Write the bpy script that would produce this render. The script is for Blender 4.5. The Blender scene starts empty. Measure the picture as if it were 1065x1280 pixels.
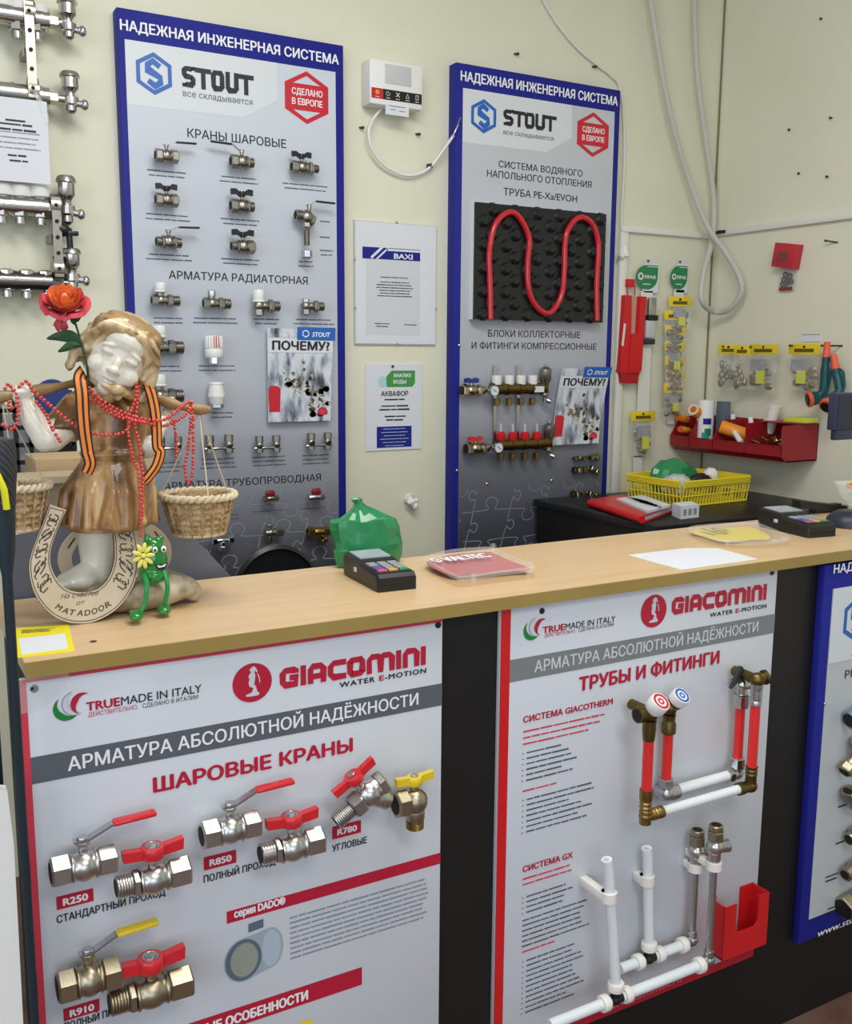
import bpy, bmesh, math, random
from mathutils import Vector, Matrix, Quaternion

SC = bpy.context.scene
COL = SC.collection
PI = math.pi
V = Vector

# ---------------------------------------------------------------- camera, world, lights, exposure
def camera():
    t, yaw, roll, f = 0.1592, 0.515, 0.0066, 1240.0
    fwd = V((math.sin(yaw)*math.cos(t), math.cos(yaw)*math.cos(t), -math.sin(t)))
    r = V((math.cos(yaw), -math.sin(yaw), 0)); u = r.cross(fwd)
    R = r*math.cos(roll) + u*math.sin(roll); U = u*math.cos(roll) - r*math.sin(roll)
    cd = bpy.data.cameras.new('camera'); co = bpy.data.objects.new('camera', cd); COL.objects.link(co)
    m = Matrix((R, U, -fwd)).transposed().to_4x4(); m.translation = V((0, 0, 1.48))
    co.matrix_world = m
    cd.sensor_fit = 'VERTICAL'; cd.sensor_height = 32.0; cd.lens = f/1280.0*32.0
    cd.clip_start = 0.05
    SC.camera = co
camera()

SC.view_settings.view_transform = 'Standard'
SC.view_settings.look = 'None'
SC.view_settings.gamma = 1.0
SC.view_settings.use_curve_mapping = False
SC.view_settings.exposure = -0.20

world = bpy.data.worlds.new('world'); SC.world = world; world.use_nodes = True
bg = world.node_tree.nodes['Background']
bg.inputs[0].default_value = (0.80, 0.90, 1.0, 1); bg.inputs[1].default_value = 0.42

def area(name, loc, target, sx, sy, power, col):
    ld = bpy.data.lights.new(name, 'AREA'); ld.shape = 'RECTANGLE'; ld.size = sx; ld.size_y = sy
    ld.energy = power; ld.color = col
    o = bpy.data.objects.new(name, ld); COL.objects.link(o); o.location = loc
    o.rotation_euler = (V(target) - V(loc)).to_track_quat('-Z', 'Y').to_euler()
    return o
area('ceiling_lamp', (0.9, 1.1, 2.90), (1.3, 1.5, 0), 1.6, 0.5, 38, (1.0, 0.98, 0.93))
area('ceiling_lamp', (0.6, -1.0, 2.90), (0.7, -0.9, 0), 1.6, 0.5, 36, (1.0, 0.97, 0.92))
area('shop_window', (-0.6, -3.2, 1.7), (0.9, 1.5, 0.9), 2.6, 1.8, 40, (0.80, 0.90, 1.0))
area('side_window', (-2.6, -0.9, 1.9), (2.8, 1.9, 1.6), 2.2, 1.8, 46, (0.88, 0.94, 1.0))

# ---------------------------------------------------------------- materials
def lin(c): return c/12.92 if c <= 0.04045 else ((c+0.055)/1.055)**2.4
def rgb(r, g, b): return (lin(r/255), lin(g/255), lin(b/255), 1)
MATS = {}
def mat(name, col, rough=0.5, metal=0.0, noise=0.0, scale=30.0, bump=0.0, alpha=1.0, trans=0.0, coat=0.0, ior=1.45, spec=0.5):
    if name in MATS: return MATS[name]
    m = bpy.data.materials.new(name); m.use_nodes = True; nt = m.node_tree; b = nt.nodes['Principled BSDF']
    c = rgb(*col); b.inputs['Base Color'].default_value = c
    b.inputs['Roughness'].default_value = rough; b.inputs['Metallic'].default_value = metal
    b.inputs['Alpha'].default_value = alpha; b.inputs['Transmission Weight'].default_value = trans
    b.inputs['Coat Weight'].default_value = coat; b.inputs['IOR'].default_value = ior
    b.inputs['Specular IOR Level'].default_value = spec
    if noise or bump:
        tc = nt.nodes.new('ShaderNodeTexCoord'); nz = nt.nodes.new('ShaderNodeTexNoise')
        nz.inputs['Scale'].default_value = scale; nz.inputs['Detail'].default_value = 4
        nt.links.new(tc.outputs['Object'], nz.inputs['Vector'])
        if noise:
            mx = nt.nodes.new('ShaderNodeMix'); mx.data_type = 'RGBA'
            mx.inputs[6].default_value = tuple(x*(1-noise) for x in c[:3]) + (1,)
            mx.inputs[7].default_value = tuple(min(1, x*(1+noise)) for x in c[:3]) + (1,)
            nt.links.new(nz.outputs['Fac'], mx.inputs[0]); nt.links.new(mx.outputs[2], b.inputs['Base Color'])
        if bump:
            bp = nt.nodes.new('ShaderNodeBump'); bp.inputs['Strength'].default_value = bump; bp.inputs['Distance'].default_value = 0.004
            nt.links.new(nz.outputs['Fac'], bp.inputs['Height']); nt.links.new(bp.outputs[0], b.inputs['Normal'])
    MATS[name] = m
    return m

def ramp_mat(name, stops, vec, rough=0.5, metal=0.0, mapping=(1, 1, 1), tex=None, tscale=5.0, dist=0.0, coat=0.0, bump=0.0):
    """colour ramp over an object-space axis ('X','Y','Z'), noise or wave texture"""
    m = bpy.data.materials.new(name); m.use_nodes = True; nt = m.node_tree; b = nt.nodes['Principled BSDF']
    b.inputs['Roughness'].default_value = rough; b.inputs['Metallic'].default_value = metal; b.inputs['Coat Weight'].default_value = coat
    tc = nt.nodes.new('ShaderNodeTexCoord'); mp = nt.nodes.new('ShaderNodeMapping'); mp.inputs['Scale'].default_value = mapping
    nt.links.new(tc.outputs['Object'], mp.inputs['Vector'])
    cr = nt.nodes.new('ShaderNodeValToRGB')
    while len(cr.color_ramp.elements) < len(stops): cr.color_ramp.elements.new(0.5)
    for e, (p, c) in zip(cr.color_ramp.elements, stops): e.position = p; e.color = rgb(*c)
    if tex == 'wave':
        t = nt.nodes.new('ShaderNodeTexWave'); t.inputs['Scale'].default_value = tscale; t.inputs['Distortion'].default_value = dist
        t.bands_direction = vec; t.inputs['Detail'].default_value = 3
        nt.links.new(mp.outputs[0], t.inputs['Vector']); out = t.outputs['Fac']
    elif tex == 'noise':
        t = nt.nodes.new('ShaderNodeTexNoise'); t.inputs['Scale'].default_value = tscale; t.inputs['Detail'].default_value = 5; t.inputs['Distortion'].default_value = dist
        nt.links.new(mp.outputs[0], t.inputs['Vector']); out = t.outputs['Fac']
    else:
        sp = nt.nodes.new('ShaderNodeSeparateXYZ'); nt.links.new(mp.outputs[0], sp.inputs[0]); out = sp.outputs[vec]
    nt.links.new(out, cr.inputs[0]); nt.links.new(cr.outputs[0], b.inputs['Base Color'])
    if bump:
        bp = nt.nodes.new('ShaderNodeBump'); bp.inputs['Strength'].default_value = bump; bp.inputs['Distance'].default_value = 0.003
        nt.links.new(out, bp.inputs['Height']); nt.links.new(bp.outputs[0], b.inputs['Normal'])
    MATS[name] = m
    return m

M_WALL = ramp_mat('cream_paint', [(0.3, (219, 218, 196)), (0.7, (226, 225, 204))], 'X', 0.55, tex='noise', tscale=2.5, bump=0.05)
M_WALL2 = ramp_mat('cream_paint_side', [(0.3, (221, 219, 198)), (0.7, (228, 226, 206))], 'X', 0.5, tex='noise', tscale=2.2, bump=0.05)
M_CEIL = mat('ceiling_paint', (235, 235, 228), 0.8, noise=0.02)
M_FLOOR = ramp_mat('floor_tile', [(0.3, (92, 66, 58)), (0.7, (120, 92, 82))], 'X', 0.5, tex='noise', tscale=9)
M_WHITE = mat('white_plastic', (232, 232, 230), 0.35, noise=0.02)
M_TRUNK = mat('white_trunking', (226, 226, 218), 0.4, noise=0.02)
M_GREYP = mat('light_grey_plastic', (196, 198, 200), 0.4)
M_BLUE = mat('blue_print', (30, 36, 134), 0.6, noise=0.05, scale=3, spec=0.3)
M_BLUEL = mat('logo_blue', (40, 100, 185), 0.4)
M_DARKTXT = mat('dark_print', (38, 40, 46), 0.5)
M_GREYTXT = mat('grey_print', (92, 98, 108), 0.5)
M_FAINT = mat('faint_print', (140, 146, 156), 0.5)
M_WHITETXT = mat('white_print', (236, 238, 242), 0.45)
M_REDP = mat('red_print', (200, 36, 52), 0.4)
M_CRIM = mat('crimson_print', (184, 28, 56), 0.4)
M_BADGE = mat('badge_print', (214, 219, 224), 0.4)
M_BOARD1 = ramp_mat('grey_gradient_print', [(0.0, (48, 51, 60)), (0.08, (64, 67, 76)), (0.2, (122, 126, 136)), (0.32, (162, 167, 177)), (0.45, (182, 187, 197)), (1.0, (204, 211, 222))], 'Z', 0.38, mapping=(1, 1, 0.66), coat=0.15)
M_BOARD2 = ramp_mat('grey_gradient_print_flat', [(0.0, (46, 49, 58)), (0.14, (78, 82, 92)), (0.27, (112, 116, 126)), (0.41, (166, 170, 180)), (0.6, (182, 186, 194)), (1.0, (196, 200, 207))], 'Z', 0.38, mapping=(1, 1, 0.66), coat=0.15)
M_POSTER = mat('poster_print', (205, 209, 217), 0.32, noise=0.015, scale=4, coat=0.2)
M_BAND = mat('slate_print', (92, 97, 106), 0.4)
M_BAND2 = mat('grey_band_print', (126, 130, 132), 0.4)
M_PINKRED = mat('poster_border_red', (214, 62, 82), 0.4)
M_RED = mat('red_plastic', (206, 30, 34), 0.35, noise=0.04)
M_REDH = mat('red_handle_paint', (205, 38, 46), 0.3, coat=0.3)
M_YELH = mat('yellow_handle_paint', (226, 196, 40), 0.3, coat=0.3)
M_BLUEH = mat('blue_handle_paint', (34, 44, 140), 0.3)
M_BLACKH = mat('black_handle_paint', (30, 31, 34), 0.4)
M_NICKD = mat('satin_nickel', (160, 155, 146), 0.33, 1.0, bump=0.08, scale=160)
M_NICKEL = mat('nickel', (200, 198, 194), 0.26, 1.0, bump=0.08, scale=160)
M_CHROME = mat('chrome', (214, 214, 214), 0.14, 1.0)
M_BRASSN = mat('dull_nickel_brass', (176, 166, 142), 0.3, 1.0, bump=0.1, scale=160)
M_BRASS = mat('brass', (156, 130, 78), 0.34, 1.0, noise=0.15, scale=60)
M_BRASSD = mat('dark_brass', (112, 96, 58), 0.4, 1.0, noise=0.15, scale=60)
M_STEEL = mat('bright_steel', (190, 190, 192), 0.3, 1.0)
M_BLACK = mat('black_panel', (22, 20, 20), 0.5, noise=0.2, scale=6)
M_BLACKP = mat('black_plastic', (26, 27, 30), 0.38, noise=0.08)
M_DKGREY = mat('dark_grey_plastic', (48, 50, 54), 0.4)
M_PAPER = mat('paper', (218, 222, 230), 0.6)
M_YELLOW = mat('yellow_card', (232, 208, 46), 0.5)
M_CLEAR = mat('clear_plastic', (240, 244, 246), 0.12, alpha=0.25)
M_BAG = mat('clear_bag', (226, 226, 222), 0.12, alpha=0.16)
M_ACRYL = mat('clear_acrylic', (236, 230, 228), 0.06, alpha=0.15)

# ---------------------------------------------------------------- mesh builder
TXT = {}
from mathutils.geometry import delaunay_2d_cdt
import numpy as np
def outline(body, shear, space):
    """filled letter shapes: non-zero winding fill of the contours"""
    c = bpy.data.curves.new('lettering', 'FONT'); c.body = body; c.shear = shear; c.space_character = space
    c.resolution_u = 3; c.fill_mode = 'NONE'
    o = bpy.data.objects.new('lettering', c); COL.objects.link(o)
    me = bpy.data.meshes.new_from_object(o.evaluated_get(bpy.context.evaluated_depsgraph_get()))
    nb = {}
    for e in me.edges:
        i, j = e.vertices; nb.setdefault(i, []).append(j); nb.setdefault(j, []).append(i)
    co = [q.co.copy() for q in me.vertices]; seen = set(); loops = []
    order = {}
    for e in me.edges: order.setdefault(e.vertices[0], e.vertices[1])
    for st in range(len(co)):
        if st in seen or st not in nb: continue
        lp = [st]; seen.add(st); cur = order.get(st, nb[st][0])
        while cur not in seen:
            lp.append(cur); seen.add(cur)
            nx = [k for k in nb[cur] if k not in seen]
            if not nx: break
            cur = nx[0]
        if len(lp) > 2: loops.append([co[k] for k in lp])
    bpy.data.objects.remove(o); bpy.data.meshes.remove(me); bpy.data.curves.remove(c)
    if not loops: return [], []
    pts = []; eds = []
    for l in loops:
        k = len(pts); pts += [V((p.x, p.y)) for p in l]; eds += [(k+i, k+(i+1) % len(l)) for i in range(len(l))]
    ov, oe, of = delaunay_2d_cdt(pts, eds, [], 0, 1e-6)[:3]
    A = np.array([(pts[i].x, pts[i].y) for i, j in eds]); B = np.array([(pts[j].x, pts[j].y) for i, j in eds])
    ov = [V((p.x, p.y, 0)) for p in ov]; fs = []
    for t in of:
        cx = sum(ov[i].x for i in t)/3; cy = sum(ov[i].y for i in t)/3
        up = (A[:, 1] <= cy) & (B[:, 1] > cy); dn = (A[:, 1] > cy) & (B[:, 1] <= cy)
        side = (B[:, 0]-A[:, 0])*(cy-A[:, 1])-(cx-A[:, 0])*(B[:, 1]-A[:, 1])
        if int((up & (side > 0)).sum())-int((dn & (side < 0)).sum()) != 0:
            a, b, d = (ov[i] for i in t)
            fs.append(list(t) if (b-a).cross(d-a).z > 0 else list(t)[::-1])
    return ov, fs
class MB:
    def __init__(s): s.v = []; s.f = []; s.mi = []; s.M = Matrix()
    def add(s, vs, fs, m=0):
        k = len(s.v)
        s.v += [s.M @ V(p) for p in vs]; s.f += [[i+k for i in q] for q in fs]; s.mi += [m]*len(fs)
        return s
    def box(s, c, d, m=0, rot=None, bev=0.0):
        x, y, z = d[0]/2, d[1]/2, d[2]/2
        if bev > 0:
            b = min(bev, x*.98, y*.98, z*.98); R = []
            pts = []
            bm = bmesh.new(); bmesh.ops.create_cube(bm, size=1.0)
            for q in bm.verts: q.co = V((q.co.x*2*x, q.co.y*2*y, q.co.z*2*z))
            bmesh.ops.bevel(bm, geom=bm.edges[:], offset=b, segments=2, affect='EDGES', profile=0.5)
            bm.verts.index_update()
            vs = [q.co.copy() for q in bm.verts]; fs = [[q.index for q in f.verts] for f in bm.faces]; bm.free()
        else:
            vs = [V((i*x, j*y, k*z)) for i in (-1, 1) for j in (-1, 1) for k in (-1, 1)]
            fs = [[0, 1, 3, 2], [4, 6, 7, 5], [0, 4, 5, 1], [2, 3, 7, 6], [0, 2, 6, 4], [1, 5, 7, 3]]
        if rot is not None: vs = [rot @ p for p in vs]
        return s.add([p + V(c) for p in vs], fs, m)
    def tube(s, pts, r, n=10, m=0, caps=True, closed=False, flat=None):
        P = [V(p) for p in pts]; N = len(P); rr = r if isinstance(r, (list, tuple)) else [r]*N
        vs = []; fs = []; up = None
        for i in range(N):
            a = P[i-1] if (i > 0 or closed) else P[i]; b = P[(i+1) % N] if (i < N-1 or closed) else P[i]
            t = (b-a); t = t.normalized() if t.length > 1e-9 else V((0, 0, 1))
            if up is None:
                up = V((0, 0, 1)) if abs(t.z) < 0.9 else V((0, 1, 0))
            w = t.cross(up)
            w = w.normalized() if w.length > 1e-6 else t.orthogonal().normalized()
            up = w.cross(t).normalized()
            for k in range(n):
                an = 2*PI*k/n
                q = w*math.cos(an)*rr[i] + up*math.sin(an)*rr[i]*(flat if flat else 1)
                vs.append(P[i]+q)
        seg = N if closed else N-1
        for i in range(seg):
            j = (i+1) % N
            for k in range(n):
                k2 = (k+1) % n
                fs.append([i*n+k, i*n+k2, j*n+k2, j*n+k])
        if caps and not closed:
            fs.append([k for k in range(n)][::-1]); fs.append([(N-1)*n+k for k in range(n)])
        return s.add(vs, fs, m)
    def lathe(s, prof, o=(0, 0, 0), ax=(0, 0, 1), n=16, m=0, hexes=(), phase=0.0):
        """prof: list of (radius, height along axis); index pairs in hexes are drawn with n=6 flats"""
        ax = V(ax).normalized(); a = ax.orthogonal().normalized()
        if abs(ax.z) < 0.9:
            a = (V((0, 0, 1)) - ax*ax.z).normalized()
        b = ax.cross(a); o = V(o)
        vs = []; fs = []; k0 = []
        for i, (r, h) in enumerate(prof):
            for k in range(n):
                an = 2*PI*k/n + phase
                vs.append(o + ax*h + (a*math.cos(an)+b*math.sin(an))*max(r, 1e-5))
        for i in range(len(prof)-1):
            for k in range(n):
                k2 = (k+1) % n
                fs.append([i*n+k, i*n+k2, (i+1)*n+k2, (i+1)*n+k])
        if prof[0][0] > 1e-4: fs.append([k for k in range(n)][::-1])
        if prof[-1][0] > 1e-4: fs.append([(len(prof)-1)*n+k for k in range(n)])
        return s.add(vs, fs, m)
    def cyl(s, a, b, r, n=14, m=0, r2=None):
        a = V(a); b = V(b)
        return s.lathe([(r, 0), (r if r2 is None else r2, (b-a).length)], a, b-a, n, m)
    def hexn(s, a, b, r, m=0, phase=0.0):
        a = V(a); b = V(b); L = (b-a).length; c = min(r*.12, L*.2)
        return s.lathe([(r*.88, 0), (r, c), (r, L-c), (r*.88, L)], a, b-a, 6, m, phase=phase)
    def ell(s, c, r, n=14, m=0, rot=None):
        c = V(c); r = V(r) if not isinstance(r, (int, float)) else V((r, r, r)); k = n//2+1
        vs = []; fs = []
        for i in range(k+1):
            th = PI*i/k
            for j in range(n):
                p = V((math.sin(th)*math.cos(2*PI*j/n)*r.x, math.sin(th)*math.sin(2*PI*j/n)*r.y, math.cos(th)*r.z))
                if rot is not None: p = rot @ p
                vs.append(c+p)
        for i in range(k):
            for j in range(n):
                j2 = (j+1) % n
                fs.append([i*n+j, (i+1)*n+j, (i+1)*n+j2, i*n+j2])
        return s.add(vs, fs, m)
    def plate(s, poly, y0, y1, m=0):
        """polygon in x,z: front face at y0 (towards the viewer), back at y1"""
        n = len(poly)
        ar = sum(poly[i][0]*poly[(i+1) % n][1]-poly[(i+1) % n][0]*poly[i][1] for i in range(n))
        if ar < 0: poly = poly[::-1]
        vs = [(p[0], y0, p[1]) for p in poly] + [(p[0], y1, p[1]) for p in poly]
        fs = [list(range(n)), list(range(n, 2*n))[::-1]] + [[(i+1) % n, i, n+i, n+(i+1) % n] for i in range(n)]
        return s.add(vs, fs, m)
    def flat(s, poly, y, m=0):
        n = len(poly)
        ar = sum(poly[i][0]*poly[(i+1) % n][1]-poly[(i+1) % n][0]*poly[i][1] for i in range(n))
        if ar < 0: poly = poly[::-1]
        return s.add([(p[0], y, p[1]) for p in poly], [list(range(n))], m)
    def rect(s, x0, z0, x1, z1, y, m=0): return s.flat([(x0, z0), (x1, z0), (x1, z1), (x0, z1)], y, m)
    def ringf(s, outer, inner, y, m=0):
        n = len(outer)
        vs = [(p[0], y, p[1]) for p in outer]+[(p[0], y, p[1]) for p in inner]
        return s.add(vs, [[i, (i+1) % n, n+(i+1) % n, n+i] for i in range(n)], m)
    def stroke(s, pts, w, y, m=0):
        """flat line of width w through x,z points"""
        P = [V((p[0], p[1])) for p in pts]; L = []; R = []
        for i in range(len(P)):
            a = P[max(0, i-1)]; b = P[min(len(P)-1, i+1)]; t = (b-a)
            t = t.normalized() if t.length > 1e-9 else V((1, 0)); nn = V((-t.y, t.x))
            k = 1.0
            if 0 < i < len(P)-1:
                t1 = (P[i]-P[i-1]).normalized(); cs = max(0.5, abs(t1.dot(t))); k = 1/cs
            L.append(P[i]+nn*w/2*k); R.append(P[i]-nn*w/2*k)
        n = len(P)
        return s.add([(p.x, y, p.y) for p in L]+[(p.x, y, p.y) for p in R], [[n+i, n+i+1, i+1, i] for i in range(n-1)], m)
    def text(s, body, x0, z0, w, h, y, m=0, bold=0.0, shear=0.0, space=1.0):
        if bold:
            for k, (dx, dz) in enumerate(((-.5, 0), (.5, 0), (0, .35), (0, -.35))):
                s.text(body, x0+dx*bold*h*1.1, z0+dz*bold*h, w, h, y-k*0.00004, m, 0.0, shear, space)
            return s
        key = (body, bold, shear, space)
        if key not in TXT: TXT[key] = outline(body, shear, space)
        vs, fs = TXT[key]
        if not vs: return s
        a = min(q.x for q in vs); b = max(q.x for q in vs); H = 0.73
        return s.add([(x0+(q.x-a)/(b-a)*w, y, z0+q.y/H*h) for q in vs], fs, m)
    def block(s, body, x0, z0, w, h, y, th, m=0):
        """square heavy lettering drawn as strokes"""
        G = {'S': [[(1, .92), (1, 1), (.85, 1.0), (.15, 1), (0, .9), (0, .62), (.12, .53), (.88, .47), (1, .38), (1, .1), (.85, 0), (.15, 0), (0, 0), (0, .08)]],
             'T': [[(-.42, 1), (1.42, 1)], [(.5, 1), (.5, -.17)]], 'O': [[(.5, 1), (.13, 1), (0, .88), (0, .12), (.13, 0), (.87, 0), (1, .12), (1, .88), (.87, 1), (.5, 1)]],
             'U': [[(0, 1.17), (0, .12), (.13, 0), (.87, 0), (1, .12), (1, 1.17)]],
             'G': [[(1, .75), (1, .9), (.85, 1), (.2, 1), (0, .8), (0, .2), (.2, 0), (1, 0), (1, .48), (.52, .48)]], 'I': [[(.5, 1.2), (.5, -.2)]],
             'A': [[(0, -.2), (0, .8), (.2, 1), (.8, 1), (1, .8), (1, -.2)], [(0, .30), (1, .30)]],
             'C': [[(1.25, 1), (.25, 1), (0, .75), (0, .25), (.25, 0), (1.25, 0)]], 'M': [[(0, -.2), (0, .8), (.12, 1), (.38, 1), (.5, .85), (.5, -.2)], [(.5, .85), (.62, 1), (.88, 1), (1, .8), (1, -.2)]],
             'N': [[(0, -.2), (0, .8), (.2, 1), (.8, 1), (1, .8), (1, -.2)]]}
        W = {'I': .0, 'M': 1.9}
        gap = th*1.30
        tot = sum(W.get(c, 1.0) for c in body); cw = (w-th-gap*(len(body)-1))/tot; x = x0+th/2
        for c in body:
            k = W.get(c, 1.0)*cw
            for i, st in enumerate(G[c]): s.stroke([(x+p[0]*k, z0+th/2+p[1]*(h-th)) for p in st], th, y-i*.00004, m)
            x += k+gap
        return s
    def lines(s, x0, x1, z0, n, dz, th, y, m=0, seed=1, ragged=0.3, centre=False):
        """rows of small word-like bars standing for print too small to read"""
        rn = random.Random(seed)
        for i in range(n):
            z = z0-i*dz; e = x1-(x1-x0)*ragged*rn.random(); x = x0
            if centre: sh = (x1-e)/2; x += sh; e = x1-sh
            while x < e:
                w = th*(3+rn.random()*8); w = min(w, e-x)
                if w > th*.8: s.rect(x, z-th*(.35+.15*rn.random()), x+w, z+th*(.35+.15*rn.random()), y, m)
                x += w+th*.55
        return s
    def build(s, name, mats, parent=None, smooth=True, angle=38, local=False):
        me = bpy.data.meshes.new(name)
        vs = s.v
        if parent is not None and not local:
            inv = parent['_m'].inverted() if False else WM[parent.name].inverted()
            vs = [inv @ p for p in vs]
        me.from_pydata([tuple(p) for p in vs], [], s.f)
        if not isinstance(mats, (list, tuple)): mats = [mats]
        for q in mats: me.materials.append(q)
        me.polygons.foreach_set('material_index', s.mi)
        if smooth:
            me.polygons.foreach_set('use_smooth', [True]*len(me.polygons))
            me.set_sharp_from_angle(angle=math.radians(angle))
        me.update()
        o = bpy.data.objects.new(name, me); COL.objects.link(o)
        if parent is not None:
            o.parent = parent
            WM[o.name] = WM[parent.name].copy()
        else: WM[o.name] = Matrix()
        return o
WM = {}
def thing(name, label, cat, loc=(0, 0, 0), rot=None, scale=1.0, group=None):
    o = bpy.data.objects.new(name, None); COL.objects.link(o); o.empty_display_size = 0.02
    m = Matrix.Translation(V(loc)) @ (rot.to_4x4() if rot is not None else Matrix()) @ Matrix.Scale(scale, 4)
    o.location = loc
    if rot is not None: o.rotation_euler = rot.to_euler()
    o.scale = (scale,)*3
    WM[o.name] = m
    tag(o, label, cat, group)
    return o
def tag(o, label, cat, group=None):
    o['label'] = label; o['category'] = cat
    if group: o['group'] = group
    return o
def struct(o): o['kind'] = 'structure'; return o
def solo(mb, name, mats, label, cat, group=None, angle=38, loc=None):
    """a thing that is a single mesh, its origin at its base"""
    if loc is None:
        xs = [p.x for p in mb.v]; ys = [p.y for p in mb.v]; zs = [p.z for p in mb.v]
        loc = ((min(xs)+max(xs))/2, (min(ys)+max(ys))/2, min(zs))
    mb.v = [p-V(loc) for p in mb.v]
    o = mb.build(name, mats, None, angle=angle); o.location = loc
    WM[o.name] = Matrix.Translation(V(loc))
    return tag(o, label, cat, group)
def RX(a): return Matrix.Rotation(a, 3, 'X')
def RY(a): return Matrix.Rotation(a, 3, 'Y')
def RZ(a): return Matrix.Rotation(a, 3, 'Z')
def catmull(pts, k=8, closed=False):
    P = [V(p) for p in pts]; N = len(P); out = []
    for i in range(N if closed else N-1):
        p0 = P[(i-1) % N] if (closed or i > 0) else P[0]; p1 = P[i]; p2 = P[(i+1) % N]
        p3 = P[(i+2) % N] if (closed or i+2 < N) else P[-1]
        for j in range(k):
            t = j/k
            out.append(0.5*((2*p1)+(p2-p0)*t+(2*p0-5*p1+4*p2-p3)*t*t+(3*p1-p0-3*p2+p3)*t**3))
    if not closed: out.append(P[-1])
    return out
def circ(cx, cz, rx, rz, n=24, a0=0.0, a1=2*PI):
    full = abs(a1-a0-2*PI) < 1e-6
    return [(cx+rx*math.cos(a0+(a1-a0)*i/(n if full else n-1)), cz+rz*math.sin(a0+(a1-a0)*i/(n if full else n-1))) for i in range(n)]

# ---------------------------------------------------------------- the setting
WX, WY = 2.858, 2.85
struct(MB().box((0.4, 0.9, -0.02), (5.2, 4.2, 0.04)).build('floor', M_FLOOR))
struct(MB().box((0.18, WY+0.04, 1.5), (5.6, 0.08, 3.0)).build('wall_back', M_WALL))
struct(MB().box((WX+0.04, 0.85, 1.5), (0.08, 4.0, 3.0)).build('wall_right', M_WALL2))
struct(MB().box((0.4, 0.9, 3.02), (5.2, 4.2, 0.04)).build('ceiling', M_CEIL))
_a = (2.4017, 1.7433); _b = (2.8727, 1.9317); _c = (2.2383, 1.9428)
tr = MB(); tr.box(((2.40+WX)/2, WY-0.008, 1.922), (WX-2.40, 0.016, 0.022), bev=0.003)
struct(tr.build('trim_1', M_TRUNK))
tr = MB(); tr.box((WX-0.008, (2.832+1.7)/2, 1.932), (0.016, 2.832-1.7, 0.024), bev=0.003)
struct(tr.build('trim_2', M_TRUNK))
tr = MB(); tr.box((2.412, WY-0.009, 1.35), (0.034, 0.018, 1.12), bev=0.003)
struct(tr.build('trim_3', M_TRUNK))
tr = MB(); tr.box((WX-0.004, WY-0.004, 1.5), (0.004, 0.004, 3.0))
struct(tr.build('trim_4', mat('corner_line', (128, 118, 84), 0.7)))  # thin strip, darker than both walls, down the room corner

# ---------------------------------------------------------------- the counter
CX0, CX1, CYF, CYB = 0.158, 2.84, 1.330, 1.690
ct = thing('counter', 'long beige wood-topped shop counter with black front panels', 'counter', (1.5, 1.5, 0))
M_OAK = ramp_mat('beech_laminate', [(0.25, (204, 172, 130)), (0.5, (212, 181, 140)), (0.8, (218, 188, 148))], 'Y', 0.34, mapping=(1.0, 14, 14), tex='noise', tscale=3, dist=0.6, coat=0.12)
M_EDGE = ramp_mat('olive_edge_band', [(0.3, (150, 126, 66)), (0.7, (160, 136, 74))], 'X', 0.4, tex='noise', tscale=6)
MB().box(((CX0+CX1)/2, (CYF+CYB)/2+0.001, 1.070), (CX1-CX0, CYB-CYF-0.002, 0.020)).build('counter_top', M_OAK, ct)
MB().box(((CX0+CX1)/2, CYF, 1.0695), (CX1-CX0, 0.003, 0.021)).build('edge_band', M_EDGE, ct)
MB().box(((CX0+CX1)/2+0.004, 1.366, 0.53), (CX1-CX0-0.02, 0.020, 1.058)).build('front_panel', M_BLACK, ct)
MB().box((CX0+0.02, 1.52, 0.53), (0.018, 0.29, 1.058)).build('side_panel', M_BLACK, ct)
MB().box((CX1-0.02, 1.52, 0.53), (0.018, 0.29, 1.058)).build('side_panel', M_BLACK, ct)
MB().box(((CX0+CX1)/2, 1.52, 0.62), (CX1-CX0-0.08, 0.27, 0.018)).build('shelf', M_BLACK, ct)
sc_ = (0.2551, 1.3884)
MB().lathe([(0.0001, 1.0803), (0.0042, 1.0809), (0.005, 1.0802)][::-1], (sc_[0], sc_[1], 0), (0, 0, 1), 12).build('screw_cap', mat('brown_cap', (70, 48, 30), 0.5), ct)

# ---------------------------------------------------------------- blue framed wall boards
def hexpts(cx, cz, w, h):   # pointed-top hexagon
    return [(cx, cz+h/2), (cx-w/2, cz+h/4), (cx-w/2, cz-h/4), (cx, cz-h/2), (cx+w/2, cz-h/4), (cx+w/2, cz+h/4)]
def stout_logo(mb, cx, cz, w, h, y, mb_blue, mb_back):
    mb.ringf(hexpts(cx, cz, w, h), hexpts(cx, cz, w*.78, h*.78), y, mb_blue)
    s = w/100.0
    mb.stroke([(cx+17*s, cz+20*s), (cx-2*s, cz+33*s), (cx-18*s, cz+22*s), (cx-18*s, cz+9*s), (cx+18*s, cz-9*s), (cx+18*s, cz-22*s), (cx+2*s, cz-33*s), (cx-17*s, cz-20*s)], 15*s, y, mb_blue)
def made_in_europe(mb, cx, cz, w, h, y, m_red, m_txt):
    mb.ringf(hexpts(cx, cz, w, h), hexpts(cx, cz, w*.82, h*.82), y, m_red)
    mb.rect(cx-w/2, cz-h*.25, cx+w/2, cz+h*.25, y-0.0003, m_red)
    mb.text('СДЕЛАНО', cx-w*.34, cz+h*.04, w*.70, h*.12, y-0.0008, m_txt, bold=0.06)
    mb.text('В ЕВРОПЕ', cx-w*.34, cz-h*.15, w*.70, h*.12, y-0.0008, m_txt, bold=0.06)
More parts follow.
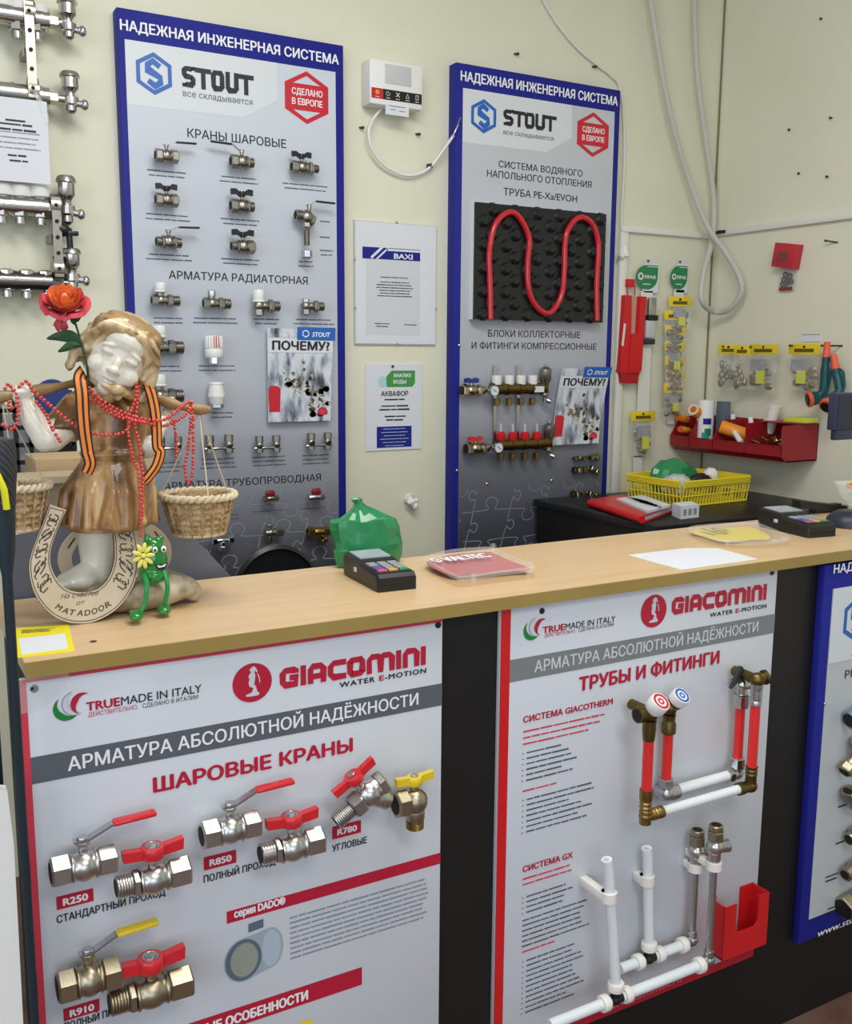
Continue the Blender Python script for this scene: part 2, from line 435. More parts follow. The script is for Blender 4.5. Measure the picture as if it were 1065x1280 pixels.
def puzzle(mb, x0, x1, z0, z1, cw, ch, y, m, seed, fade, w=0.0034):
    """jigsaw outline printed on the lower part of a board"""
    rn = random.Random(seed)
    def edge(a, b, sgn):
        a = V(a); b = V(b); d = b-a; n = V((-d.y, d.x))*sgn; L = 1.0
        prof = [(0, 0), (.38, .02), (.40, .07), (.34, .16), (.38, .26), (.50, .30), (.62, .26), (.66, .16), (.60, .07), (.62, .02), (1, 0)]
        return [tuple(a+d*t+n*q) for t, q in prof]
    nx = int((x1-x0)/cw+.5); nz = int((z1-z0)/ch+.5)
    P = [[(x0+i*cw*1.0+(j*.18*cw), z0+j*ch) for i in range(-2, nx+2)] for j in range(nz+1)]
    def clip(pts):
        run = []
        for p in pts:
            if x0 < p[0] < x1 and z0 < p[1] < z1: run.append(p)
            else:
                if len(run) > 1: yield run
                run = []
        if len(run) > 1: yield run
    for j in range(nz+1):
        for i in range(nx+4-1):
            if i+1 < len(P[j]):
                for run in clip([(q.x, q.y) for q in catmull([(a, b, 0) for a, b in edge(P[j][i], P[j][i+1], rn.choice((-1, 1)))], 4)]): mb.stroke(run, w*(1-.5*j/nz), y, m)
            if j < nz and i < len(P[j]):
                for run in clip([(q.x, q.y) for q in catmull([(a, b, 0) for a, b in edge(P[j][i], P[j+1][i], rn.choice((-1, 1)))], 4)]): mb.stroke(run, w*(1-.5*j/nz), y, m)

def wall_board(name, label, x0, x1, z0, z1, yf, face, frm, tl):
    """frm: inner face rectangle (x0, x1, top); tl: title baseline left point, width, height"""
    t = thing(name, label, 'display board', ((x0+x1)/2, WY, z0))
    b = MB(); b.box(((x0+x1)/2, (yf+WY)/2, (z0+z1)/2), (x1-x0, WY-yf-0.001, z1-z0), bev=0.002); b.build('frame', M_BLUE, t)
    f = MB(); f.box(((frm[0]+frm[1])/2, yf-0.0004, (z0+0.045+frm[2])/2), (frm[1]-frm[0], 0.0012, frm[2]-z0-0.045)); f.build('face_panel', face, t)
    q = MB(); q.text('НАДЕЖНАЯ ИНЖЕНЕРНАЯ СИСТЕМА', tl[0], tl[1], tl[2], tl[3], yf-0.0012, bold=0.07); q.build('title_lettering', M_WHITETXT, t)
    return t

# left board
a0 = (0.65, 2.3641); a1 = (1.2996, 2.3668)
fl = (0.6676, 2.2878); fr = (1.273, 2.289)
tl = (0.6577, 2.3109); tr_ = (1.2832, 2.31); tc = (0.6588, 2.3369)
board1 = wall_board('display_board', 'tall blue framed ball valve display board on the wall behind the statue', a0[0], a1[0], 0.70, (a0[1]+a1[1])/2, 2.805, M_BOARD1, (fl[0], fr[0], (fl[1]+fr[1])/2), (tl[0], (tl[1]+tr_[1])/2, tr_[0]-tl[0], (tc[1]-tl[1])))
Y = 2.805-0.0014
pl = [(0.6676, 2.2885), (1.0908, 2.2904), (1.0905, 2.1878), (0.9886, 2.1291), (0.6692, 2.1254)]
pl[0] = (fl[0], (fl[1]+fr[1])/2); pl[4] = (fl[0], pl[4][1]); pl[1] = (pl[1][0], pl[0][1])
MB().flat(pl, Y).build('logo_badge', M_BADGE, board1)
q = MB(); c1 = (0.7418, 2.2123); c2 = (0.6944, 2.206); c3 = (0.7452, 2.2665); c4 = (0.7412, 2.1583)
stout_logo(q, c1[0], c1[1], (c1[0]-c2[0])*2, c3[1]-c4[1], Y-0.001, 0, 1)
q.build('logo_emblem', [M_BLUEL], board1)
e0 = (0.817, 2.1901); e1 = (1.0171, 2.1956); e2 = (0.8187, 2.2436)
s0 = (0.8183, 2.1652); s1 = (1.0165, 2.1682); s2 = (0.8188, 2.1795)
q = MB(); q.block('STOUT', e0[0], e0[1], e1[0]-e0[0], e2[1]-e0[1], Y-0.001, (e2[1]-e0[1])*.235, 0)
q.text('все складывается', s0[0], s0[1], s1[0]-s0[0], (s2[1]-s0[1])*1.15, Y-0.001, 1)
q.build('logo_lettering', [M_DARKTXT, M_GREYTXT], board1)
h0 = (1.1138, 2.1978); h1 = (1.2488, 2.2146); h2 = (1.182, 2.2781); h3 = (1.18, 2.133)
q = MB(); made_in_europe(q, (h0[0]+h1[0])/2, (h2[1]+h3[1])/2, h1[0]-h0[0], h2[1]-h3[1], Y-0.0006, 0, 1)
q.build('origin_badge', [M_REDP, M_WHITETXT], board1)
q = MB()
for body, p0, p1, p2 in (('КРАНЫ ШАРОВЫЕ', (0.8279, 2.0577), (1.1155, 2.0615), (0.8286, 2.0812)),
                         ('АРМАТУРА РАДИАТОРНАЯ', (0.7634, 1.6762), (1.1772, 1.6801), (0.7641, 1.6982)),
                         ('АРМАТУРА ТРУБОПРОВОДНАЯ', (0.7293, 1.0885), (1.2132, 1.0886), (0.73, 1.1098))):
    q = MB(); q.text(body, p0[0], (p0[1]+p1[1])/2, p1[0]-p0[0], p2[1]-p0[1], Y, bold=0.035)
    q.build('heading_lettering', M_DARKTXT, board1)
q = MB()
CAP1 = [((0.7043, 1.9621), (0.8301, 1.9646), 2), ((0.9082, 1.9645), (1.0347, 1.965), 2), ((1.0968, 1.9631), (1.2506, 1.9613), 2),
        ((0.7035, 1.847), (0.8301, 1.8497), 2), ((0.9073, 1.8509), (1.037, 1.8489), 2), ((0.7016, 1.7416), (0.8304, 1.7419), 2), ((0.9066, 1.7408), (1.0348, 1.7392), 2),
        ((1.2174, 1.8634), (1.253, 1.8628), 1), ((1.2169, 1.8173), (1.2509, 1.8178), 1), ((1.2164, 1.7816), (1.2608, 1.7764), 2), ((1.1431, 1.7445), (1.2008, 1.7428), 2),
        ((0.7132, 1.5735), (0.8017, 1.5669), 2), ((0.8214, 1.5731), (0.9636, 1.5718), 2), ((1.0033, 1.5757), (1.0866, 1.5715), 2), ((1.1255, 1.5754), (1.2676, 1.5753), 2),
        ((0.704, 1.4374), (0.7945, 1.4373), 2), ((0.838, 1.4385), (0.9477, 1.4384), 2), ((0.8636, 1.3049), (0.9478, 1.3029), 2),
        ((0.6844, 1.1674), (0.7902, 1.1649), 3), ((0.8298, 1.1708), (0.9493, 1.1692), 3), ((0.9882, 1.1701), (1.1034, 1.1689), 3), ((1.1413, 1.1679), (1.2556, 1.167), 3),
        ((0.9059, 1.003), (0.9508, 1.0024), 2), ((0.9894, 1.0077), (1.1014, 1.0051), 1), ((1.1411, 1.005), (1.2312, 1.0028), 1), ((0.8339, 0.8615), (0.9228, 0.856), 1)]
for i, (p0, p1, n) in enumerate(CAP1):
    q = MB(); q.lines(p0[0], p1[0], (p0[1]+p1[1])/2, n, 0.0125, 0.0042, Y, 0, seed=i+5, ragged=0.25, centre=True)
    q.build('caption_print', M_GREYTXT, board1)
q = MB(); puzzle(q, fl[0]+.005, fr[0]-.005, 0.745, 1.14, 0.145, 0.094, Y, 0, 4, 0)
q.build('puzzle_print', mat('puzzle_line', (150, 154, 164), 0.5), board1)

# right board
b0 = (1.7076, 2.3667); b1 = (2.3457, 2.3758)
gl = (1.7106, 2.3006); gr = (2.3216, 2.3014)
tl = (1.702, 2.3228); tr_ = (2.3326, 2.3218); tc = (1.7016, 2.3514)
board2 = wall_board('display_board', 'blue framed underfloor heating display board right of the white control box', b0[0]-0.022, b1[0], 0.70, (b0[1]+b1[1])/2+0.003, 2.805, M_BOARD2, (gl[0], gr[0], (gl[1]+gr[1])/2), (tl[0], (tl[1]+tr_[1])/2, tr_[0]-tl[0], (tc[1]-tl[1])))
pl = [(1.7106, 2.3006), (2.1369, 2.3025), (2.1408, 2.1966), (2.0354, 2.1404), (1.7112, 2.1388)]
pl[0] = (gl[0], (gl[1]+gr[1])/2); pl[4] = (gl[0], pl[4][1]); pl[1] = (pl[1][0], pl[0][1])
MB().flat(pl, Y).build('logo_badge', M_BADGE, board2)
q = MB(); c1 = (1.7882, 2.2249); c2 = (1.741, 2.2195); c3 = (1.7872, 2.2765); c4 = (1.7892, 2.1723)
stout_logo(q, c1[0], c1[1], (c1[0]-c2[0])*2, c3[1]-c4[1], Y-0.001, 0, 1)
q.build('logo_emblem', [M_BLUEL], board2)
e0 = (1.8635, 2.2074); e1 = (2.0693, 2.2069); e2 = (1.8624, 2.2563)
s0 = (1.8641, 2.179); s1 = (2.0645, 2.182); s2 = (1.8638, 2.1922)
q = MB(); q.block('STOUT', e0[0], e0[1], e1[0]-e0[0], e2[1]-e0[1], Y-0.001, (e2[1]-e0[1])*.235, 0)
q.text('все складывается', s0[0], s0[1], s1[0]-s0[0], (s2[1]-s0[1])*1.1, Y-0.001, 1)
q.build('logo_lettering', [M_DARKTXT, M_GREYTXT], board2)
h0 = (2.1622, 2.209); h1 = (2.2975, 2.2235); h2 = (2.2271, 2.2888); h3 = (2.2332, 2.1439)
q = MB(); made_in_europe(q, (h0[0]+h1[0])/2, (h2[1]+h3[1])/2, h1[0]-h0[0], h2[1]-h3[1], Y-0.0006, 0, 1)
q.build('origin_badge', [M_REDP, M_WHITETXT], board2)
q = MB()
for body, p0, p1, p2 in (('СИСТЕМА ВОДЯНОГО', (1.8489, 2.0751), (2.1904, 2.0759), (1.8485, 2.096)),
                         ('НАПОЛЬНОГО ОТОПЛЕНИЯ', (1.8045, 2.0404), (2.2306, 2.0438), (1.8041, 2.0619)),
                         ('ТРУБА PE-Xa/EVOH', (1.8701, 1.9897), (2.1706, 1.9908), (1.8696, 2.0123)),
                         ('БЛОКИ КОЛЛЕКТОРНЫЕ', (1.8191, 1.5334), (2.2023, 1.5344), (1.8186, 1.5556)),
                         ('И ФИТИНГИ КОМПРЕССИОННЫЕ', (1.7549, 1.4944), (2.2751, 1.4948), (1.7546, 1.5157))):
    q = MB(); q.text(body, p0[0], (p0[1]+p1[1])/2, p1[0]-p0[0], p2[1]-p0[1], Y, bold=0.035)
    q.build('heading_lettering', M_DARKTXT, board2)
q = MB(); puzzle(q, gl[0]+.005, gr[0]-.005, 0.75, 1.03, 0.15, 0.10, Y, 0, 9, 0)
q.build('puzzle_print', MATS['puzzle_line'], board2)
for p in ((1.8247, 1.0414), (2.0957, 1.0382), (1.7086, 1.5043), (1.7049, 1.0934)):
    MB().lathe([(0.0055, 0), (0.0055, 0.002), (0.003, 0.004)], (p[0], Y+.001, p[1]), (0, -1, 0), 10).build('screw', M_STEEL, board2)

# underfloor heating sample: white foam slab with black studded face and a red pipe bent over it
u0 = (1.7415, 1.9513); u1 = (2.272, 1.9568); u2 = (2.2695, 1.5892); u3 = (1.74, 1.5863)
ux0, ux1, uz1, uz0 = (u0[0]+u3[0])/2, (u1[0]+u2[0])/2, (u0[1]+u1[1])/2, (u2[1]+u3[1])/2
fh = thing('underfloor_heating_sample', 'black studded underfloor heating panel with a red bent pipe, on the right blue board', 'heating sample', ((ux0+ux1)/2, Y, uz0))
MB().box(((ux0+ux1)/2, 2.790, (uz0+uz1)/2), (ux1-ux0, 0.026, uz1-uz0)).build('foam_slab', M_WHITE, fh)
M_STUD = mat('black_stud_sheet', (25, 26, 28), 0.36, bump=0.3, scale=30)
sb = MB(); sb.box(((ux0+ux1)/2, 2.7725, (uz0+uz1)/2), (ux1-ux0, 0.009, uz1-uz0))
nx, nz = 6, 10
for j in range(nz):
    for i in range(nx):
        x = ux0+(ux1-ux0)*(i+.35+.4*(j % 2))/nx; z = uz0+(uz1-uz0)*(j+.5)/nz
        if x > ux1-.012: continue
        sb.lathe([(0.024, 0), (0.021, .004), (0.015, 0.012), (0.006, 0.014)], (x, 2.769, z), (0, -1, .15), 8, phase=.4)
sb.build('stud_sheet', M_STUD, fh)
rp = [(1.7954, 1.5889), (1.7915, 1.7005), (1.7864, 1.7854), (1.793, 1.8421), (1.811, 1.8923), (1.8477, 1.9243), (1.8845, 1.9269), (1.9209, 1.8925), (1.9429, 1.8438), (1.9375, 1.7786), (1.9423, 1.699), (1.9638, 1.6485), (2.0063, 1.6158), (2.0434, 1.6212), (2.0793, 1.6744), (2.088, 1.749), (2.0878, 1.8376), (2.0956, 1.8821), (2.1272, 1.923), (2.165, 1.9329), (2.2044, 1.9112), (2.228, 1.8605), (2.2312, 1.8081), (2.2282, 1.7173), (2.2354, 1.5939)]
MB().tube(catmull([(p[0], 2.756, p[1]) for p in rp], 6), 0.0098, 12).build('red_pipe', mat('red_pex_pipe', (196, 32, 46), 0.25, coat=0.4), fh)

# ---------------------------------------------------------------- sample fittings screwed to the boards
M_BORE = mat('dark_bore', (24, 22, 20), 0.7)
def seg(mb, s, y):
    k = s[0]
    if k in 'hctk':
        x0, z0, x1, z1, r = s[1:6]; a = V((x0, y, z0)); b = V((x1, y, z1))
        if len(s) > 7: a.y += s[6]; b.y += s[7]
        if k == 'h': mb.hexn(a, b, r)
        elif k == 'c': mb.lathe([(r*.93, 0), (r, r*.1), (r, (b-a).length-r*.1), (r*.93, (b-a).length)], a, b-a, 16)
        elif k == 'k': mb.cyl(a, b, r, 16, 0, s[6])
        else:
            L = (b-a).length; n = max(3, int(L/(r*.22))); pr = [(r*.86, 0)]
            for i in range(n): pr += [(r, L*(i+.3)/n), (r, L*(i+.55)/n), (r*.88, L*(i+.95)/n)]
            mb.lathe(pr, a, b-a, 16)
    elif k == 'b': mb.ell((s[1], y, s[2]), s[3] if len(s) == 4 else V(s[3:6]), 16)
    elif k == 'o':
        d = V((s[3], 0, s[4])).normalized(); p = V((s[1], y, s[2]))
        mb.lathe([(s[5], -0.006), (s[5], 0.004), (s[5]*.3, 0.004)], p, d, 16)
    elif k == 'l':
        pts = [V((p[0], p[1])) for p in s[1]]; th, w = s[2], s[3]; L = []; R = []
        for i in range(len(pts)):
            t = (pts[min(i+1, len(pts)-1)]-pts[max(i-1, 0)]).normalized(); n = V((-t.y, t.x))*th/2
            L.append(pts[i]+n); R.append(pts[i]-n)
        for i in range(len(pts)-1):
            mb.plate([tuple(L[i]), tuple(L[i+1]), tuple(R[i+1]), tuple(R[i])], y-w/2, y+w/2)
    elif k == 's':
        x0, z0, x1, z1, th, w = s[1:7]; a = V((x0, z0)); b = V((x1, z1)); d = b-a; an = math.atan2(d.y, d.x)
        mb.box(((x0+x1)/2, y, (z0+z1)/2), (d.length, w, th), 0, RY(-an), bev=th*.45)
    elif k == 'p':
        mb.plate(s[1], y+s[2], y+s[3])
    elif k == 'r':
        x, z, r0, r1, h0, h1 = s[1:7]
        mb.lathe([(r1, h0), (r0, h0), (r0*.95, h1), (r1, h1), (r1, h0)], (x, y, z), (0, 0, 1), 20)
def fitting(name, label, cat, loc, s, parts, depth, turn=0.0, group=None):
    """parts: [(part name, material, [segments])] in units of the fitting's length"""
    t = thing(name, label, cat, loc, RY(-math.radians(turn)), s, group)
    yl = -depth/s
    prev = {}
    for pn, mt, segs in parts:
        par = t; nm = pn
        if '>' in pn: pa, nm = pn.split('>'); par = prev[pa]
        mb = MB()
        for q in segs: seg(mb, q, yl)
        prev[nm] = mb.build(nm, mt, par, local=True)
    return t
def body_parts(mt, l='F', r='F', D=.58):
    R = D/2; out = []; bores = []
    mid = [('c', -.20, 0, .20, 0, R*.84), ('b', 0, 0, .24, R*.98, R*.98), ('c', -.20, 0, -.16, 0, R*.95), ('c', .16, 0, .20, 0, R*.95)]
    for e, sg in ((l, -1), (r, 1)):
        if e == 'F': mid += [('h', sg*.20, 0, sg*.5, 0, R)]; bores.append(('o', sg*.5, 0, sg, 0, R*.66))
        elif e == 'M': mid += [('h', sg*.20, 0, sg*.30, 0, R*.92), ('t', sg*.30, 0, sg*.52, 0, R*.74)]; bores.append(('o', sg*.52, 0, sg, 0, R*.56))
        elif e == 'U': mid += [('h', sg*.20, 0, sg*.32, 0, R*.8), ('h', sg*.34, 0, sg*.56, 0, R*1.0), ('t', sg*.56, 0, sg*.82, 0, R*.66)]; bores.append(('o', sg*.82, 0, sg, 0, R*.5))
    out.append(('body', mt, mid)); out.append(('bore', M_BORE, bores))
    return out
def stem(mt, D): return ('stem', mt, [('c', 0, D*.40, 0, D*.72, .075), ('h', 0, D*.66, 0, D*.82, .105)])
def lever(mt, sleeve, D, sg=1, reach=1.2, up=1.15, w=.16):
    return [('lever', mt, [('l', [(-sg*.13, D*.84), (sg*.14, D*.84), (sg*.36, D*up), (sg*reach*.98, D*(up+.06))], .03, w)]),
            ('lever>grip', sleeve, [('s', sg*.42, D*(up+.015), sg*reach, D*(up+.06), .075, w*1.15)])]
def butterfly(mt, D, w=.48, mt2=None):
    z = D*.94
    return [('handle', mt, [('p', [(-w, z+.14), (-w*.55, z+.16), (-.12, z+.05), (.12, z+.05), (w*.55, z+.16), (w, z+.14), (w*.98, z-.10), (w*.5, z-.07), (.12, z-.13), (-.12, z-.13), (-w*.5, z-.07), (-w*.98, z-.10)], -.06, .06),
                            ('c', 0, z-.16, 0, z+.05, .14)]),
            ('handle>screw', M_STEEL, [('h', 0, z+.05, 0, z+.10, .07)])]

def mid(p, q): return ((p[0]+q[0])/2, (p[1]+q[1])/2)
def on_board(p, yb): return (p[0], yb, p[1])
BD = 0.0336; YB = 2.8036
def put(name, label, cat, p, q, parts, k=1.0, turn=0.0, depth=BD, yb=YB, grp=None):
    c = mid(p, q); s = abs(q[0]-p[0])*k
    return fitting(name, label, cat, on_board(c, yb), s, parts, depth, turn, grp)
G1 = 'ball valves on the left blue board'
D = .58
put('ball_valve', 'nickel ball valve with long black lever pointing right, top left of the blue board', 'valve', (0.7283, 1.9978), (0.7898, 1.9971),
    body_parts(M_NICKD)+[stem(M_NICKD, D)]+lever(M_STEEL, M_BLACKH, D, 1, 1.35, 1.06), grp=G1)
put('ball_valve', 'nickel ball valve with black lever pointing left, middle of the top row', 'valve', (0.937, 2.0037), (1.0025, 2.0008),
    body_parts(M_NICKD, 'F', 'M')+[stem(M_NICKD, D)]+lever(M_STEEL, M_BLACKH, D, -1, 1.35, 1.16), grp=G1)
put('ball_valve', 'nickel valve with black butterfly handle and long union, right of the top row', 'valve', (1.1175, 2.0044), (1.18, 2.0036),
    body_parts(M_NICKD, 'F', 'U')+[stem(M_NICKD, D)]+butterfly(M_BLACKH, D), grp=G1)
put('ball_valve', 'short nickel valve with black butterfly handle, left of the second row', 'valve', (0.7248, 1.8844), (0.786, 1.8817),
    body_parts(M_NICKD)+[stem(M_NICKD, D)]+butterfly(M_BLACKH, D), grp=G1)
put('ball_valve', 'short nickel valve with black butterfly handle, middle of the second row', 'valve', (0.9339, 1.8831), (1.0007, 1.8824),
    body_parts(M_NICKD, 'F', 'M')+[stem(M_NICKD, D)]+butterfly(M_BLACKH, D), grp=G1)
put('ball_valve', 'nickel ball valve with black lever over heading of the second section, left', 'valve', (0.7236, 1.7726), (0.7903, 1.7723),
    body_parts(M_NICKD, 'M', 'M')+[stem(M_NICKD, D)]+lever(M_STEEL, M_BLACKH, D, 1, 1.3, 1.06), grp=G1)
put('ball_valve', 'short nickel valve with black butterfly handle, middle of the third row', 'valve', (0.9341, 1.772), (1.0014, 1.7729),
    body_parts(M_NICKD, 'M', 'F')+[stem(M_NICKD, D)]+butterfly(M_BLACKH, D), grp=G1)
put('drain_valve', 'angled nickel drain valve with black lever and hose spout at the board edge', 'valve', (1.1275, 1.8662), (1.1965, 1.8673),
    [('body', M_NICKD, [('t', -.5, .05, -.2, .05, .24), ('b', 0, 0, .30), ('h', .1, -.05, .35, -.14, .24), ('h', 0, -.2, 0, -.42, .2), ('k', 0, -.42, 0, -.55, .16, .12)]),
     ('bore', M_BORE, [('o', -.5, .05, -1, 0, .17)]),
     ('hose_nozzle', M_NICKD, [('t', 0, -.55, 0, -1.15, .13)]), ('stem', M_NICKD, [('c', .1, .2, .14, .5, .09)])]
    +[('lever', M_STEEL, [('l', [(.0, .5), (.2, .52), (.42, .68), (1.25, .66)], .03, .16)]), ('lever>grip', M_BLACKH, [('s', .42, .68, 1.32, .655, .075, .18)])], grp=G1)
put('hose_cap', 'small grey nut under the angled drain valve', 'cap', (1.1455, 1.7631), (1.1769, 1.7632),
    [('body', M_STEEL, [('h', 0, -.35, 0, .35, .5)]), ('thread', M_STEEL, [('t', 0, -.45, 0, -.35, .4)])])
def rad_straight(cap):
    out = [('body', M_NICKD, [('h', -.5, 0, -.28, 0, .21), ('c', -.28, 0, .06, 0, .17), ('b', -.18, 0, .2), ('h', .06, 0, .26, 0, .22), ('t', .26, 0, .5, 0, .19), ('c', -.18, .1, -.18, .36, .13)]),
           ('bore', M_BORE, [('o', .5, 0, 1, 0, .13), ('o', -.5, 0, -1, 0, .13)])]
    if cap: out.append(('protective_cap', M_WHITE, [('c', -.18, .28, -.18, .62, .20), ('c', -.18, .28, -.18, .34, .215)]))
    else: out.append(('cap_nut', M_STEEL, [('h', -.18, .26, -.18, .46, .14)]))
    return out
def rad_angle(cap):
    out = [('body', M_NICKD, [('h', -.3, -.36, -.3, -.12, .2), ('c', -.3, -.14, -.3, .1, .17), ('b', -.3, 0, .22), ('c', -.2, 0, .06, 0, .16), ('h', .06, 0, .26, 0, .24), ('t', .26, 0, .5, 0, .19)]),
           ('bore', M_BORE, [('o', -.3, -.36, 0, -1, .13), ('o', .5, 0, 1, 0, .13)])]
    if cap: out.append(('protective_cap', M_WHITE, [('c', -.3, .12, -.3, .56, .21), ('c', -.3, .12, -.3, .2, .23)]))
    else: out.append(('cap_nut', M_STEEL, [('h', -.3, .1, -.3, .3, .16)]))
    return out
G2 = 'radiator valves on the left blue board'
put('radiator_valve', 'straight nickel radiator valve with tall white cap, first under the radiator heading', 'valve', (0.7044, 1.6202), (0.7814, 1.6126), rad_straight(True), grp=G2)
put('radiator_valve', 'straight nickel radiator valve without a cap, second under the radiator heading', 'valve', (0.848, 1.6139), (0.9261, 1.6111), rad_straight(False), grp=G2)
put('radiator_valve', 'angled nickel radiator valve with tall white cap, third under the radiator heading', 'valve', (0.9947, 1.6109), (1.0737, 1.6094), rad_angle(True), grp=G2)
put('radiator_valve', 'angled nickel radiator valve without a cap, last under the radiator heading', 'valve', (1.1417, 1.6135), (1.2129, 1.6133), rad_angle(False), grp=G2)
put('radiator_valve', 'straight radiator valve with low white cap beside the statue head', 'valve', (0.6907, 1.489), (0.7873, 1.4898), rad_straight(True), grp=G2)
put('radiator_valve', 'straight radiator valve with low white cap above the right end of the yoke', 'valve', (0.6857, 1.3573), (0.7829, 1.3558), rad_straight(True), grp=G2)
put('thermostatic_head', 'white ribbed thermostatic head with red lines, above a plain white one', 'thermostat', (0.8489, 1.4855), (0.9012, 1.4858),
    [('collar', M_CHROME, [('h', 0, -.78, 0, -.42, .26)]), ('base_ring', M_WHITE, [('c', 0, -.45, 0, .02, .5)]),
     ('knob', M_WHITE, [('k', 0, .02, 0, .72, .47, .42)] + [('c', .46*math.cos(a), .06, .42*math.cos(a), .70, .05, -.46*abs(math.sin(a)), -.42*abs(math.sin(a))) for a in [PI*i/9 for i in range(10)]]),
     ('knob>scale_mark', M_REDP, [('c', x, .1, x*.93, .7, .022, -.5*math.sqrt(1-x*x*3.2), -.46*math.sqrt(1-x*x*3.2)) for x in (-.12, .0, .14)])])
put('thermostatic_head', 'plain smooth white thermostatic head with grey collar', 'thermostat', (0.855, 1.3592), (0.9025, 1.3585),
    [('collar', M_STEEL, [('h', 0, -.82, 0, -.55, .42)]), ('base_ring', M_WHITE, [('k', 0, -.58, 0, -.1, .38, .52)]),
     ('knob', M_WHITE, [('k', 0, -.12, 0, .62, .52, .40), ('k', 0, .62, 0, .74, .44, .40)])])
def hvalve():
    o = []
    for sg in (-1, 1):
        o.append(('valve_body', M_NICKD, [('h', sg*.32, .06, sg*.32, .30, .15), ('c', sg*.32, -.16, sg*.32, .1, .12), ('b', sg*.32, -.02, .15), ('h', sg*.32, -.3, sg*.32, -.14, .14)]))
    o.append(('cross_tube', M_CHROME, [('c', -.5, -.14, .5, -.14, .05)]))
    return o
G3 = 'twin radiator valves in a row on the left blue board'
put('twin_valve', 'nickel twin radiator valve half hidden behind the beads, left of its row', 'valve', (0.7032, 1.2209), (0.7781, 1.2212), hvalve(), grp=G3)
put('twin_valve', 'nickel twin radiator valve on a cross tube, right of the bead strings', 'valve', (0.839, 1.2169), (0.9277, 1.2166), hvalve(), grp=G3)
put('twin_valve', 'tall nickel twin valve under the brochure, third of its row', 'valve', (0.9891, 1.2116), (1.0718, 1.211), hvalve(), grp=G3)
put('twin_valve', 'nickel twin valve with open front ports, last of its row', 'valve', (1.1525, 1.2133), (1.2375, 1.2129),
    hvalve()+[('bore', M_BORE, [('c', sg*.32, -.06, sg*.32, -.0599, .09, -.16, -.17) for sg in (-1, 1)])], grp=G3)
M_MAROON = mat('maroon_knob', (134, 26, 44), 0.35)
put('mini_valve', 'small nickel valve with maroon knob, left of two in the pipe section', 'valve', (1.0122, 1.0493), (1.0596, 1.0482),
    [('body', M_NICKD, [('c', -.3, 0, .3, 0, .17), ('h', .2, 0, .5, 0, .2), ('h', -.46, 0, -.2, 0, .19)]), ('knob', M_MAROON, [('s', -.34, .32, .3, .32, .4, .3), ('c', 0, .1, 0, .2, .1)])])
put('mini_valve', 'small grey valve with maroon knob, right of two in the pipe section', 'valve', (1.1575, 1.0452), (1.2081, 1.0453),
    [('body', M_STEEL, [('c', -.5, -.05, .5, -.05, .2), ('h', .2, -.05, .5, -.05, .23)]), ('knob', M_MAROON, [('s', -.3, .3, .32, .3, .4, .3), ('c', 0, .05, 0, .2, .1)])])
put('tee_fitting', 'chrome tee fitting right behind the hanging basket', 'fitting', (0.8528, 0.9361), (0.9178, 0.9331),
    [('body', M_CHROME, [('c', -.3, 0, .3, 0, .13), ('c', 0, 0, 0, -.3, .13)]), ('nut', M_CHROME, [('h', -.5, 0, -.26, 0, .2)]), ('nut', M_CHROME, [('h', .26, 0, .5, 0, .2)]), ('nut', M_STEEL, [('h', 0, -.26, 0, -.46, .2)])])
put('tee_fitting', 'small chrome tee fitting at the left behind the green toy', 'fitting', (0.7339, 0.9218), (0.7768, 0.9204),
    [('body', M_CHROME, [('c', -.3, 0, .3, 0, .15)]), ('nut', M_CHROME, [('h', .2, 0, .5, 0, .26)]), ('nut', M_CHROME, [('h', -.5, 0, -.2, 0, .24)])])
put('angle_valve', 'nickel check valve with raised port under the left maroon knob', 'valve', (1.0114, 0.9461), (1.0728, 0.9444),
    [('body', M_NICKD, [('c', -.4, 0, .2, 0, .16), ('c', -.2, 0, -.2, .36, .13), ('b', -.15, 0, .2)]), ('nut', M_NICKD, [('h', .1, 0, .5, 0, .22)]), ('cap_nut', M_STEEL, [('h', -.2, .26, -.2, .42, .17)]), ('outlet', M_NICKD, [('c', -.15, 0, -.15, -.45, .11)])])
put('strainer', 'brass angled strainer at the lower right of the left blue board', 'strainer', (1.1524, 0.9343), (1.225, 0.9331),
    [('body', M_BRASS, [('h', -.5, .06, -.2, .03, .22), ('c', -.25, .03, .3, 0, .19), ('h', .2, 0, .5, .04, .22)]), ('filter_branch', M_BRASS, [('c', .0, 0, .28, -.38, .16), ('h', .2, -.28, .32, -.46, .18)]), ('bore', M_BORE, [('o', -.5, .06, -1, 0, .15)])])

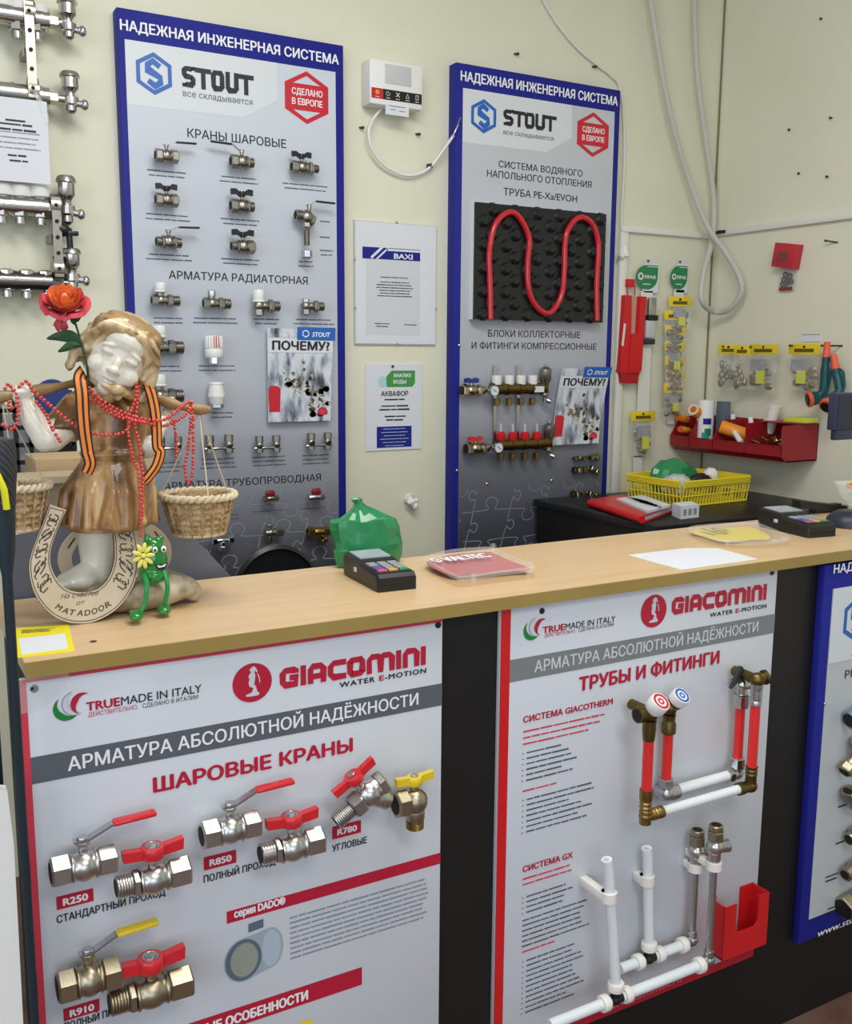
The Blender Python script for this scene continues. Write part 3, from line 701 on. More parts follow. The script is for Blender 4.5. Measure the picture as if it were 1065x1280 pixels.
# ---------------------------------------------------------------- manifold pair on the right blue board
mp = thing('manifold_pair', 'brass heating manifold pair with white caps above and red flow meters below', 'manifold', ((1.8747, 1.2655)[0], YB, (1.8775, 1.1476)[1]))
YA = 2.772
def I(p, y=YA): return V((p[0], y, p[1]))
def add_part(fn, name, mats, parent, **k):
    mb = MB(); fn(mb); return mb.build(name, mats, parent, **k)
for sx in ((1.8439, 1.425), (1.9381, 1.4248)):
    zb = (1.8492, 1.1859)[1]
    b = MB(); b.box((sx[0], YA+.022, (sx[1]+zb)/2), (0.011, 0.003, sx[1]-zb)); b.box((sx[0], YA+.022, sx[1]), (.017, .004, .03)); b.build('bracket', M_STEEL, mp)
for k, (x0, x1, z, name) in enumerate((((1.8183, 1.3628), (2.0286, 1.361), 0, 'supply_bar'), ((1.8406, 1.1755), (2.0541, 1.1691), 0, 'return_bar'))):
    bar = MB(); a = I(x0); b = I(x1); b.z = a.z
    bar.cyl(a, b, .0185, 16)
    for t_ in (0.0, .27, .5, .75, 1.0): p = a.lerp(b, t_); bar.lathe([(.021, -.003), (.021, .003)], p, (1, 0, 0), 16)
    bar.build(name, M_BRASSD, mp)
    for xx in ((284, 345, 405, 463) if k == 0 else (305, 363, 424, 484)):
        pass
for i_, p in enumerate(((1.8351, 1.3923), (1.8847, 1.3919), (1.9325, 1.3922), (1.9801, 1.3918))):
    m_ = MB(); m_.lathe([(.0155, -.0155), (.0165, -.012), (.0165, .013), (.013, .0155)], I(p), (0, 0, 1), 14); m_.build('white_cap', M_WHITE, mp)
    m_ = MB(); c_ = I(p); c_.z -= .061; m_.hexn(c_, c_+V((0, 0, -.024)), .012); m_.build('outlet_nipple', M_BRASS, mp)
for i_, p in enumerate(((1.8552, 1.2058), (1.903, 1.2035), (1.9531, 1.2024), (2.0032, 1.2013))):
    m_ = MB(); m_.lathe([(.012, -.018), (.0155, -.012), (.0155, .010), (.009, .015)], I(p), (0, 0, 1), 14); fm = m_.build('flow_meter', M_RED, mp)
    m_ = MB(); c_ = I(p); m_.cyl(c_+V((0, 0, .014)), c_+V((0, 0, .042)), .0045, 10); m_.build('sight_glass', M_CLEAR, fm)
    m_ = MB(); c_.z -= .058; m_.hexn(c_, c_+V((0, 0, -.024)), .012); m_.build('outlet_nipple', M_BRASS, mp)
for p, hm, gp in (((1.7364, 1.3593), M_BLUEH, (1.8019, 1.3584)), ((1.7559, 1.1682), M_REDH, (1.8223, 1.1708))):
    c_ = I(p)
    m_ = MB(); m_.hexn(c_+V((-.037, 0, 0)), c_+V((-.018, 0, 0)), .022); m_.ell(c_, (.024, .019, .019)); m_.cyl(c_+V((-.02, 0, 0)), c_+V((.05, 0, 0)), .0135); m_.hexn(c_+V((.022, 0, 0)), c_+V((.036, 0, 0)), .019)
    m_.cyl(c_, c_+V((0, 0, .03)), .006)
    m_.lathe([(.015, 0), (.015, -.002)], c_+V((-.0375, 0, 0)), (1, 0, 0), 14, 1)
    bv = m_.build('ball_valve', [M_BRASSN, M_BORE], mp)
    m_ = MB(); m_.M = Matrix.Translation(c_+V((0, 0, .031))); m_.plate([(-.026, .007), (-.013, .010), (0, .004), (.013, .010), (.026, .007), (.025, -.006), (0, -.007), (-.025, -.006)], -.006, .006); m_.build('handle', hm, bv)
    g_ = I(gp, YA-.028)
    m_ = MB(); m_.lathe([(.0165, .012), (.0175, 0), (.0165, -.003), (.0150, -.003)], g_, (0, -1, 0), 20)
    ga = m_.build('thermometer', M_STEEL, mp)
    m_ = MB(); m_.lathe([(.0150, -.0008), (.0150, .0)], g_+V((0, -.0124, 0)), (0, -1, 0), 20, 0); m_.M = Matrix.Translation(g_+V((0, -.0124, 0))); m_.stroke([(-.008, .006), (.006, -.004)], .0018, -.0018, 1); m_.build('dial', [M_PAPER, M_DARKTXT], ga)
    m_ = MB(); m_.cyl(g_+V((0, .006, 0)), g_+V((0, .03, 0)), .008); m_.build('thermometer_stem', M_BRASSN, mp)
for p0, p1 in (((2.033, 1.4326), (2.0469, 1.3158)), ((2.0544, 1.2402), (2.0684, 1.1254))):
    a = I(p0); b = I(p1); b.x = a.x; H_ = a.z-b.z
    m_ = MB(); m_.lathe([(.005, .012), (.006, .004), (.014, 0), (.0205, -.006), (.0205, -H_*.36), (.014, -H_*.44), (.011, -H_*.6), (.014, -H_*.62), (.014, -H_*.8), (.007, -H_*.86), (.006, -H_)], a, (0, 0, 1), 16)
    m_.cyl(a+V((0, 0, -H_*.7)), a+V((-.022, 0, -H_*.7)), .010); m_.build('air_vent', M_NICKD, mp)
    m_ = MB(); c_ = V((a.x+.013, YA-.006, b.z+.004)); m_.lathe([(.009, -.008), (.009, .006), (.006, .009)], c_, (.6, -.5, -.3), 12); m_.build('drain_cap', M_STEEL, mp)
q = MB(); p0 = (1.9755, 1.3508); p1 = (2.0149, 1.3706); q.box(((p0[0]+p1[0])/2, YA-.0195, (p0[1]+p1[1])/2), (p1[0]-p0[0], .0012, p1[1]-p0[1])); q.build('white_label', M_PAPER, mp)

# nine compression fittings in the lower right corner of the right board
def comp(x, z, s, kind): pass
rows = [((2.1867, 1.1147), 'dark ring', 0), ((2.2044, 1.1139), 'dark ring', 0), ((2.2252, 1.1134), 'dark ring', 0), ((2.2664, 1.1137), 'brass elbow', 1),
        ((2.194, 1.0717), 'nickel coupling', 2), ((2.2255, 1.0722), 'brass nut', 3), ((2.2683, 1.0705), 'nickel and brass elbow', 1),
        ((2.1906, 0.9866), 'nickel coupling', 2), ((2.2244, 0.9839), 'brass nut', 3), ((2.2653, 0.9812), 'nickel and brass elbow', 1)]
places = ['first in the top row of the small fittings', 'second in the top row of the small fittings', 'third in the top row of the small fittings', 'right end of the top row of the small fittings',
          'left in the middle row of the small fittings', 'middle of the middle row of the small fittings', 'right in the middle row of the small fittings',
          'left in the bottom row of the small fittings', 'middle of the bottom row of the small fittings', 'right in the bottom row above the red folder']
for (p, nm, kd), plc in zip(rows, places):
    s = .030
    if kd == 0: parts = [('ring', M_BRASSD, [('r', 0, 0, .42, .30, -.12, .12)]), ('olive', M_BLACKP, [('c', 0, -.1, 0, .1, .28)])]
    elif kd == 1: parts = [('body', M_BRASS, [('b', 0, 0, .4), ('c', 0, 0, .5, -.2, .28)]), ('nut', M_NICKEL, [('h', -.55, .15, -.1, .05, .42)]), ('nut', M_BRASSN, [('h', .25, -.1, .7, -.25, .42)]), ('bore', M_BORE, [('o', -.55, .15, -1, .2, .26)])]
    elif kd == 2: parts = [('body', M_BRASSD, [('c', -.5, 0, .4, 0, .3)]), ('nut', M_NICKEL, [('h', .0, 0, .5, 0, .45)]), ('nut', M_BRASSD, [('h', -.6, 0, -.2, 0, .42)]), ('bore', M_BORE, [('o', -.6, 0, -1, 0, .26)])]
    else: parts = [('nut', M_BRASSN, [('h', -.3, .05, .3, -.05, .42)]), ('thread', M_BRASS, [('t', .3, -.05, .62, -.1, .3)])]
    fitting('compression_fitting', 'small %s, %s' % (nm, plc), 'fitting', (p[0], YB, p[1]), s, parts, .0165, random.Random(hash(plc) % 99 if False else len(plc)).uniform(-25, 25), group='small fittings on the right blue board')

# ---------------------------------------------------------------- brochures in front of the boards
M_PHOTO = ramp_mat('brochure_photo', [(0.36, (66, 74, 88)), (0.46, (156, 164, 176)), (0.54, (204, 210, 220)), (0.68, (222, 226, 232))], 'X', 0.3, mapping=(1.6, 1, .55), tex='noise', tscale=22, dist=0.0)
M_PHOTO2 = ramp_mat('brochure_fittings', [(0.38, (44, 44, 50)), (0.5, (140, 128, 104)), (0.6, (216, 212, 206))], 'X', 0.3, tex='noise', tscale=70, dist=0.3)
def brochure(label, c, yb, tilt, curl):
    """c: corners tl, tr, br, bl"""
    ox = (c[3][0]+c[2][0])/2; oz = (c[3][1]+c[2][1])/2
    w = ((c[1][0]-c[0][0])+(c[2][0]-c[3][0]))/2; h = ((c[0][1]-c[3][1])+(c[1][1]-c[2][1]))/2
    t = thing('brochure', label, 'brochure', (ox, yb, oz))
    def warp(mb):
        for i, p in enumerate(mb.v):
            u = (p.x)/w; v_ = p.z/h
            mb.v[i] = V((ox + (c[3][0]*(1-v_)+c[0][0]*v_-ox)*(.5-u) + (c[2][0]*(1-v_)+c[1][0]*v_-ox)*(.5+u), yb-.006+p.y-curl*max(0, v_-.3)**2, oz+p.z+(c[1][1]-c[0][1])*u*0.5*v_))
        return mb
    def grid(mb, x0, z0, x1, z1, y, m=0, n=8):
        for j in range(n): mb.rect(x0*w, (z0+(z1-z0)*j/n)*h, x1*w, (z0+(z1-z0)*(j+1)/n)*h, y, m)
    q = MB(); n = 10
    for j in range(n): q.box((0, .002, h*(j+.5)/n), (w, .004, h/n))
    warp(q).build('pages', M_PAPER, t)
    q = MB(); grid(q, -.5, 0, .5, .74, -.0012, 0, 10); grid(q, -.5, .905, 0, 1, -.0012, 0, 2); warp(q).build('cover_photo', M_PHOTO, t)
    q = MB()
    rn = random.Random(3)
    for i in range(26):
        a = rn.uniform(.1, .46); b = rn.uniform(.06, .36)
        q.add([(a*w+dx, -.0018, b*h+dz) for dx, dz in circ(0, 0, rn.uniform(.006, .013), rn.uniform(.006, .011), 7)], [list(range(7))], 0)
    for i in range(20):
        a = rn.uniform(-.30, .2); b = rn.uniform(.30, .66)
        q.add([(a*w+dx, -.0018, b*h+dz) for dx, dz in circ(0, 0, rn.uniform(.005, .012), rn.uniform(.005, .012), 7)], [list(range(7))], 0)
    warp(q).build('cover_fittings_print', M_PHOTO2, t)
    q = MB(); q.rect(-.06*w, .88*h, .53*w, 1.02*h, -.0024, 0); q.ringf([(x*1, z*1) for x, z in hexpts(.07*w, .95*h, .10*w, .085*h)], hexpts(.07*w, .95*h, .075*w, .06*h), -.003, 1); q.text('STOUT', .17*w, .92*h, .28*w, .05*h, -.003, 1, bold=.08, shear=.2)
    warp(q).build('logo_strip', [M_BLUEL, M_WHITETXT], t)
    q = MB(); grid(q, -.5, .745, .5, .90, -.0016, 0, 3); q.text('ПОЧЕМУ?', -.43*w, .775*h, .87*w, .092*h, -.0026, 1, bold=.12); warp(q).build('title_strip', [M_PAPER, M_DARKTXT], t)
    q = MB(); q.flat([(-.42*w+x, .24*h+z) for x, z in [(-.07*w, -.13*h), (.10*w, -.13*h), (.11*w, .12*h), (.05*w, .15*h), (-.04*w, .15*h), (-.08*w, .12*h)]], -.002, 0); warp(q).build('red_tank_print', M_REDP, t)
    q = MB(); q.flat(circ(.36*w, .105*h, .085*w, .045*h, 12), -.0021, 0); q.flat(circ(.36*w, .105*h, .06*w, .03*h, 12), -.0023, 1); warp(q).build('red_badge_print', [M_REDP, M_PINKRED], t)
    return t
brochure('flat brochure with a blue corner strip on the left blue board', ((1.041, 1.5488), (1.2502, 1.5458), (1.2381, 1.2746), (1.0391, 1.2734)), 2.790, 0, 0.0)
brochure('curled brochure with blue corner strip leaning out of the right blue board', ((2.1008, 1.4325), (2.3097, 1.4273), (2.2807, 1.1623), (2.0773, 1.1675)), 2.788, 0, 0.035)

# ---------------------------------------------------------------- posters on the counter front
YP = 1.3445
def kneeling(mb, cx, cz, w, h, y, m):
    """pale kneeling water carrier in the round emblem"""
    P = [(-.02, .86), (.10, .92), (.26, .80), (.36, .56), (.30, .52), (.22, .66), (.14, .58), (.20, .40), (.16, .10), (.10, -.10), (.22, -.22), (.30, -.52), (.44, -.62), (.40, -.74), (.02, -.76), (-.40, -.74), (-.46, -.64), (-.20, -.58), (-.04, -.52), (.06, -.30), (-.20, -.20), (-.26, .02), (-.18, .22), (-.26, .36), (-.16, .52), (-.06, .60), (-.20, .72)]
    mb.flat([(cx+p[0]*w/2, cz+p[1]*h/2) for p in P], y, m)
    mb.stroke([(cx+.34*w/2, cz+.45*h/2), (cx+.46*w/2, cz+.2*h/2), (cx+.48*w/2, cz-.05*h/2)], w*.03, y, m)
def crescents(mb, cx, cz, r, y, mg, mw, mr, mo):
    def cr(x, z, r, a0, a1, t, m, yy):
        o = []; i_ = []
        n = 14
        for k in range(n+1):
            a = math.radians(a0+(a1-a0)*k/n); f = math.sin(PI*k/n)
            o.append((x+r*math.cos(a), z+r*math.sin(a))); i_.append((x+(r-t*f)*math.cos(a), z+(r-t*f)*math.sin(a)))
        mb.flat(o+i_[::-1][1:-1], yy, m)
    cr(cx, cz, r, 120, 335, r*.52, mg, y)
    cr(cx+r*.62, cz+r*.30, r*.98, 100, 300, r*.5, mo, y-.0002)
    cr(cx+r*.64, cz+r*.30, r*.93, 103, 297, r*.42, mw, y-.0004)
    cr(cx+r*1.15, cz+r*.22, r*.86, 55, 250, r*.5, mr, y-.0006)
M_GREENP = mat('print_green', (28, 130, 60), 0.4)
def poster_text(par, nm, body, p0, p1, cap, mt, bold=.05, dx=0):
    q = MB(); z = (p0[1]+p1[1])/2
    q.text(body, p0[0], z, p1[0]-p0[0], cap, YP-.0012, 0, bold=bold); return q.build(nm, mt, par)
def giacomini(par, em, rx, rz, l0, l1, h, w0, w1, wh):
    q = MB(); q.flat(circ(em[0], em[1], rx, rz, 36), YP-.0010, 0); kneeling(q, em[0], em[1], rx*1.55, rz*1.85, YP-.0014, 1); q.build('emblem', [M_CRIM, M_POSTER], par)
    q = MB(); q.block('GIACOMINI', l0[0], (l0[1]+l1[1])/2, l1[0]-l0[0], h, YP-.001, h*.29, 0); q.build('brand_lettering', M_CRIM, par)
    z = (w0[1]+w1[1])/2; L = w1[0]-w0[0]
    q = MB(); q.text('WATER', w0[0], z, L*.395, wh, YP-.001, 0, bold=.10, space=1.15); q.text('E', w0[0]+L*.448, z, L*.055, wh, YP-.001, 1, bold=.10); q.text('-MOTION', w0[0]+L*.515, z, L*.485, wh, YP-.001, 0, bold=.10, space=1.15)
    q.build('slogan_lettering', [M_DARKTXT, M_CRIM], par)
def italy(par, cr, r, t0, t1, t2, cap, s0, s1, sc):
    q = MB(); crescents(q, cr[0], cr[1], r, YP-.001, 0, 1, 2, 3); q.build('tricolour_emblem', [M_GREENP, M_POSTER, M_CRIM, M_FAINT], par)
    q = MB(); z = (t0[1]+t2[1])/2; q.text('TRUE', t0[0], z, t1[0]-t0[0], cap, YP-.001, 0, bold=.11); q.text('MADE IN ITALY', t1[0]+.002, z, t2[0]-t1[0], cap, YP-.001, 1, bold=.02)
    z = (s0[1]+s1[1])/2; k = .46; q.text('ДЕЙСТВИТЕЛЬНО,', s0[0], z, (s1[0]-s0[0])*.44, sc, YP-.001, 0); q.text('СДЕЛАНО В ИТАЛИИ', s0[0]+(s1[0]-s0[0])*.48, z, (s1[0]-s0[0])*.52, sc, YP-.001, 1)
    q.build('origin_lettering', [M_CRIM, M_DARKTXT], par)

# --- first poster: ball valves
pA = (0.1503, 1.0543); pB = (0.1596, 1.046); pC = (0.7931, 1.0521); pD = (0.4278, 1.0552)
X0, XI, X1, ZT, ZB = pA[0], pB[0], pC[0], 1.0535, 0.20
po = thing('poster_board', 'white ball valve poster board with red left border on the counter front', 'poster', ((X0+X1)/2, 1.3555, ZB))
MB().box(((X0+X1)/2, (YP+1.3555)/2, (ZT+ZB)/2), (X1-X0, 1.3555-YP, ZT-ZB), bev=.001).build('board', M_POSTER, po)
q = MB(); q.rect(X0, ZB, XI, ZT, YP-.0004); q.build('red_border', M_PINKRED, po)
q = MB(); q.rect(XI, ZT-.0045, X1, ZT, YP-.0004); q.build('red_top_border', M_PINKRED, po)
for p in ((0.1693, 1.0395), (0.7847, 1.0451)):
    MB().lathe([(.0055, 0), (.0052, .0015), (.002, .002)], (p[0], YP, p[1]), (0, -1, 0), 14).build('screw', M_BLACKP, po)
g0 = (0.1577, 0.9458); g1 = (0.7927, 0.9453); g2 = (0.1582, 0.9086); g3 = (0.7931, 0.9074)
q = MB(); q.rect(XI, (g2[1]+g3[1])/2, X1, (g0[1]+g1[1])/2, YP-.0006); q.build('slate_band', M_BAND, po)
italy(po, (0.2082, 1.0058), .0175, (0.234, 0.9982), (0.2778, 0.9984), (0.3908, 0.9967), .0125, (0.2358, 0.9886), (0.3874, 0.9886), .0062)
e_ = (0.4689, 0.9993); ex = (0.4386, 1.0042); ez = (0.4696, 1.0289)
giacomini(po, e_, e_[0]-ex[0], ez[1]-e_[1], (0.5118, 0.9862), (0.7618, 0.9779), .0315, (0.6093, 0.9693), (0.7623, 0.9676), .0085)
poster_text(po, 'band_lettering', 'АРМАТУРА АБСОЛЮТНОЙ НАДЁЖНОСТИ', (0.2061, 0.9182), (0.7479, 0.9168), .0195, M_WHITETXT, .05)
poster_text(po, 'heading_lettering', 'ШАРОВЫЕ КРАНЫ', (0.32, 0.8637), (0.6297, 0.8591), .0215, M_CRIM, .12)
def tagrow(par, body, a, b, c, cap, s0, s1, hc, name_tail=''):
    q = MB(); q.rect(a[0], c[1], b[0], (a[1]), YP-.0008, 0)
    L = b[0]-a[0]; q.text(body, a[0]+L*.18, (a[1]+c[1])/2-hc*.5, L*.66, hc, YP-.0014, 1, bold=.12); q.build('model_tag', [M_CRIM, M_WHITETXT], par)
    if cap: poster_text(par, 'caption_lettering', cap, s0, s1, hc*1.06, M_DARKTXT, .06)
tagrow(po, 'R250', (0.1817, 0.7395), (0.2306, 0.7406), (0.1811, 0.72), 'СТАНДАРТНЫЙ ПРОХОД', (0.1808, 0.7015), (0.33, 0.7003), .0105)
tagrow(po, 'R850', (0.3883, 0.7442), (0.4377, 0.7432), (0.3881, 0.7234), 'ПОЛНЫЙ ПРОХОД', (0.3873, 0.7082), (0.499, 0.7008), .0105)
tagrow(po, 'R780', (0.5948, 0.7422), (0.6448, 0.7435), (0.5946, 0.721), 'УГЛОВЫЕ', (0.5945, 0.7023), (0.6549, 0.6991), .0105)
tagrow(po, 'R910', (0.1825, 0.5699), (0.2312, 0.5721), (0.1819, 0.5508), 'ПОЛНЫЙ ПРОХОД', (0.1829, 0.5388), (0.2801, 0.5359), .0105)
r0 = (0.4207, 0.6524); r1 = (0.7953, 0.6437); r2 = (0.4206, 0.6336); r3 = (0.7955, 0.6231)
q = MB(); q.rect(r0[0], (r2[1]+r3[1])/2, X1, (r0[1]+r1[1])/2, YP-.0006); q.build('crimson_band', M_CRIM, po)
poster_text(po, 'band_lettering', 'серия DADO®', (0.4326, 0.6361), (0.5137, 0.634), .0125, M_WHITETXT, .1)
r0 = (0.3757, 0.4948); r1 = (0.6455, 0.4749); r2 = (0.3748, 0.4654); r3 = (0.6454, 0.4451)
q = MB(); q.rect(r1[0]-.40, (r2[1]+r3[1])/2-.002, r1[0], (r0[1]+r1[1])/2, YP-.0006); q.build('crimson_band', M_CRIM, po)
t1_ = (0.5491, 0.4571); t0_ = (0.4137, 0.4638)
q = MB(); q.text('ОСНОВНЫЕ ОСОБЕННОСТИ', t1_[0]-(t1_[0]-t0_[0])*1.78, (t1_[1]+t0_[1])/2, (t1_[0]-t0_[0])*1.78, .0155, YP-.0012, 0, bold=.12); q.build('band_lettering', M_WHITETXT, po)
p0 = (0.5212, 0.6132); p1 = (0.7701, 0.6027); p2 = (0.7707, 0.5306)
q = MB(); q.lines(p0[0], p1[0], (p0[1]+p1[1])/2, 9, .0086, .0034, YP-.0006, 0, 4, .06); q.build('paragraph_print', M_FAINT, po)
# printed picture of a tubular ball
c1 = (0.4453, 0.5613); c2 = (0.488, 0.5722)
q = MB()
q.flat([(c1[0]+x, c1[1]+z) for x, z in circ(0, 0, .031, .036, 20, math.radians(85), math.radians(280))]+[(c2[0]+x, c2[1]-.004+z) for x, z in circ(0, 0, .022, .034, 14, math.radians(-95), math.radians(85))], YP-.0006, 0)
q.flat(circ(c1[0], c1[1], .029, .034, 26), YP-.0008, 1)
q.flat(circ(c1[0]+.001, c1[1], .022, .028, 24), YP-.0010, 2)
q.flat(circ(c2[0]+.002, c2[1]-.004, .0155, .031, 20), YP-.0010, 3)
q.flat([(c2[0]-.034+x, c2[1]+.032+z) for x, z in [(0, 0), (.024, .002), (.024, .016), (0, .014)]], YP-.0010, 1)
q.build('ball_picture', [mat('print_steel', (158, 172, 186), .4), mat('print_slate', (92, 108, 124), .4), mat('print_olive', (150, 156, 146), .4), mat('print_pale', (176, 190, 202), .4)], po)
p0 = (0.5324, 0.4237); p1 = (0.5559, 0.4186)
q = MB(); q.rect(p0[0], p0[1]-.09, p1[0], p0[1], YP-.0006); q.build('yellow_picture', M_YELLOW, po)
# pale backing sheet and clear film at the left end
bk = MB(); pL = (0.1417, 1.36, 1.0512)
bk.box(((CX0-.012+X0)/2, 1.3575, .53), (X0-CX0+.012, .003, 1.04)); bk.build('backing_sheet', M_POSTER, po)
fm = MB(); vs = []; fs = []; n, k = 12, 9
for i in range(n+1):
    for j in range(k+1):
        an = -PI/2*j/k; r = .070*i/n; x = X0-.010+r*math.cos(an)*1.05; z = ZT+.004+r*math.sin(an)*.72
        vs.append((x, YP-.0022-.0016*math.sin(i*1.9+j)*math.cos(j*2.3-i), z))
for i in range(n):
    for j in range(k): fs.append([i*(k+1)+j, i*(k+1)+j+1, (i+1)*(k+1)+j+1, (i+1)*(k+1)+j])
fm.add(vs, fs)
fm.build('clear_film', M_CLEAR, po)

# --- valves on the first poster (they sit ten to twenty mm proud of it)
YV = 1.3440
G4 = 'ball valves on the counter poster'
def pv(label, p, q_, parts, k=1.0, turn=0.0, depth=.033):
    p, q_ = V((p[0], p[1])), V((q_[0], q_[1])); c = (p+q_)/2
    return fitting('ball_valve', label, 'valve', (c.x, YV, c.y), (q_.x-p.x)*k, parts, depth, turn, G4)
def glever(mt, sleeve, D, reach=1.15):
    return [('lever', mt, [('l', [(-.14, D*.86), (.10, D*.88), (.44, D*1.18), (reach*.98, D*1.24)], .035, .16), ('c', 0, D*.8, 0, D*.98, .09)]),
            ('lever>grip', sleeve, [('s', .46, D*1.20, reach, D*1.25, .085, .20)])]
def gbutter(mt, D):
    z = D*.92
    return [('handle', mt, [('c', 0, z-.10, 0, z+.07, .17), ('p', [(-.42, z+.08), (-.15, z+.055), (-.15, z-.09), (-.41, z-.07)], -.07, .055), ('p', [(.15, z+.055), (.43, z+.10), (.42, z-.06), (.15, z-.09)], -.055, .07)]),
            ('handle>screw', M_STEEL, [('c', 0, z+.07, 0, z+.075, .105), ('h', 0, z+.07, 0, z+.095, .075)])]
D = .50
pv('chrome ball valve with long red lever, upper left of the counter poster', (0.1715, 0.7942), (0.2577, 0.7924), body_parts(M_NICKEL, 'F', 'F', D)+[stem(M_NICKEL, D)]+glever(M_STEEL, M_REDH, D))
pv('chrome ball valve with red butterfly handle beside the R250 tag', (0.2555, 0.7549), (0.3553, 0.7516), body_parts(M_NICKEL, 'M', 'F', .44)+[stem(M_NICKEL, .44)]+gbutter(M_REDH, .46), depth=.040)
pv('chrome ball valve with red lever above the R850 tag', (0.3763, 0.7951), (0.4623, 0.7958), body_parts(M_NICKEL, 'F', 'F', D)+[stem(M_NICKEL, D)]+glever(M_STEEL, M_REDH, D))
pv('chrome ball valve with red butterfly handle right of the R850 tag', (0.4629, 0.7458), (0.56, 0.751), body_parts(M_NICKEL, 'M', 'F', .46)+[stem(M_NICKEL, .46)]+gbutter(M_REDH, .50), depth=.040)
pv('brassy ball valve with yellow lever above the R910 tag', (0.1717, 0.6268), (0.2559, 0.6233), body_parts(M_BRASSN, 'F', 'F', .56)+[stem(M_BRASSN, .56)]+glever(M_STEEL, M_YELH, .56))
pv('brassy ball valve with red butterfly handle at the lowest left of the poster', (0.2398, 0.5855), (0.3527, 0.5814), body_parts(M_BRASSN, 'M', 'F', .42)+[stem(M_BRASSN, .42)]+gbutter(M_REDH, .44), depth=.040)
# angle valves
p = (0.636, 0.8018)
fitting('angle_valve', 'chrome angle valve with tilted red butterfly handle above the R780 tag', 'valve', (p[0], YV, p[1]), .079,
        [('body', M_NICKEL, [('b', .06, 0, .27), ('c', -.1, 0, .3, 0, .23), ('h', .28, 0, .46, 0, .27), ('c', .1, -.1, .3, -.42, .2)]), ('union_nut', M_STEEL, [('h', -.38, 0, -.12, 0, .27)]), ('tailpiece', M_NICKEL, [('t', -.78, 0, -.38, 0, .18)]), ('bore', M_BORE, [('o', -.78, 0, -1, 0, .13)]),
         ('stem', M_NICKEL, [('c', 0, .2, -.02, .48, .09)])] + [('handle', M_REDH, [('c', -.02, .40, -.02, .58, .19), ('p', [(-.52, .58), (-.16, .57), (-.16, .42), (-.50, .42)], -.07, .06), ('p', [(.14, .57), (.50, .60), (.48, .44), (.14, .42)], -.06, .07)]), ('handle>screw', M_STEEL, [('h', -.02, .58, -.02, .62, .09)])], .038, 31)
p = (0.7195, 0.7724)
fitting('angle_valve', 'brassy angle valve with yellow butterfly handle at the poster right edge', 'valve', (p[0], YV, p[1]), .052,
        [('body', M_BRASSN, [('b', .05, 0, .42), ('c', -.2, 0, .3, 0, .34), ('c', .08, -.2, .08, -.6, .30)]), ('port_nut', M_BRASSN, [('h', -.62, 0, -.18, 0, .44)]), ('thread', M_BRASS, [('t', .08, -.56, .08, -.92, .28)]), ('bore', M_BORE, [('o', -.62, 0, -1, 0, .30)]), ('stem', M_BRASSN, [('c', .05, .3, .05, .62, .14)]),
         ('handle', M_YELH, [('c', .05, .52, .05, .80, .24), ('p', [(-.60, .84), (-.12, .80), (-.12, .56), (-.58, .60)], -.10, .09), ('p', [(.22, .80), (.70, .86), (.68, .62), (.22, .56)], -.09, .10)]), ('handle>screw', M_STEEL, [('h', .05, .80, .05, .85, .13)])], .036, 0)

# --- second poster: pipes and fittings
pA = (0.9072, 1.0596); pB = (0.9268, 1.0587); pC = (1.5621, 1.0566)
p2b = (1.5925, 0.2131)
X0, XI, X1 = pA[0], pB[0], (pC[0]+p2b[0])/2-.006
ZT, ZB = 1.056, ((1.5925, 0.2131))[1]-.002
pt = thing('poster_board', 'white pipes and fittings poster board with red left edge under the paper sheet', 'poster', ((X0+X1)/2, 1.3555, ZB))
MB().box(((X0+X1)/2, (YP+1.3555)/2, (ZT+ZB)/2), (X1-X0, 1.3555-YP, ZT-ZB), bev=.001).build('board', M_POSTER, pt)
q = MB(); q.rect(X0, ZB, XI, ZT, YP-.0004); q.build('red_border', M_RED, pt)
zz = ((1.4605, 0.229))[1]
q = MB(); q.rect(XI, ZB, X1, zz, YP-.0004); q.build('red_footer', mat('footer_red', (176, 30, 48), .4), pt)
f0 = (1.279, 0.2259); f1 = (1.3633, 0.2251)
q = MB(); q.text('www.giacomini.ru', f1[0]-.20, f1[1]-.004, .20, .011, YP-.001); q.build('footer_lettering', mat('footer_print', (214, 120, 126), .5), pt)
for p in ((0.9912, 1.0428), (1.555, 1.0513)):
    MB().lathe([(.0055, 0), (.0052, .0015), (.002, .002)], (p[0], YP, p[1]), (0, -1, 0), 14).build('screw', M_BLACKP, pt)
g0 = (0.9309, 0.9652); g1 = (1.5659, 0.9642); g2 = (0.9318, 0.9261); g3 = (1.5654, 0.9239)
q = MB(); q.rect(XI, (g2[1]+g3[1])/2, X1, (g0[1]+g1[1])/2, YP-.0006); q.build('grey_band', M_BAND2, pt)
italy(pt, (0.9705, 1.0111), .0175, (0.9942, 1.0038), (1.0403, 1.0038), (1.1527, 1.0015), .0118, (0.9975, 0.9952), (1.1511, 0.9948), .0062)
e_ = (1.2459, 1.0111); ex = (1.2146, 1.015); ez = (1.2441, 1.0423)
giacomini(pt, e_, e_[0]-ex[0], ez[1]-e_[1], (1.2904, 0.9968), (1.5425, 0.9989), .0325, (1.3903, 0.9807), (1.544, 0.9811), .0085)
poster_text(pt, 'band_lettering', 'АРМАТУРА АБСОЛЮТНОЙ НАДЁЖНОСТИ', (0.9781, 0.9361), (1.5238, 0.9343), .0205, M_POSTER, .05)
poster_text(pt, 'heading_lettering', 'ТРУБЫ И ФИТИНГИ', (1.0775, 0.886), (1.42, 0.8837), .025, M_CRIM, .12)
poster_text(pt, 'section_lettering', 'СИСТЕМА GIACOTHERM', (0.9572, 0.8474), (1.1553, 0.8471), .0115, M_CRIM, .10)
poster_text(pt, 'section_lettering', 'СИСТЕМА GX', (0.9635, 0.5678), (1.0745, 0.5657), .0115, M_CRIM, .10)
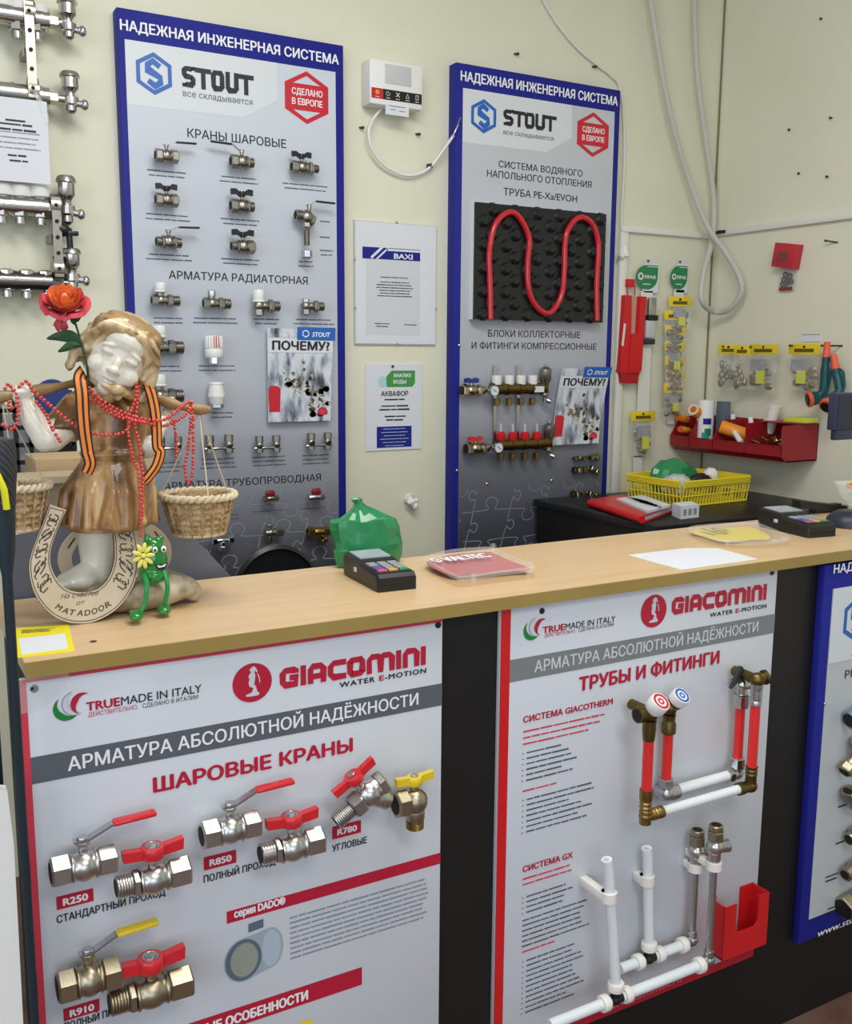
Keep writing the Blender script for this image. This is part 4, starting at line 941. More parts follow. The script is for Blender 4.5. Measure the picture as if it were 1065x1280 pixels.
def para(par, p0, p1, n, dz, mt, seed, th=.0036, bullets=False, rag=.35):
    q = MB(); q.lines(p0[0], p1[0], (p0[1]+p1[1])/2, n, dz, th, YP-.0006, 0, seed, rag)
    if bullets:
        for i in range(n): q.rect(p0[0]-.009, (p0[1]+p1[1])/2-i*dz-.0012, p0[0]-.0066, (p0[1]+p1[1])/2-i*dz+.0012, YP-.0006, 0)
    q.build('paragraph_print', mt, par)
para(pt, (0.9575, 0.8346), (1.1493, 0.8265), 3, .0115, M_PINKRED, 1, rag=.3)
para(pt, (0.966, 0.7946), (1.0827, 0.7866), 6, .0102, M_GREYTXT, 2, bullets=True)
para(pt, (0.9594, 0.7222), (1.0338, 0.7185), 1, .01, M_PINKRED, 3, rag=.05)
para(pt, (0.9684, 0.7062), (1.1347, 0.7003), 7, .0102, M_GREYTXT, 4, bullets=True, rag=.5)
para(pt, (0.9638, 0.5542), (1.0844, 0.5514), 2, .0105, M_PINKRED, 5, rag=.2)
para(pt, (0.9729, 0.5216), (1.0946, 0.5123), 4, .0102, M_GREYTXT, 6, bullets=True)
para(pt, (0.9653, 0.4773), (1.1218, 0.4668), 6, .0102, M_GREYTXT, 7, rag=.2)
para(pt, (0.9665, 0.411), (1.0425, 0.4088), 1, .01, M_PINKRED, 8, rag=.05)
para(pt, (0.9764, 0.393), (1.111, 0.3878), 11, .0104, M_GREYTXT, 9, bullets=True)

# --- pipe samples on the second poster
M_PEXR = mat('red_pipe_plastic', (222, 44, 44), 0.3, coat=.3)
M_PEXW = mat('white_pipe_plastic', (226, 232, 234), 0.35)
M_CLIP = mat('white_clip', (236, 232, 226), 0.4)
def pt3(p, y): return V((p[0], y, p[1]))
def loop(label, y, A, B, C_, D_, cap, capring, fitm, nutm, pr, red0, red1):
    """A top of the left leg, B bottom left corner, C bottom right corner, D top of the right leg"""
    a, b, c, d = (pt3(p, y) for p in (A, B, C_, D_))
    b.x = a.x; d.x = c.x = (c.x+d.x)/2; c.z = b.z = (b.z+c.z)/2
    t = thing('pipe_loop', label, 'pipe sample', (a.x, YP, b.z))
    return t, a, b, c, d
# front loop (brass fittings)
t, a, b, c, d = loop('red and white pipe loop with brass fittings and white red-ringed cap, nearer the viewer', 1.278, (1.1864, 0.8466), (1.1997, 0.6487), (1.4614, 0.6492), (1.4498, 0.8463), 0, 0, 0, 0, 0, 0, 0)
R_ = .0098
m = MB(); m.cyl(a+V((0, 0, -.040)), V((a.x, a.y, b.z+.050)), R_, 16); m.build('red_pipe', M_PEXR, t)
m = MB(); m.cyl(b+V((.036, 0, 0)), c+V((-.03, 0, 0)), R_*.9, 16); m.build('white_pipe', M_PEXW, t)
m = MB(); m.cyl(c+V((0, 0, .035)), d+V((0, 0, -.030)), R_, 16); m.build('red_pipe', M_PEXR, t)
m = MB(); m.ell(a, (.017, .017, .017)); m.cyl(a, a+V((-.028, 0, .0)), .0135); m.lathe([(.0145, 0), (.0145, .008)], a+V((-.022, 0, 0)), (-1, 0, 0), 16); m.lathe([(.0115, .0305), (.0115, .0302)], a, (-1, 0, 0), 14, 1)
m.lathe([(.013, -.014), (.012, -.022), (.0125, -.03), (.011, -.048), (.0105, -.052)], a, (0, 0, 1), 16); m.cyl(a, a+V((0, .05, 0)), .010); m.cyl(a, a+V((.010, -.012, .012)), .011)
m.build('valve_body', [M_BRASSD, M_BORE], t)
def ringcap(mb, base, dirv, r, L):
    mb.lathe([(r*.85, 0), (r, L*.15), (r*1.02, L*.9), (r*.95, L)], base, dirv, 22, 0)
    mb.lathe([(r*.82, L+.0004), (r*.56, L+.0004)], base, dirv, 22, 1); mb.lathe([(r*.84, L+.0002), (r*.1, L+.0002)], base, dirv, 22, 0)
    mb.lathe([(r*.30, L+.0008), (r*.08, L+.0008)], base, dirv, 14, 1)
def lathe_open(mb, prof, o, ax, n, m):
    k = len(mb.f); mb.lathe(prof, o, ax, n, m)
    mb.f = mb.f[:k+n*(len(prof)-1)]; mb.mi = mb.mi[:len(mb.f)]
def ringcap(mb, base, dirv, r, L):
    mb.lathe([(r*.85, 0), (r, L*.15), (r*1.02, L*.9), (r*.95, L)], base, dirv, 22, 0)
    lathe_open(mb, [(r*.60, L+.0004), (r*.86, L+.0004)][::-1], base, dirv, 22, 1)
    lathe_open(mb, [(r*.38, L+.0004), (r*.18, L+.0004)], base, dirv, 16, 1)
DC = V((.12, -.62, .76)).normalized()
m = MB(); ringcap(m, a+DC*.010, DC, .0185, .026); m.build('cap', [M_WHITE, M_REDP], t)
m = MB(); m.lathe([(.0125, .052), (.0125, .034), (.0105, .030), (.012, .026), (.0105, .022), (.012, .018), (.0105, .014), (.012, .010), (.011, .004), (.011, -.014)][::-1], b, (0, 0, 1), 16); m.ell(b, .0125)
m.lathe([(.011, 0), (.0105, .012), (.012, .016), (.0105, .020), (.012, .024), (.0105, .028), (.012, .032), (.0115, .040)], b, (1, 0, 0), 16); m.build('press_elbow', M_BRASS, t)
m = MB(); m.lathe([(.0125, .040), (.0105, .036), (.012, .032), (.0105, .028), (.012, .024), (.0105, .020), (.0115, .0), (.0115, -.004)][::-1], c, (0, 0, 1), 16); m.ell(c, .0135); m.lathe([(.0115, 0), (.0115, .02), (.0125, .022), (.0125, .034)], c, (-1, 0, 0), 16); m.build('press_elbow', M_BRASSD, t)
m = MB(); m.lathe([(.0115, -.032), (.0115, -.024), (.0105, -.022), (.0118, -.018), (.0105, -.014), (.0118, -.010), (.0105, -.006), (.012, 0), (.012, .012)], d, (0, 0, 1), 16); m.build('press_coupling', M_STEEL, t)
m = MB(); e2 = d+V((0, 0, .018)); m.ell(e2, .0145); m.cyl(e2, e2+V((.018, -.004, .004)), .0125); m.cyl(e2, e2+V((.004, .06, .0)), .0105); m.lathe([(.0145, 0), (.0145, .007)], e2+V((.014, -.003, .003)), V((.97, -.2, .2)), 16); m.lathe([(.0112, .0215), (.0112, .0217)], e2, V((.97, -.2, .2)), 14, 1); m.build('top_elbow', [M_BRASSD, M_BORE], t)
# rear loop (chrome fittings)
t, a, b, c, d = loop('red and white pipe loop with chrome fittings and white blue-ringed cap, nearer the poster', 1.318, (1.2716, 0.8273), (1.2772, 0.6599), (1.4599, 0.6573), (1.4588, 0.822), 0, 0, 0, 0, 0, 0, 0)
R_ = .0096
m = MB(); m.cyl(a+V((0, 0, -.036)), V((a.x, a.y, b.z+.02)), R_, 16); m.build('red_pipe', M_PEXR, t)
m = MB(); m.cyl(b+V((.02, 0, 0)), c+V((-.02, 0, 0)), R_*1.05, 16); m.build('white_pipe', M_PEXW, t)
m = MB(); m.cyl(c+V((0, 0, .02)), d+V((0, 0, -.02)), R_, 16); m.build('red_pipe', M_PEXR, t)
m = MB(); m.ell(a, (.014, .014, .016)); m.cyl(a, a+V((.022, 0, .004)), .010); m.cyl(a, a+V((.01, -.012, .018)), .010); m.lathe([(.013, -.012), (.0115, -.02), (.0115, -.026), (.0138, -.030), (.0138, -.048), (.0115, -.050)], a, (0, 0, 1), 16); m.cyl(a, a+V((0, .024, 0)), .009); m.build('valve_body', M_BRASSD, t)
m = MB(); ringcap(m, a+V((.008, -.008, .014)), DC, .0175, .020); m.build('cap', [M_WHITE, M_BLUEL], t)
m = MB(); m.hexn(b+V((0, 0, .03)), b+V((0, 0, .012)), .015); m.ell(b, .0155); m.lathe([(.0165, 0), (.0175, .012), (.0165, .022), (.012, .026)], b+V((.004, 0, 0)), (1, 0, 0), 16); m.lathe([(.012, -.018), (.014, -.014), (.014, .004)], b, (0, -1, .2), 14); m.cyl(b, b+V((0, .024, 0)), .009); m.build('chrome_elbow', M_STEEL, t)
m = MB(); m.ell(c, .0125); m.cyl(c, c+V((0, 0, .016)), .0115); m.cyl(c, c+V((-.018, 0, 0)), .0115); m.build('chrome_elbow', M_STEEL, t)
m = MB(); m.hexn(c+V((0, 0, .012)), c+V((0, 0, .034)), .0160); m.build('nut', M_CHROME, t)
m = MB(); m.hexn(c+V((-.014, 0, 0)), c+V((-.028, 0, 0)), .0155); m.build('nut', M_CHROME, t)
m = MB(); m.hexn(d+V((0, 0, -.026)), d+V((0, 0, .002)), .0165); m.build('nut', M_CHROME, t)
m = MB(); m.cyl(d, d+V((0, 0, .02)), .011); m.ell(d+V((0, 0, .02)), .013); m.cyl(d+V((0, 0, .018)), d+V((.026, 0, .016)), .009); m.cyl(d+V((0, 0, .018)), d+V((0, .024, .016)), .009); m.build('valve_body', M_NICKEL, t)
m = MB(); c_ = d+V((-.008, 0, .030)); m.M = Matrix.Translation(c_); m.plate([(-.026, -.012), (-.004, .028), (.0, .030), (.016, .010), (.006, .004), (-.010, -.002)], -.006, .002); m.build('triangle_handle', M_DKGREY, t)

# white pipes with brackets
def ringclip(mb, c, ax, r, L): mb.lathe([(r*.95, -L/2), (r, -L/2+.002), (r, L/2-.002), (r*.95, L/2)], c, ax, 18)
def white_rig(label, y, V0, V1_, vclip, tee, Hl, Hr, elb, tubetop, headc):
    top = pt3(V0, y); bot = pt3(V1_, y); te = pt3(tee, y); hl = pt3(Hl, y); hr = pt3(Hr, y); el = pt3(elb, y); tt = pt3(tubetop, y); hd = pt3(headc, y)
    hr.z = hl.z = te.z; el.z = te.z+.004; tt.x = el.x; hd.x = el.x; bot.x = te.x
    t = thing('pipe_assembly', label, 'pipe sample', (te.x, YP, te.z))
    R = .0098
    m = MB(); m.tube(catmull([top, top.lerp(bot, .12)+V((.002, 0, 0)), top.lerp(bot, .45)+V((.001, 0, 0)), bot], 6), R, 16); m.lathe([(R*.62, .0002), (R*.3, .0003)], top, top-bot, 12, 1); m.build('upright_pipe', [M_PEXW, M_GREYP], t)
    m = MB(); m.cyl(hl, te+V((-.014, 0, 0)), R, 16); m.build('cross_pipe', M_PEXW, t)
    m = MB(); m.cyl(te+V((.014, 0, 0)), el+V((-.014, 0, -.004)), R, 16); m.build('cross_pipe', M_PEXW, t)
    m = MB(); m.ell(te, .0115); m.cyl(te+V((-.022, 0, 0)), te+V((.022, 0, 0)), .0095); m.cyl(te, te+V((0, 0, .022)), .0095); m.build('tee', M_BLACKP, t)
    for c, ax in ((te+V((0, 0, .026)), (0, 0, 1)), (te+V((-.026, 0, 0)), (1, 0, 0)), (te+V((.026, 0, 0)), (1, 0, 0)), (el+V((-.024, 0, -.004)), (1, 0, 0))):
        m = MB(); ringclip(m, c, ax, .0155, .015); m.build('white_sleeve', M_CLIP, t)
    vc = pt3(vclip, y)
    m = MB(); vc.x = top.lerp(bot, .25).x
    m.lathe([(.0145, -.009), (.0145, .009)], vc, (0, 0, 1), 18); m.box((vc.x-.006, (vc.y+YP)/2, vc.z), (.017, YP-vc.y, .018), bev=.003); m.build('wall_clip', M_CLIP, t)
    m = MB(); m.ell(el, .0125); m.cyl(el, el+V((-.018, 0, -.003)), .011); m.cyl(el, el+V((0, 0, .02)), .010); m.build('elbow', M_STEEL, t)
    m = MB(); m.cyl(el+V((0, 0, .016)), tt, .0072, 14); m.build('chrome_tube', M_STEEL, t)
    m = MB(); m.lathe([(.0155, -.008), (.0155, .008)], tt, (0, 0, 1), 18); m.box((tt.x-.004, (tt.y+YP)/2, tt.z), (.014, YP-tt.y, .016), bev=.003); m.build('wall_clip', M_CLIP, t)
    m = MB(); m.cyl(tt+V((0, 0, .008)), hd, .012); m.ell(hd, (.0165, .0165, .018)); m.cyl(hd, hd+V((.024, -.006, .0)), .0125); m.build('valve_body', M_NICKEL, t)
    m = MB(); m.lathe([(.0128, 0), (.0128, .006), (.009, .008)], hd+V((.022, -.006, 0)), V((1, -.25, 0)), 16); m.build('lockshield_cap', M_STEEL, t)
    m = MB(); m.hexn(hd+V((0, 0, .014)), hd+V((0, 0, .034)), .0165); m.build('union_nut', M_BRASSN, t)
    m = MB(); m.lathe([(.0115, .034), (.0135, .036), (.0135, .044), (.0115, .046)], hd, (0, 0, 1), 16); m.lathe([(.0095, .0462), (.0095, .0464)], hd, (0, 0, 1), 16, 1); m.build('olive_ring', [M_BRASSN, M_BORE], t)
    return t
white_rig('white pipe tee assembly with chrome riser, nearer the poster', 1.318, (1.2307, 0.5571), (1.245, 0.3483), (1.2326, 0.4914), (1.248, 0.3246), (1.1769, 0.3299), (1.344, 0.3292), (1.3605, 0.3358), (1.3458, 0.4853), (1.3509, 0.5171))
white_rig('longer white pipe tee assembly with chrome riser, nearer the viewer and reaching the frame bottom', 1.276, (1.0978, 0.5889), (1.1315, 0.3272), (1.1084, 0.5152), (1.131, 0.3036), (0.981, 0.3077), (1.35, 0.3117), (1.3658, 0.3259), (1.3553, 0.5078), (1.3633, 0.5447))

# red leaflet holder
hA = (1.43, 1.3, 0.3858); hB = (1.4398, 1.3, 0.2708); hC = (1.5544, 1.3, 0.3866); hD = (1.5561, 1.3, 0.2686)
x0, x1 = hA[0], (hC[0]+hD[0])/2; z0, z1 = (hB[2]+hD[2])/2, (hA[2]+hC[2])/2; W = x1-x0; HH = z1-z0
ho = thing('leaflet_holder', 'empty red plastic leaflet holder at the lower corner of the pipes poster', 'leaflet holder', ((x0+x1)/2, YP, z0))
q = MB(); q.plate([(x0, z0), (x1, z0), (x1, z1), (x1-W*.23, z1), (x1-W*.23, z0+HH*.52), (x1-W*.30, z0+HH*.44), (x0+W*.34, z0+HH*.44), (x0+W*.26, z0+HH*.52), (x0+W*.26, z1), (x0, z1)], 1.299, 1.302); q.build('front_plate', M_RED, ho)
q = MB(); q.box((x0+.0015, 1.322, (z0+z1)/2), (.003, .042, HH)); q.build('side_plate', M_RED, ho)
q = MB(); q.box((x1-.0015, 1.322, (z0+z1)/2), (.003, .042, HH)); q.build('side_plate', M_RED, ho)
q = MB(); q.box(((x0+x1)/2, 1.322, z0+.0015), (W, .042, .003)); q.build('bottom_plate', M_RED, ho)
q = MB(); q.plate([(x0, z0-.012), (x1, z0-.012), (x1, z1), (x1-W*.3, z1), (x1-W*.3, z0+.02), (x0+W*.15, z0+.02), (x0+W*.15, z1), (x0, z1)], 1.3415, 1.3438); q.build('back_plate', M_RED, ho)

# --- blue framed board at the right end of the counter
k0 = (1.687, 1.0582); k1 = (1.7284, 1.0239); kb = (1.7214, 0.2)
X0 = (k0[0]+kb[0])/2; BW_ = .028
ZT, ZB = 1.052, kb[1]
bb = thing('display_board', 'blue framed fittings display board at the right end of the counter front', 'display board', (X0+.30, 1.355, ZB))
MB().box((X0+.30, 1.346, (ZT+ZB)/2), (.60, .018, ZT-ZB), bev=.002).build('frame', M_BLUE, bb)
MB().box((X0+.30, 1.3366, (ZT+ZB)/2-.0), (.60-2*BW_, .0012, ZT-ZB-.105)).build('face_panel', mat('counter_board_print', (190, 196, 200), .4, noise=.02), bb)
YQ = 1.3355
p0 = (1.7274, 1.0335); p1 = (1.7881, 1.0368)
q = MB(); q.text('НАДЕЖНАЯ ИНЖЕНЕРНАЯ СИСТЕМА', p0[0], p0[1], .535, .0185, YQ-.0016, bold=.07); q.build('title_lettering', M_WHITETXT, bb)
q = MB(); q.rect(X0+BW_, ZT-.215, X0+.38, ZT-.053, YQ-.0004); q.build('logo_badge', M_BADGE, bb)
q = MB(); p0 = (1.7719, 0.926); stout_logo(q, p0[0]+.045, p0[1], .09, .105, YQ-.0008, 0, 0); q.build('logo_emblem', M_BLUEL, bb)
p0 = (1.8053, 0.8305); p1 = (1.7896, 0.797)
q = MB(); q.text('ТРУБОПРОВОДНЫЕ', p0[0], p0[1], .30, .017, YQ-.0006, bold=.03); q.build('heading_lettering', M_DARKTXT, bb)
q = MB(); q.text('РЕЗЬБОВЫЕ ФИТИНГИ', p1[0], p1[1], .34, .017, YQ-.0006, bold=.03); q.build('heading_lettering', M_DARKTXT, bb)
p0 = (1.7625, 0.2028)
q = MB(); q.text('www.stout.ru', p0[0], p0[1], .19, .0165, YQ-.0016, bold=.05, shear=.15); q.build('web_lettering', M_WHITETXT, bb)
for p_, n in (((1.7982, 0.5968), 1), ((1.8, 0.5008), 1), ((1.802, 0.4141), 1), ((1.7765, 0.3407), 2), ((1.791, 0.2604), 2)):
    q = MB(); q.lines(p_[0], p_[0]+.05, p_[1], n, .01, .0042, YQ-.0006, 0, n, .2); q.build('caption_print', M_DARKTXT, bb)
p_ = (1.734, 0.7488); MB().lathe([(.004, 0), (.002, .002)], (p_[0], 1.3368, p_[1]), (0, -1, 0), 10).build('screw', M_STEEL, bb)
M_BLG = mat('blue_grey_fitting', (120, 140, 160), .35, .5)
for p_, s_, lab, parts in (
    ((1.8181, 0.7163), .062, 'blue grey pipe coupling, topmost on the counter blue board', [('body', M_BLG, [('c', -.5, 0, .5, 0, .3)]), ('nut', M_BLG, [('h', -.55, 0, -.3, 0, .34)]), ('bore', M_BORE, [('o', -.55, 0, -1, 0, .24)])]),
    ((1.8197, 0.6243), .07, 'brass angled fitting, second on the counter blue board', [('body', M_BRASSN, [('c', -.4, -.25, .2, .0, .2), ('c', .1, 0, .1, .45, .2)]), ('nut', M_BRASSN, [('h', -.6, -.33, -.35, -.22, .26)]), ('nut', M_BRASSN, [('h', .1, .25, .1, .5, .28)]), ('bore', M_BORE, [('o', -.6, -.33, -1, -.4, .18)])]),
    ((1.8324, 0.5215), .07, 'brass elbow with upright nut, third on the counter blue board', [('body', M_BRASSN, [('b', -.1, -.05, .28), ('c', -.1, 0, .5, -.25, .22)]), ('nut', M_BRASSN, [('h', -.25, .1, -.3, .45, .3)]), ('bore', M_BORE, [('o', -.3, .45, 0, 1, .2)])]),
    ((1.8408, 0.4347), .065, 'brass union, fourth on the counter blue board', [('body', M_BRASSN, [('c', -.4, 0, .5, 0, .22)]), ('nut', M_BRASSN, [('h', -.15, 0, .2, 0, .32)]), ('bore', M_BORE, [('o', -.4, 0, -1, 0, .17)])]),
    ((1.8436, 0.3533), .065, 'brass nipple, fifth on the counter blue board', [('body', M_BRASSN, [('h', -.1, 0, .2, 0, .3)]), ('thread', M_BRASSN, [('t', -.5, 0, -.1, 0, .24)]), ('thread', M_BRASSN, [('t', .2, 0, .55, 0, .24)]), ('bore', M_BORE, [('o', -.5, 0, -1, 0, .17)])]),
    ((1.8501, 0.2707), .07, 'large brass reducer bush, lowest on the counter blue board', [('body', M_BRASSN, [('h', -.5, 0, -.1, 0, .42)]), ('thread', M_BRASSN, [('t', -.1, 0, .4, 0, .36)]), ('bore', M_BORE, [('o', -.5, 0, -1, 0, .32)])])):
    fitting('pipe_fitting', lab, 'fitting', (p_[0], YQ+.0005, p_[1]), s_, parts, .022, 10, 'fittings on the counter blue board')

# ---------------------------------------------------------------- helpers for the soft and round things
def flatM(o, u, v):
    u = V(u).normalized(); v = V(v); v = (v-u*v.dot(u)).normalized(); n = u.cross(v)
    m = Matrix((u, -n, v)).transposed().to_4x4(); m.translation = V(o); return m
def organic(mb, name, mats, parent, voxel=0.003, smooth=4, factor=.5, angle=180):
    """joins overlapping lumps into one continuous skin"""
    me = bpy.data.meshes.new(name); me.from_pydata([tuple(p) for p in mb.v], [], mb.f); me.update()
    o = bpy.data.objects.new(name, me); COL.objects.link(o)
    r = o.modifiers.new('r', 'REMESH'); r.mode = 'VOXEL'; r.voxel_size = voxel; r.adaptivity = 0
    if smooth: s = o.modifiers.new('s', 'SMOOTH'); s.factor = factor; s.iterations = smooth
    ev = bpy.data.meshes.new_from_object(o.evaluated_get(bpy.context.evaluated_depsgraph_get()))
    vs = [p.co.copy() for p in ev.vertices]; fs = [list(f.vertices) for f in ev.polygons]
    bpy.data.objects.remove(o); bpy.data.meshes.remove(me); bpy.data.meshes.remove(ev)
    q = MB(); q.add(vs, fs)
    return q.build(name, mats, parent, angle=angle)
def warped(mb, fn): mb.v = [fn(p) for p in mb.v]; return mb

# ---------------------------------------------------------------- the statue with the yoke
SY = 1.55
st = thing('statue', 'ceramic girl statue in a brown dress with a yoke on her shoulders', 'statue', ((0.3425, 1.5619)[0], SY+.01, 1.08))
M_BISQUE = mat('bisque', (226, 220, 206), 0.3, noise=.05, scale=14, coat=.3)
M_DRESS = ramp_mat('dress_glaze', [(0.28, (70, 44, 22)), (0.42, (118, 82, 42)), (0.56, (166, 126, 76)), (0.66, (196, 164, 116)), (0.8, (104, 70, 36))], 'X', .34, mapping=(1.6, 1.6, .40), tex='noise', tscale=20, dist=.9, coat=.3)
M_HAIR = ramp_mat('hair_glaze', [(0.3, (120, 92, 56)), (0.5, (190, 162, 118)), (0.7, (222, 200, 160))], 'X', .32, tex='noise', tscale=34, dist=1.2, coat=.3)
M_ROCK = ramp_mat('rock_glaze', [(0.3, (112, 98, 76)), (0.55, (176, 164, 138)), (0.75, (206, 196, 172))], 'X', .5, tex='noise', tscale=26, dist=.4, bump=.4)
M_YOKE = ramp_mat('yoke_wood', [(0.3, (120, 92, 56)), (0.7, (168, 138, 94))], 'X', .45, tex='noise', tscale=20)
# rock base
m = MB(); c = (0.3486, 1.56, 1.0875)
rn = random.Random(2)
m.ell((c[0], 1.565, 1.105), (.105, .075, .030), 20)
for i in range(26):
    a = rn.uniform(0, 2*PI); r = rn.uniform(.55, 1.0); m.ell((c[0]+.098*r*math.cos(a), 1.565+.066*r*math.sin(a), 1.101+rn.uniform(-.004, .014)), (rn.uniform(.016, .03), rn.uniform(.016, .028), rn.uniform(.013, .02)), 10)
c2 = (0.4036, 1.55, 1.106); m.ell((c2[0], 1.56, c2[2]-.004), (.022, .03, .034), 12)
warped(m, lambda p: V((p.x, p.y, max(p.z, 1.0803))))
organic(m, 'rock_base', M_ROCK, st, .004, 2)
# legs and feet
m = MB()
k1 = V((0.3068, 1.575, 1.2159)); a1 = V((0.2995, 1.57, 1.1351)); t1 = V((0.2566, 1.545, 1.1334))
m.tube([k1+V((0, 0, .02)), k1, k1.lerp(a1, .5), a1], [.034, .033, .030, .022], 14); m.ell(a1+V((0, 0, -.006)), .023); m.tube([a1, a1.lerp(t1, .55)+V((0, 0, .002)), t1], [.023, .022, .018], 12); m.ell(t1.lerp(a1, .2), (.032, .026, .017)); m.ell(t1, (.020, .022, .0145))
for i in range(5): m.ell(t1+V((.006*i-.020, .002*i-.012, -.003)), (.008, .011, .009), 8)
k2 = V((0.3538, 1.585, 1.2107)); a2 = V((0.3457, 1.58, 1.1282)); m.tube([k2+V((0, 0, .02)), k2, a2], [.030, .029, .021], 12); m.ell(a2+V((0, -.02, -.004)), (.018, .034, .015))
organic(m, 'legs', M_BISQUE, st, .003, 4)
# dress
m = MB()
neck = V((0.3317, 1.555, 1.4156)); waist = V((0.3268, 1.55, 1.326)); hem = V((0.315, 1.55, 1.2165))
def oval(cs, n=20):
    vs = []; fs = []
    for i, (c, rx, ry) in enumerate(cs):
        for k in range(n):
            an = 2*PI*k/n; vs.append(c+V((rx*math.cos(an), ry*math.sin(an), 0)))
    for i in range(len(cs)-1):
        for k in range(n): fs.append([i*n+k, i*n+(k+1) % n, (i+1)*n+(k+1) % n, (i+1)*n+k][::-1])
    fs.append(list(range(n))); fs.append([(len(cs)-1)*n+k for k in range(n)][::-1])
    return vs, fs
m.add(*oval([(neck+V((0, 0, .012)), .020, .020), (neck+V((0, 0, -.006)), .046, .034), (neck.lerp(waist, .3), .054, .044), (neck.lerp(waist, .7), .050, .044), (waist, .043, .040), (waist.lerp(hem, .25), .054, .050), (waist.lerp(hem, .7), .064, .060), (hem, .066, .062), (hem+V((0, 0, -.006)), .060, .056)]))
for i in range(15):                                            # skirt folds
    an = 2*PI*i/15+.2; w0 = waist+V((.036*math.cos(an), .034*math.sin(an), -.004)); h0 = hem+V((.064*math.cos(an+.12), .060*math.sin(an+.12), .002))
    sw = rn.uniform(-.012, .012); m.tube([w0, w0.lerp(h0, .5)+V((.006*math.cos(an)+sw, .006*math.sin(an), 0)), h0+V((0, 0, rn.uniform(-.008, .004)))], [.006, rn.uniform(.009, .014), rn.uniform(.011, .019)], 8)
sl = V((0.2809, 1.545, 1.393)); el = V((0.2418, 1.525, 1.3565))
m.tube([neck+V((-.03, 0, -.012)), sl, sl.lerp(el, .75)], [.026, .030, .028], 14)
sr = V((0.3765, 1.56, 1.3901)); er = V((0.3859, 1.56, 1.345))
m.tube([neck+V((.03, 0, -.012)), sr, sr.lerp(er, .8)], [.026, .028, .024], 14)
for i in range(6):
    m.tube([sl+V((.012*i-.03, -.024, .0)), sl.lerp(el, .6)+V((.008*i-.02, -.026, -.004))], .005, 6)
m.lathe([(.046, -.006), (.049, 0), (.046, .006)], waist, (0, 0, 1), 20)
organic(m, 'dress', M_DRESS, st, .003, 3)
# collar and bow
m = MB(); bw = V((0.3242, 1.492, 1.4235)); m.ell(bw, (.0105, .008, .0085)); m.ell(bw+V((-.012, .004, .004)), (.012, .006, .005), rot=RY(.5)); m.ell(bw+V((.002, .004, -.010)), (.006, .005, .007))
m.tube([neck+V((-.036, -.026, .004)), neck+V((-.012, -.043, -.004)), bw, neck+V((.02, -.038, -.002)), neck+V((.038, -.02, .006))], [.008, .009, .008, .009, .008], 8)
organic(m, 'collar_bow', M_HAIR, st, .0018, 2)
# arms
m = MB(); hnd = V((0.2016, 1.53, 1.4092)); elb = V((0.2265, 1.52, 1.3528))
m.tube([el.lerp(sl, .35), elb+V((.006, 0, .0)), elb], [.022, .021, .019], 12); m.ell(elb, .019); m.tube([elb, elb.lerp(hnd, .5)+V((-.002, 0, 0)), hnd], [.019, .017, .011], 12); m.ell(hnd+V((-.004, 0, .004)), (.012, .010, .011))
for i in range(4): m.tube([hnd+V((-.008+.005*i, -.008, .004)), hnd+V((-.010+.005*i, -.013, .012)), hnd+V((-.010+.005*i, -.006, .021))], [.0035, .0034, .003], 7)
m.tube([hnd+V((.006, -.004, 0)), hnd+V((.012, -.008, .010))], [.004, .003], 7)
organic(m, 'arm', M_BISQUE, st, .0022, 3)
m = MB(); hr = V((0.4228, 1.575, 1.3883)); er2 = V((0.3767, 1.545, 1.3317))
m.tube([er, er2+V((0, 0, .004))], [.020, .016], 12); m.ell(er2, .0165); m.tube([er2, er2.lerp(hr, .5), hr], [.016, .014, .010], 12); m.ell(hr, (.012, .010, .011))
for i in range(4): m.tube([hr+V((-.008+.005*i, .008, .004)), hr+V((-.008+.005*i, .010, .012)), hr+V((-.008+.005*i, .002, .019))], [.0035, .0034, .003], 7)
m.tube([hr+V((-.006, -.004, 0)), hr+V((-.011, -.008, .010))], [.004, .003], 7)
organic(m, 'arm', M_BISQUE, st, .0022, 3)
# head: local frame x right, -y front, z up
HS_ = 1.08
hc = V((0.3354, 1.535, 1.4662))
HR = (RZ(math.radians(-12)) @ RX(math.radians(6)) @ RY(math.radians(27))).to_3x3()
def hd(x, y, z): return hc + HR @ (V((x, y, z))*HS_)
def hell(mb, c, r, n=14, rot=None): mb.ell(hd(*c), V(r)*HS_, n, 0, (HR @ rot) if rot is not None else HR)
m = MB()
hell(m, (0, .006, .004), (.043, .042, .050), 22); hell(m, (0, -.006, -.016), (.036, .034, .030), 18)
for sg in (-1, 1):
    hell(m, (sg*.021, -.026, -.012), (.015, .012, .014)); hell(m, (sg*.017, -.031, .009), (.0095, .0058, .0052)); hell(m, (sg*.017, -.0315, .0185), (.012, .0048, .0036), 10, RY(sg*.25))
hell(m, (0, -.040, -.004), (.0062, .006, .012)); hell(m, (0, -.044, -.010), (.0075, .007, .006))
hell(m, (-.0055, -.042, -.0115), (.0042, .0045, .004)); hell(m, (.0055, -.042, -.0115), (.0042, .0045, .004))
hell(m, (0, -.037, -.0225), (.0095, .0055, .0030)); hell(m, (0, -.036, -.0285), (.0080, .0055, .0034)); hell(m, (0, -.033, -.039), (.011, .010, .009)); hell(m, (0, -.020, .030), (.032, .018, .019))
m.tube([hd(0, .008, -.035), neck+V((0, 0, -.002))], [.019, .022], 12)
organic(m, 'head', M_BISQUE, st, .0016, 2, .4)
m = MB(); M_LID = mat('eyelid_shade', (176, 168, 156), .5)
for sg in (-1, 1):
    m.tube([hd(sg*.0165+dx, -.0382+abs(dx)*.22, .0085-.0022*math.cos(dx*150)) for dx in (-.0085, -.005, 0, .005, .0085)], .00065, 6)
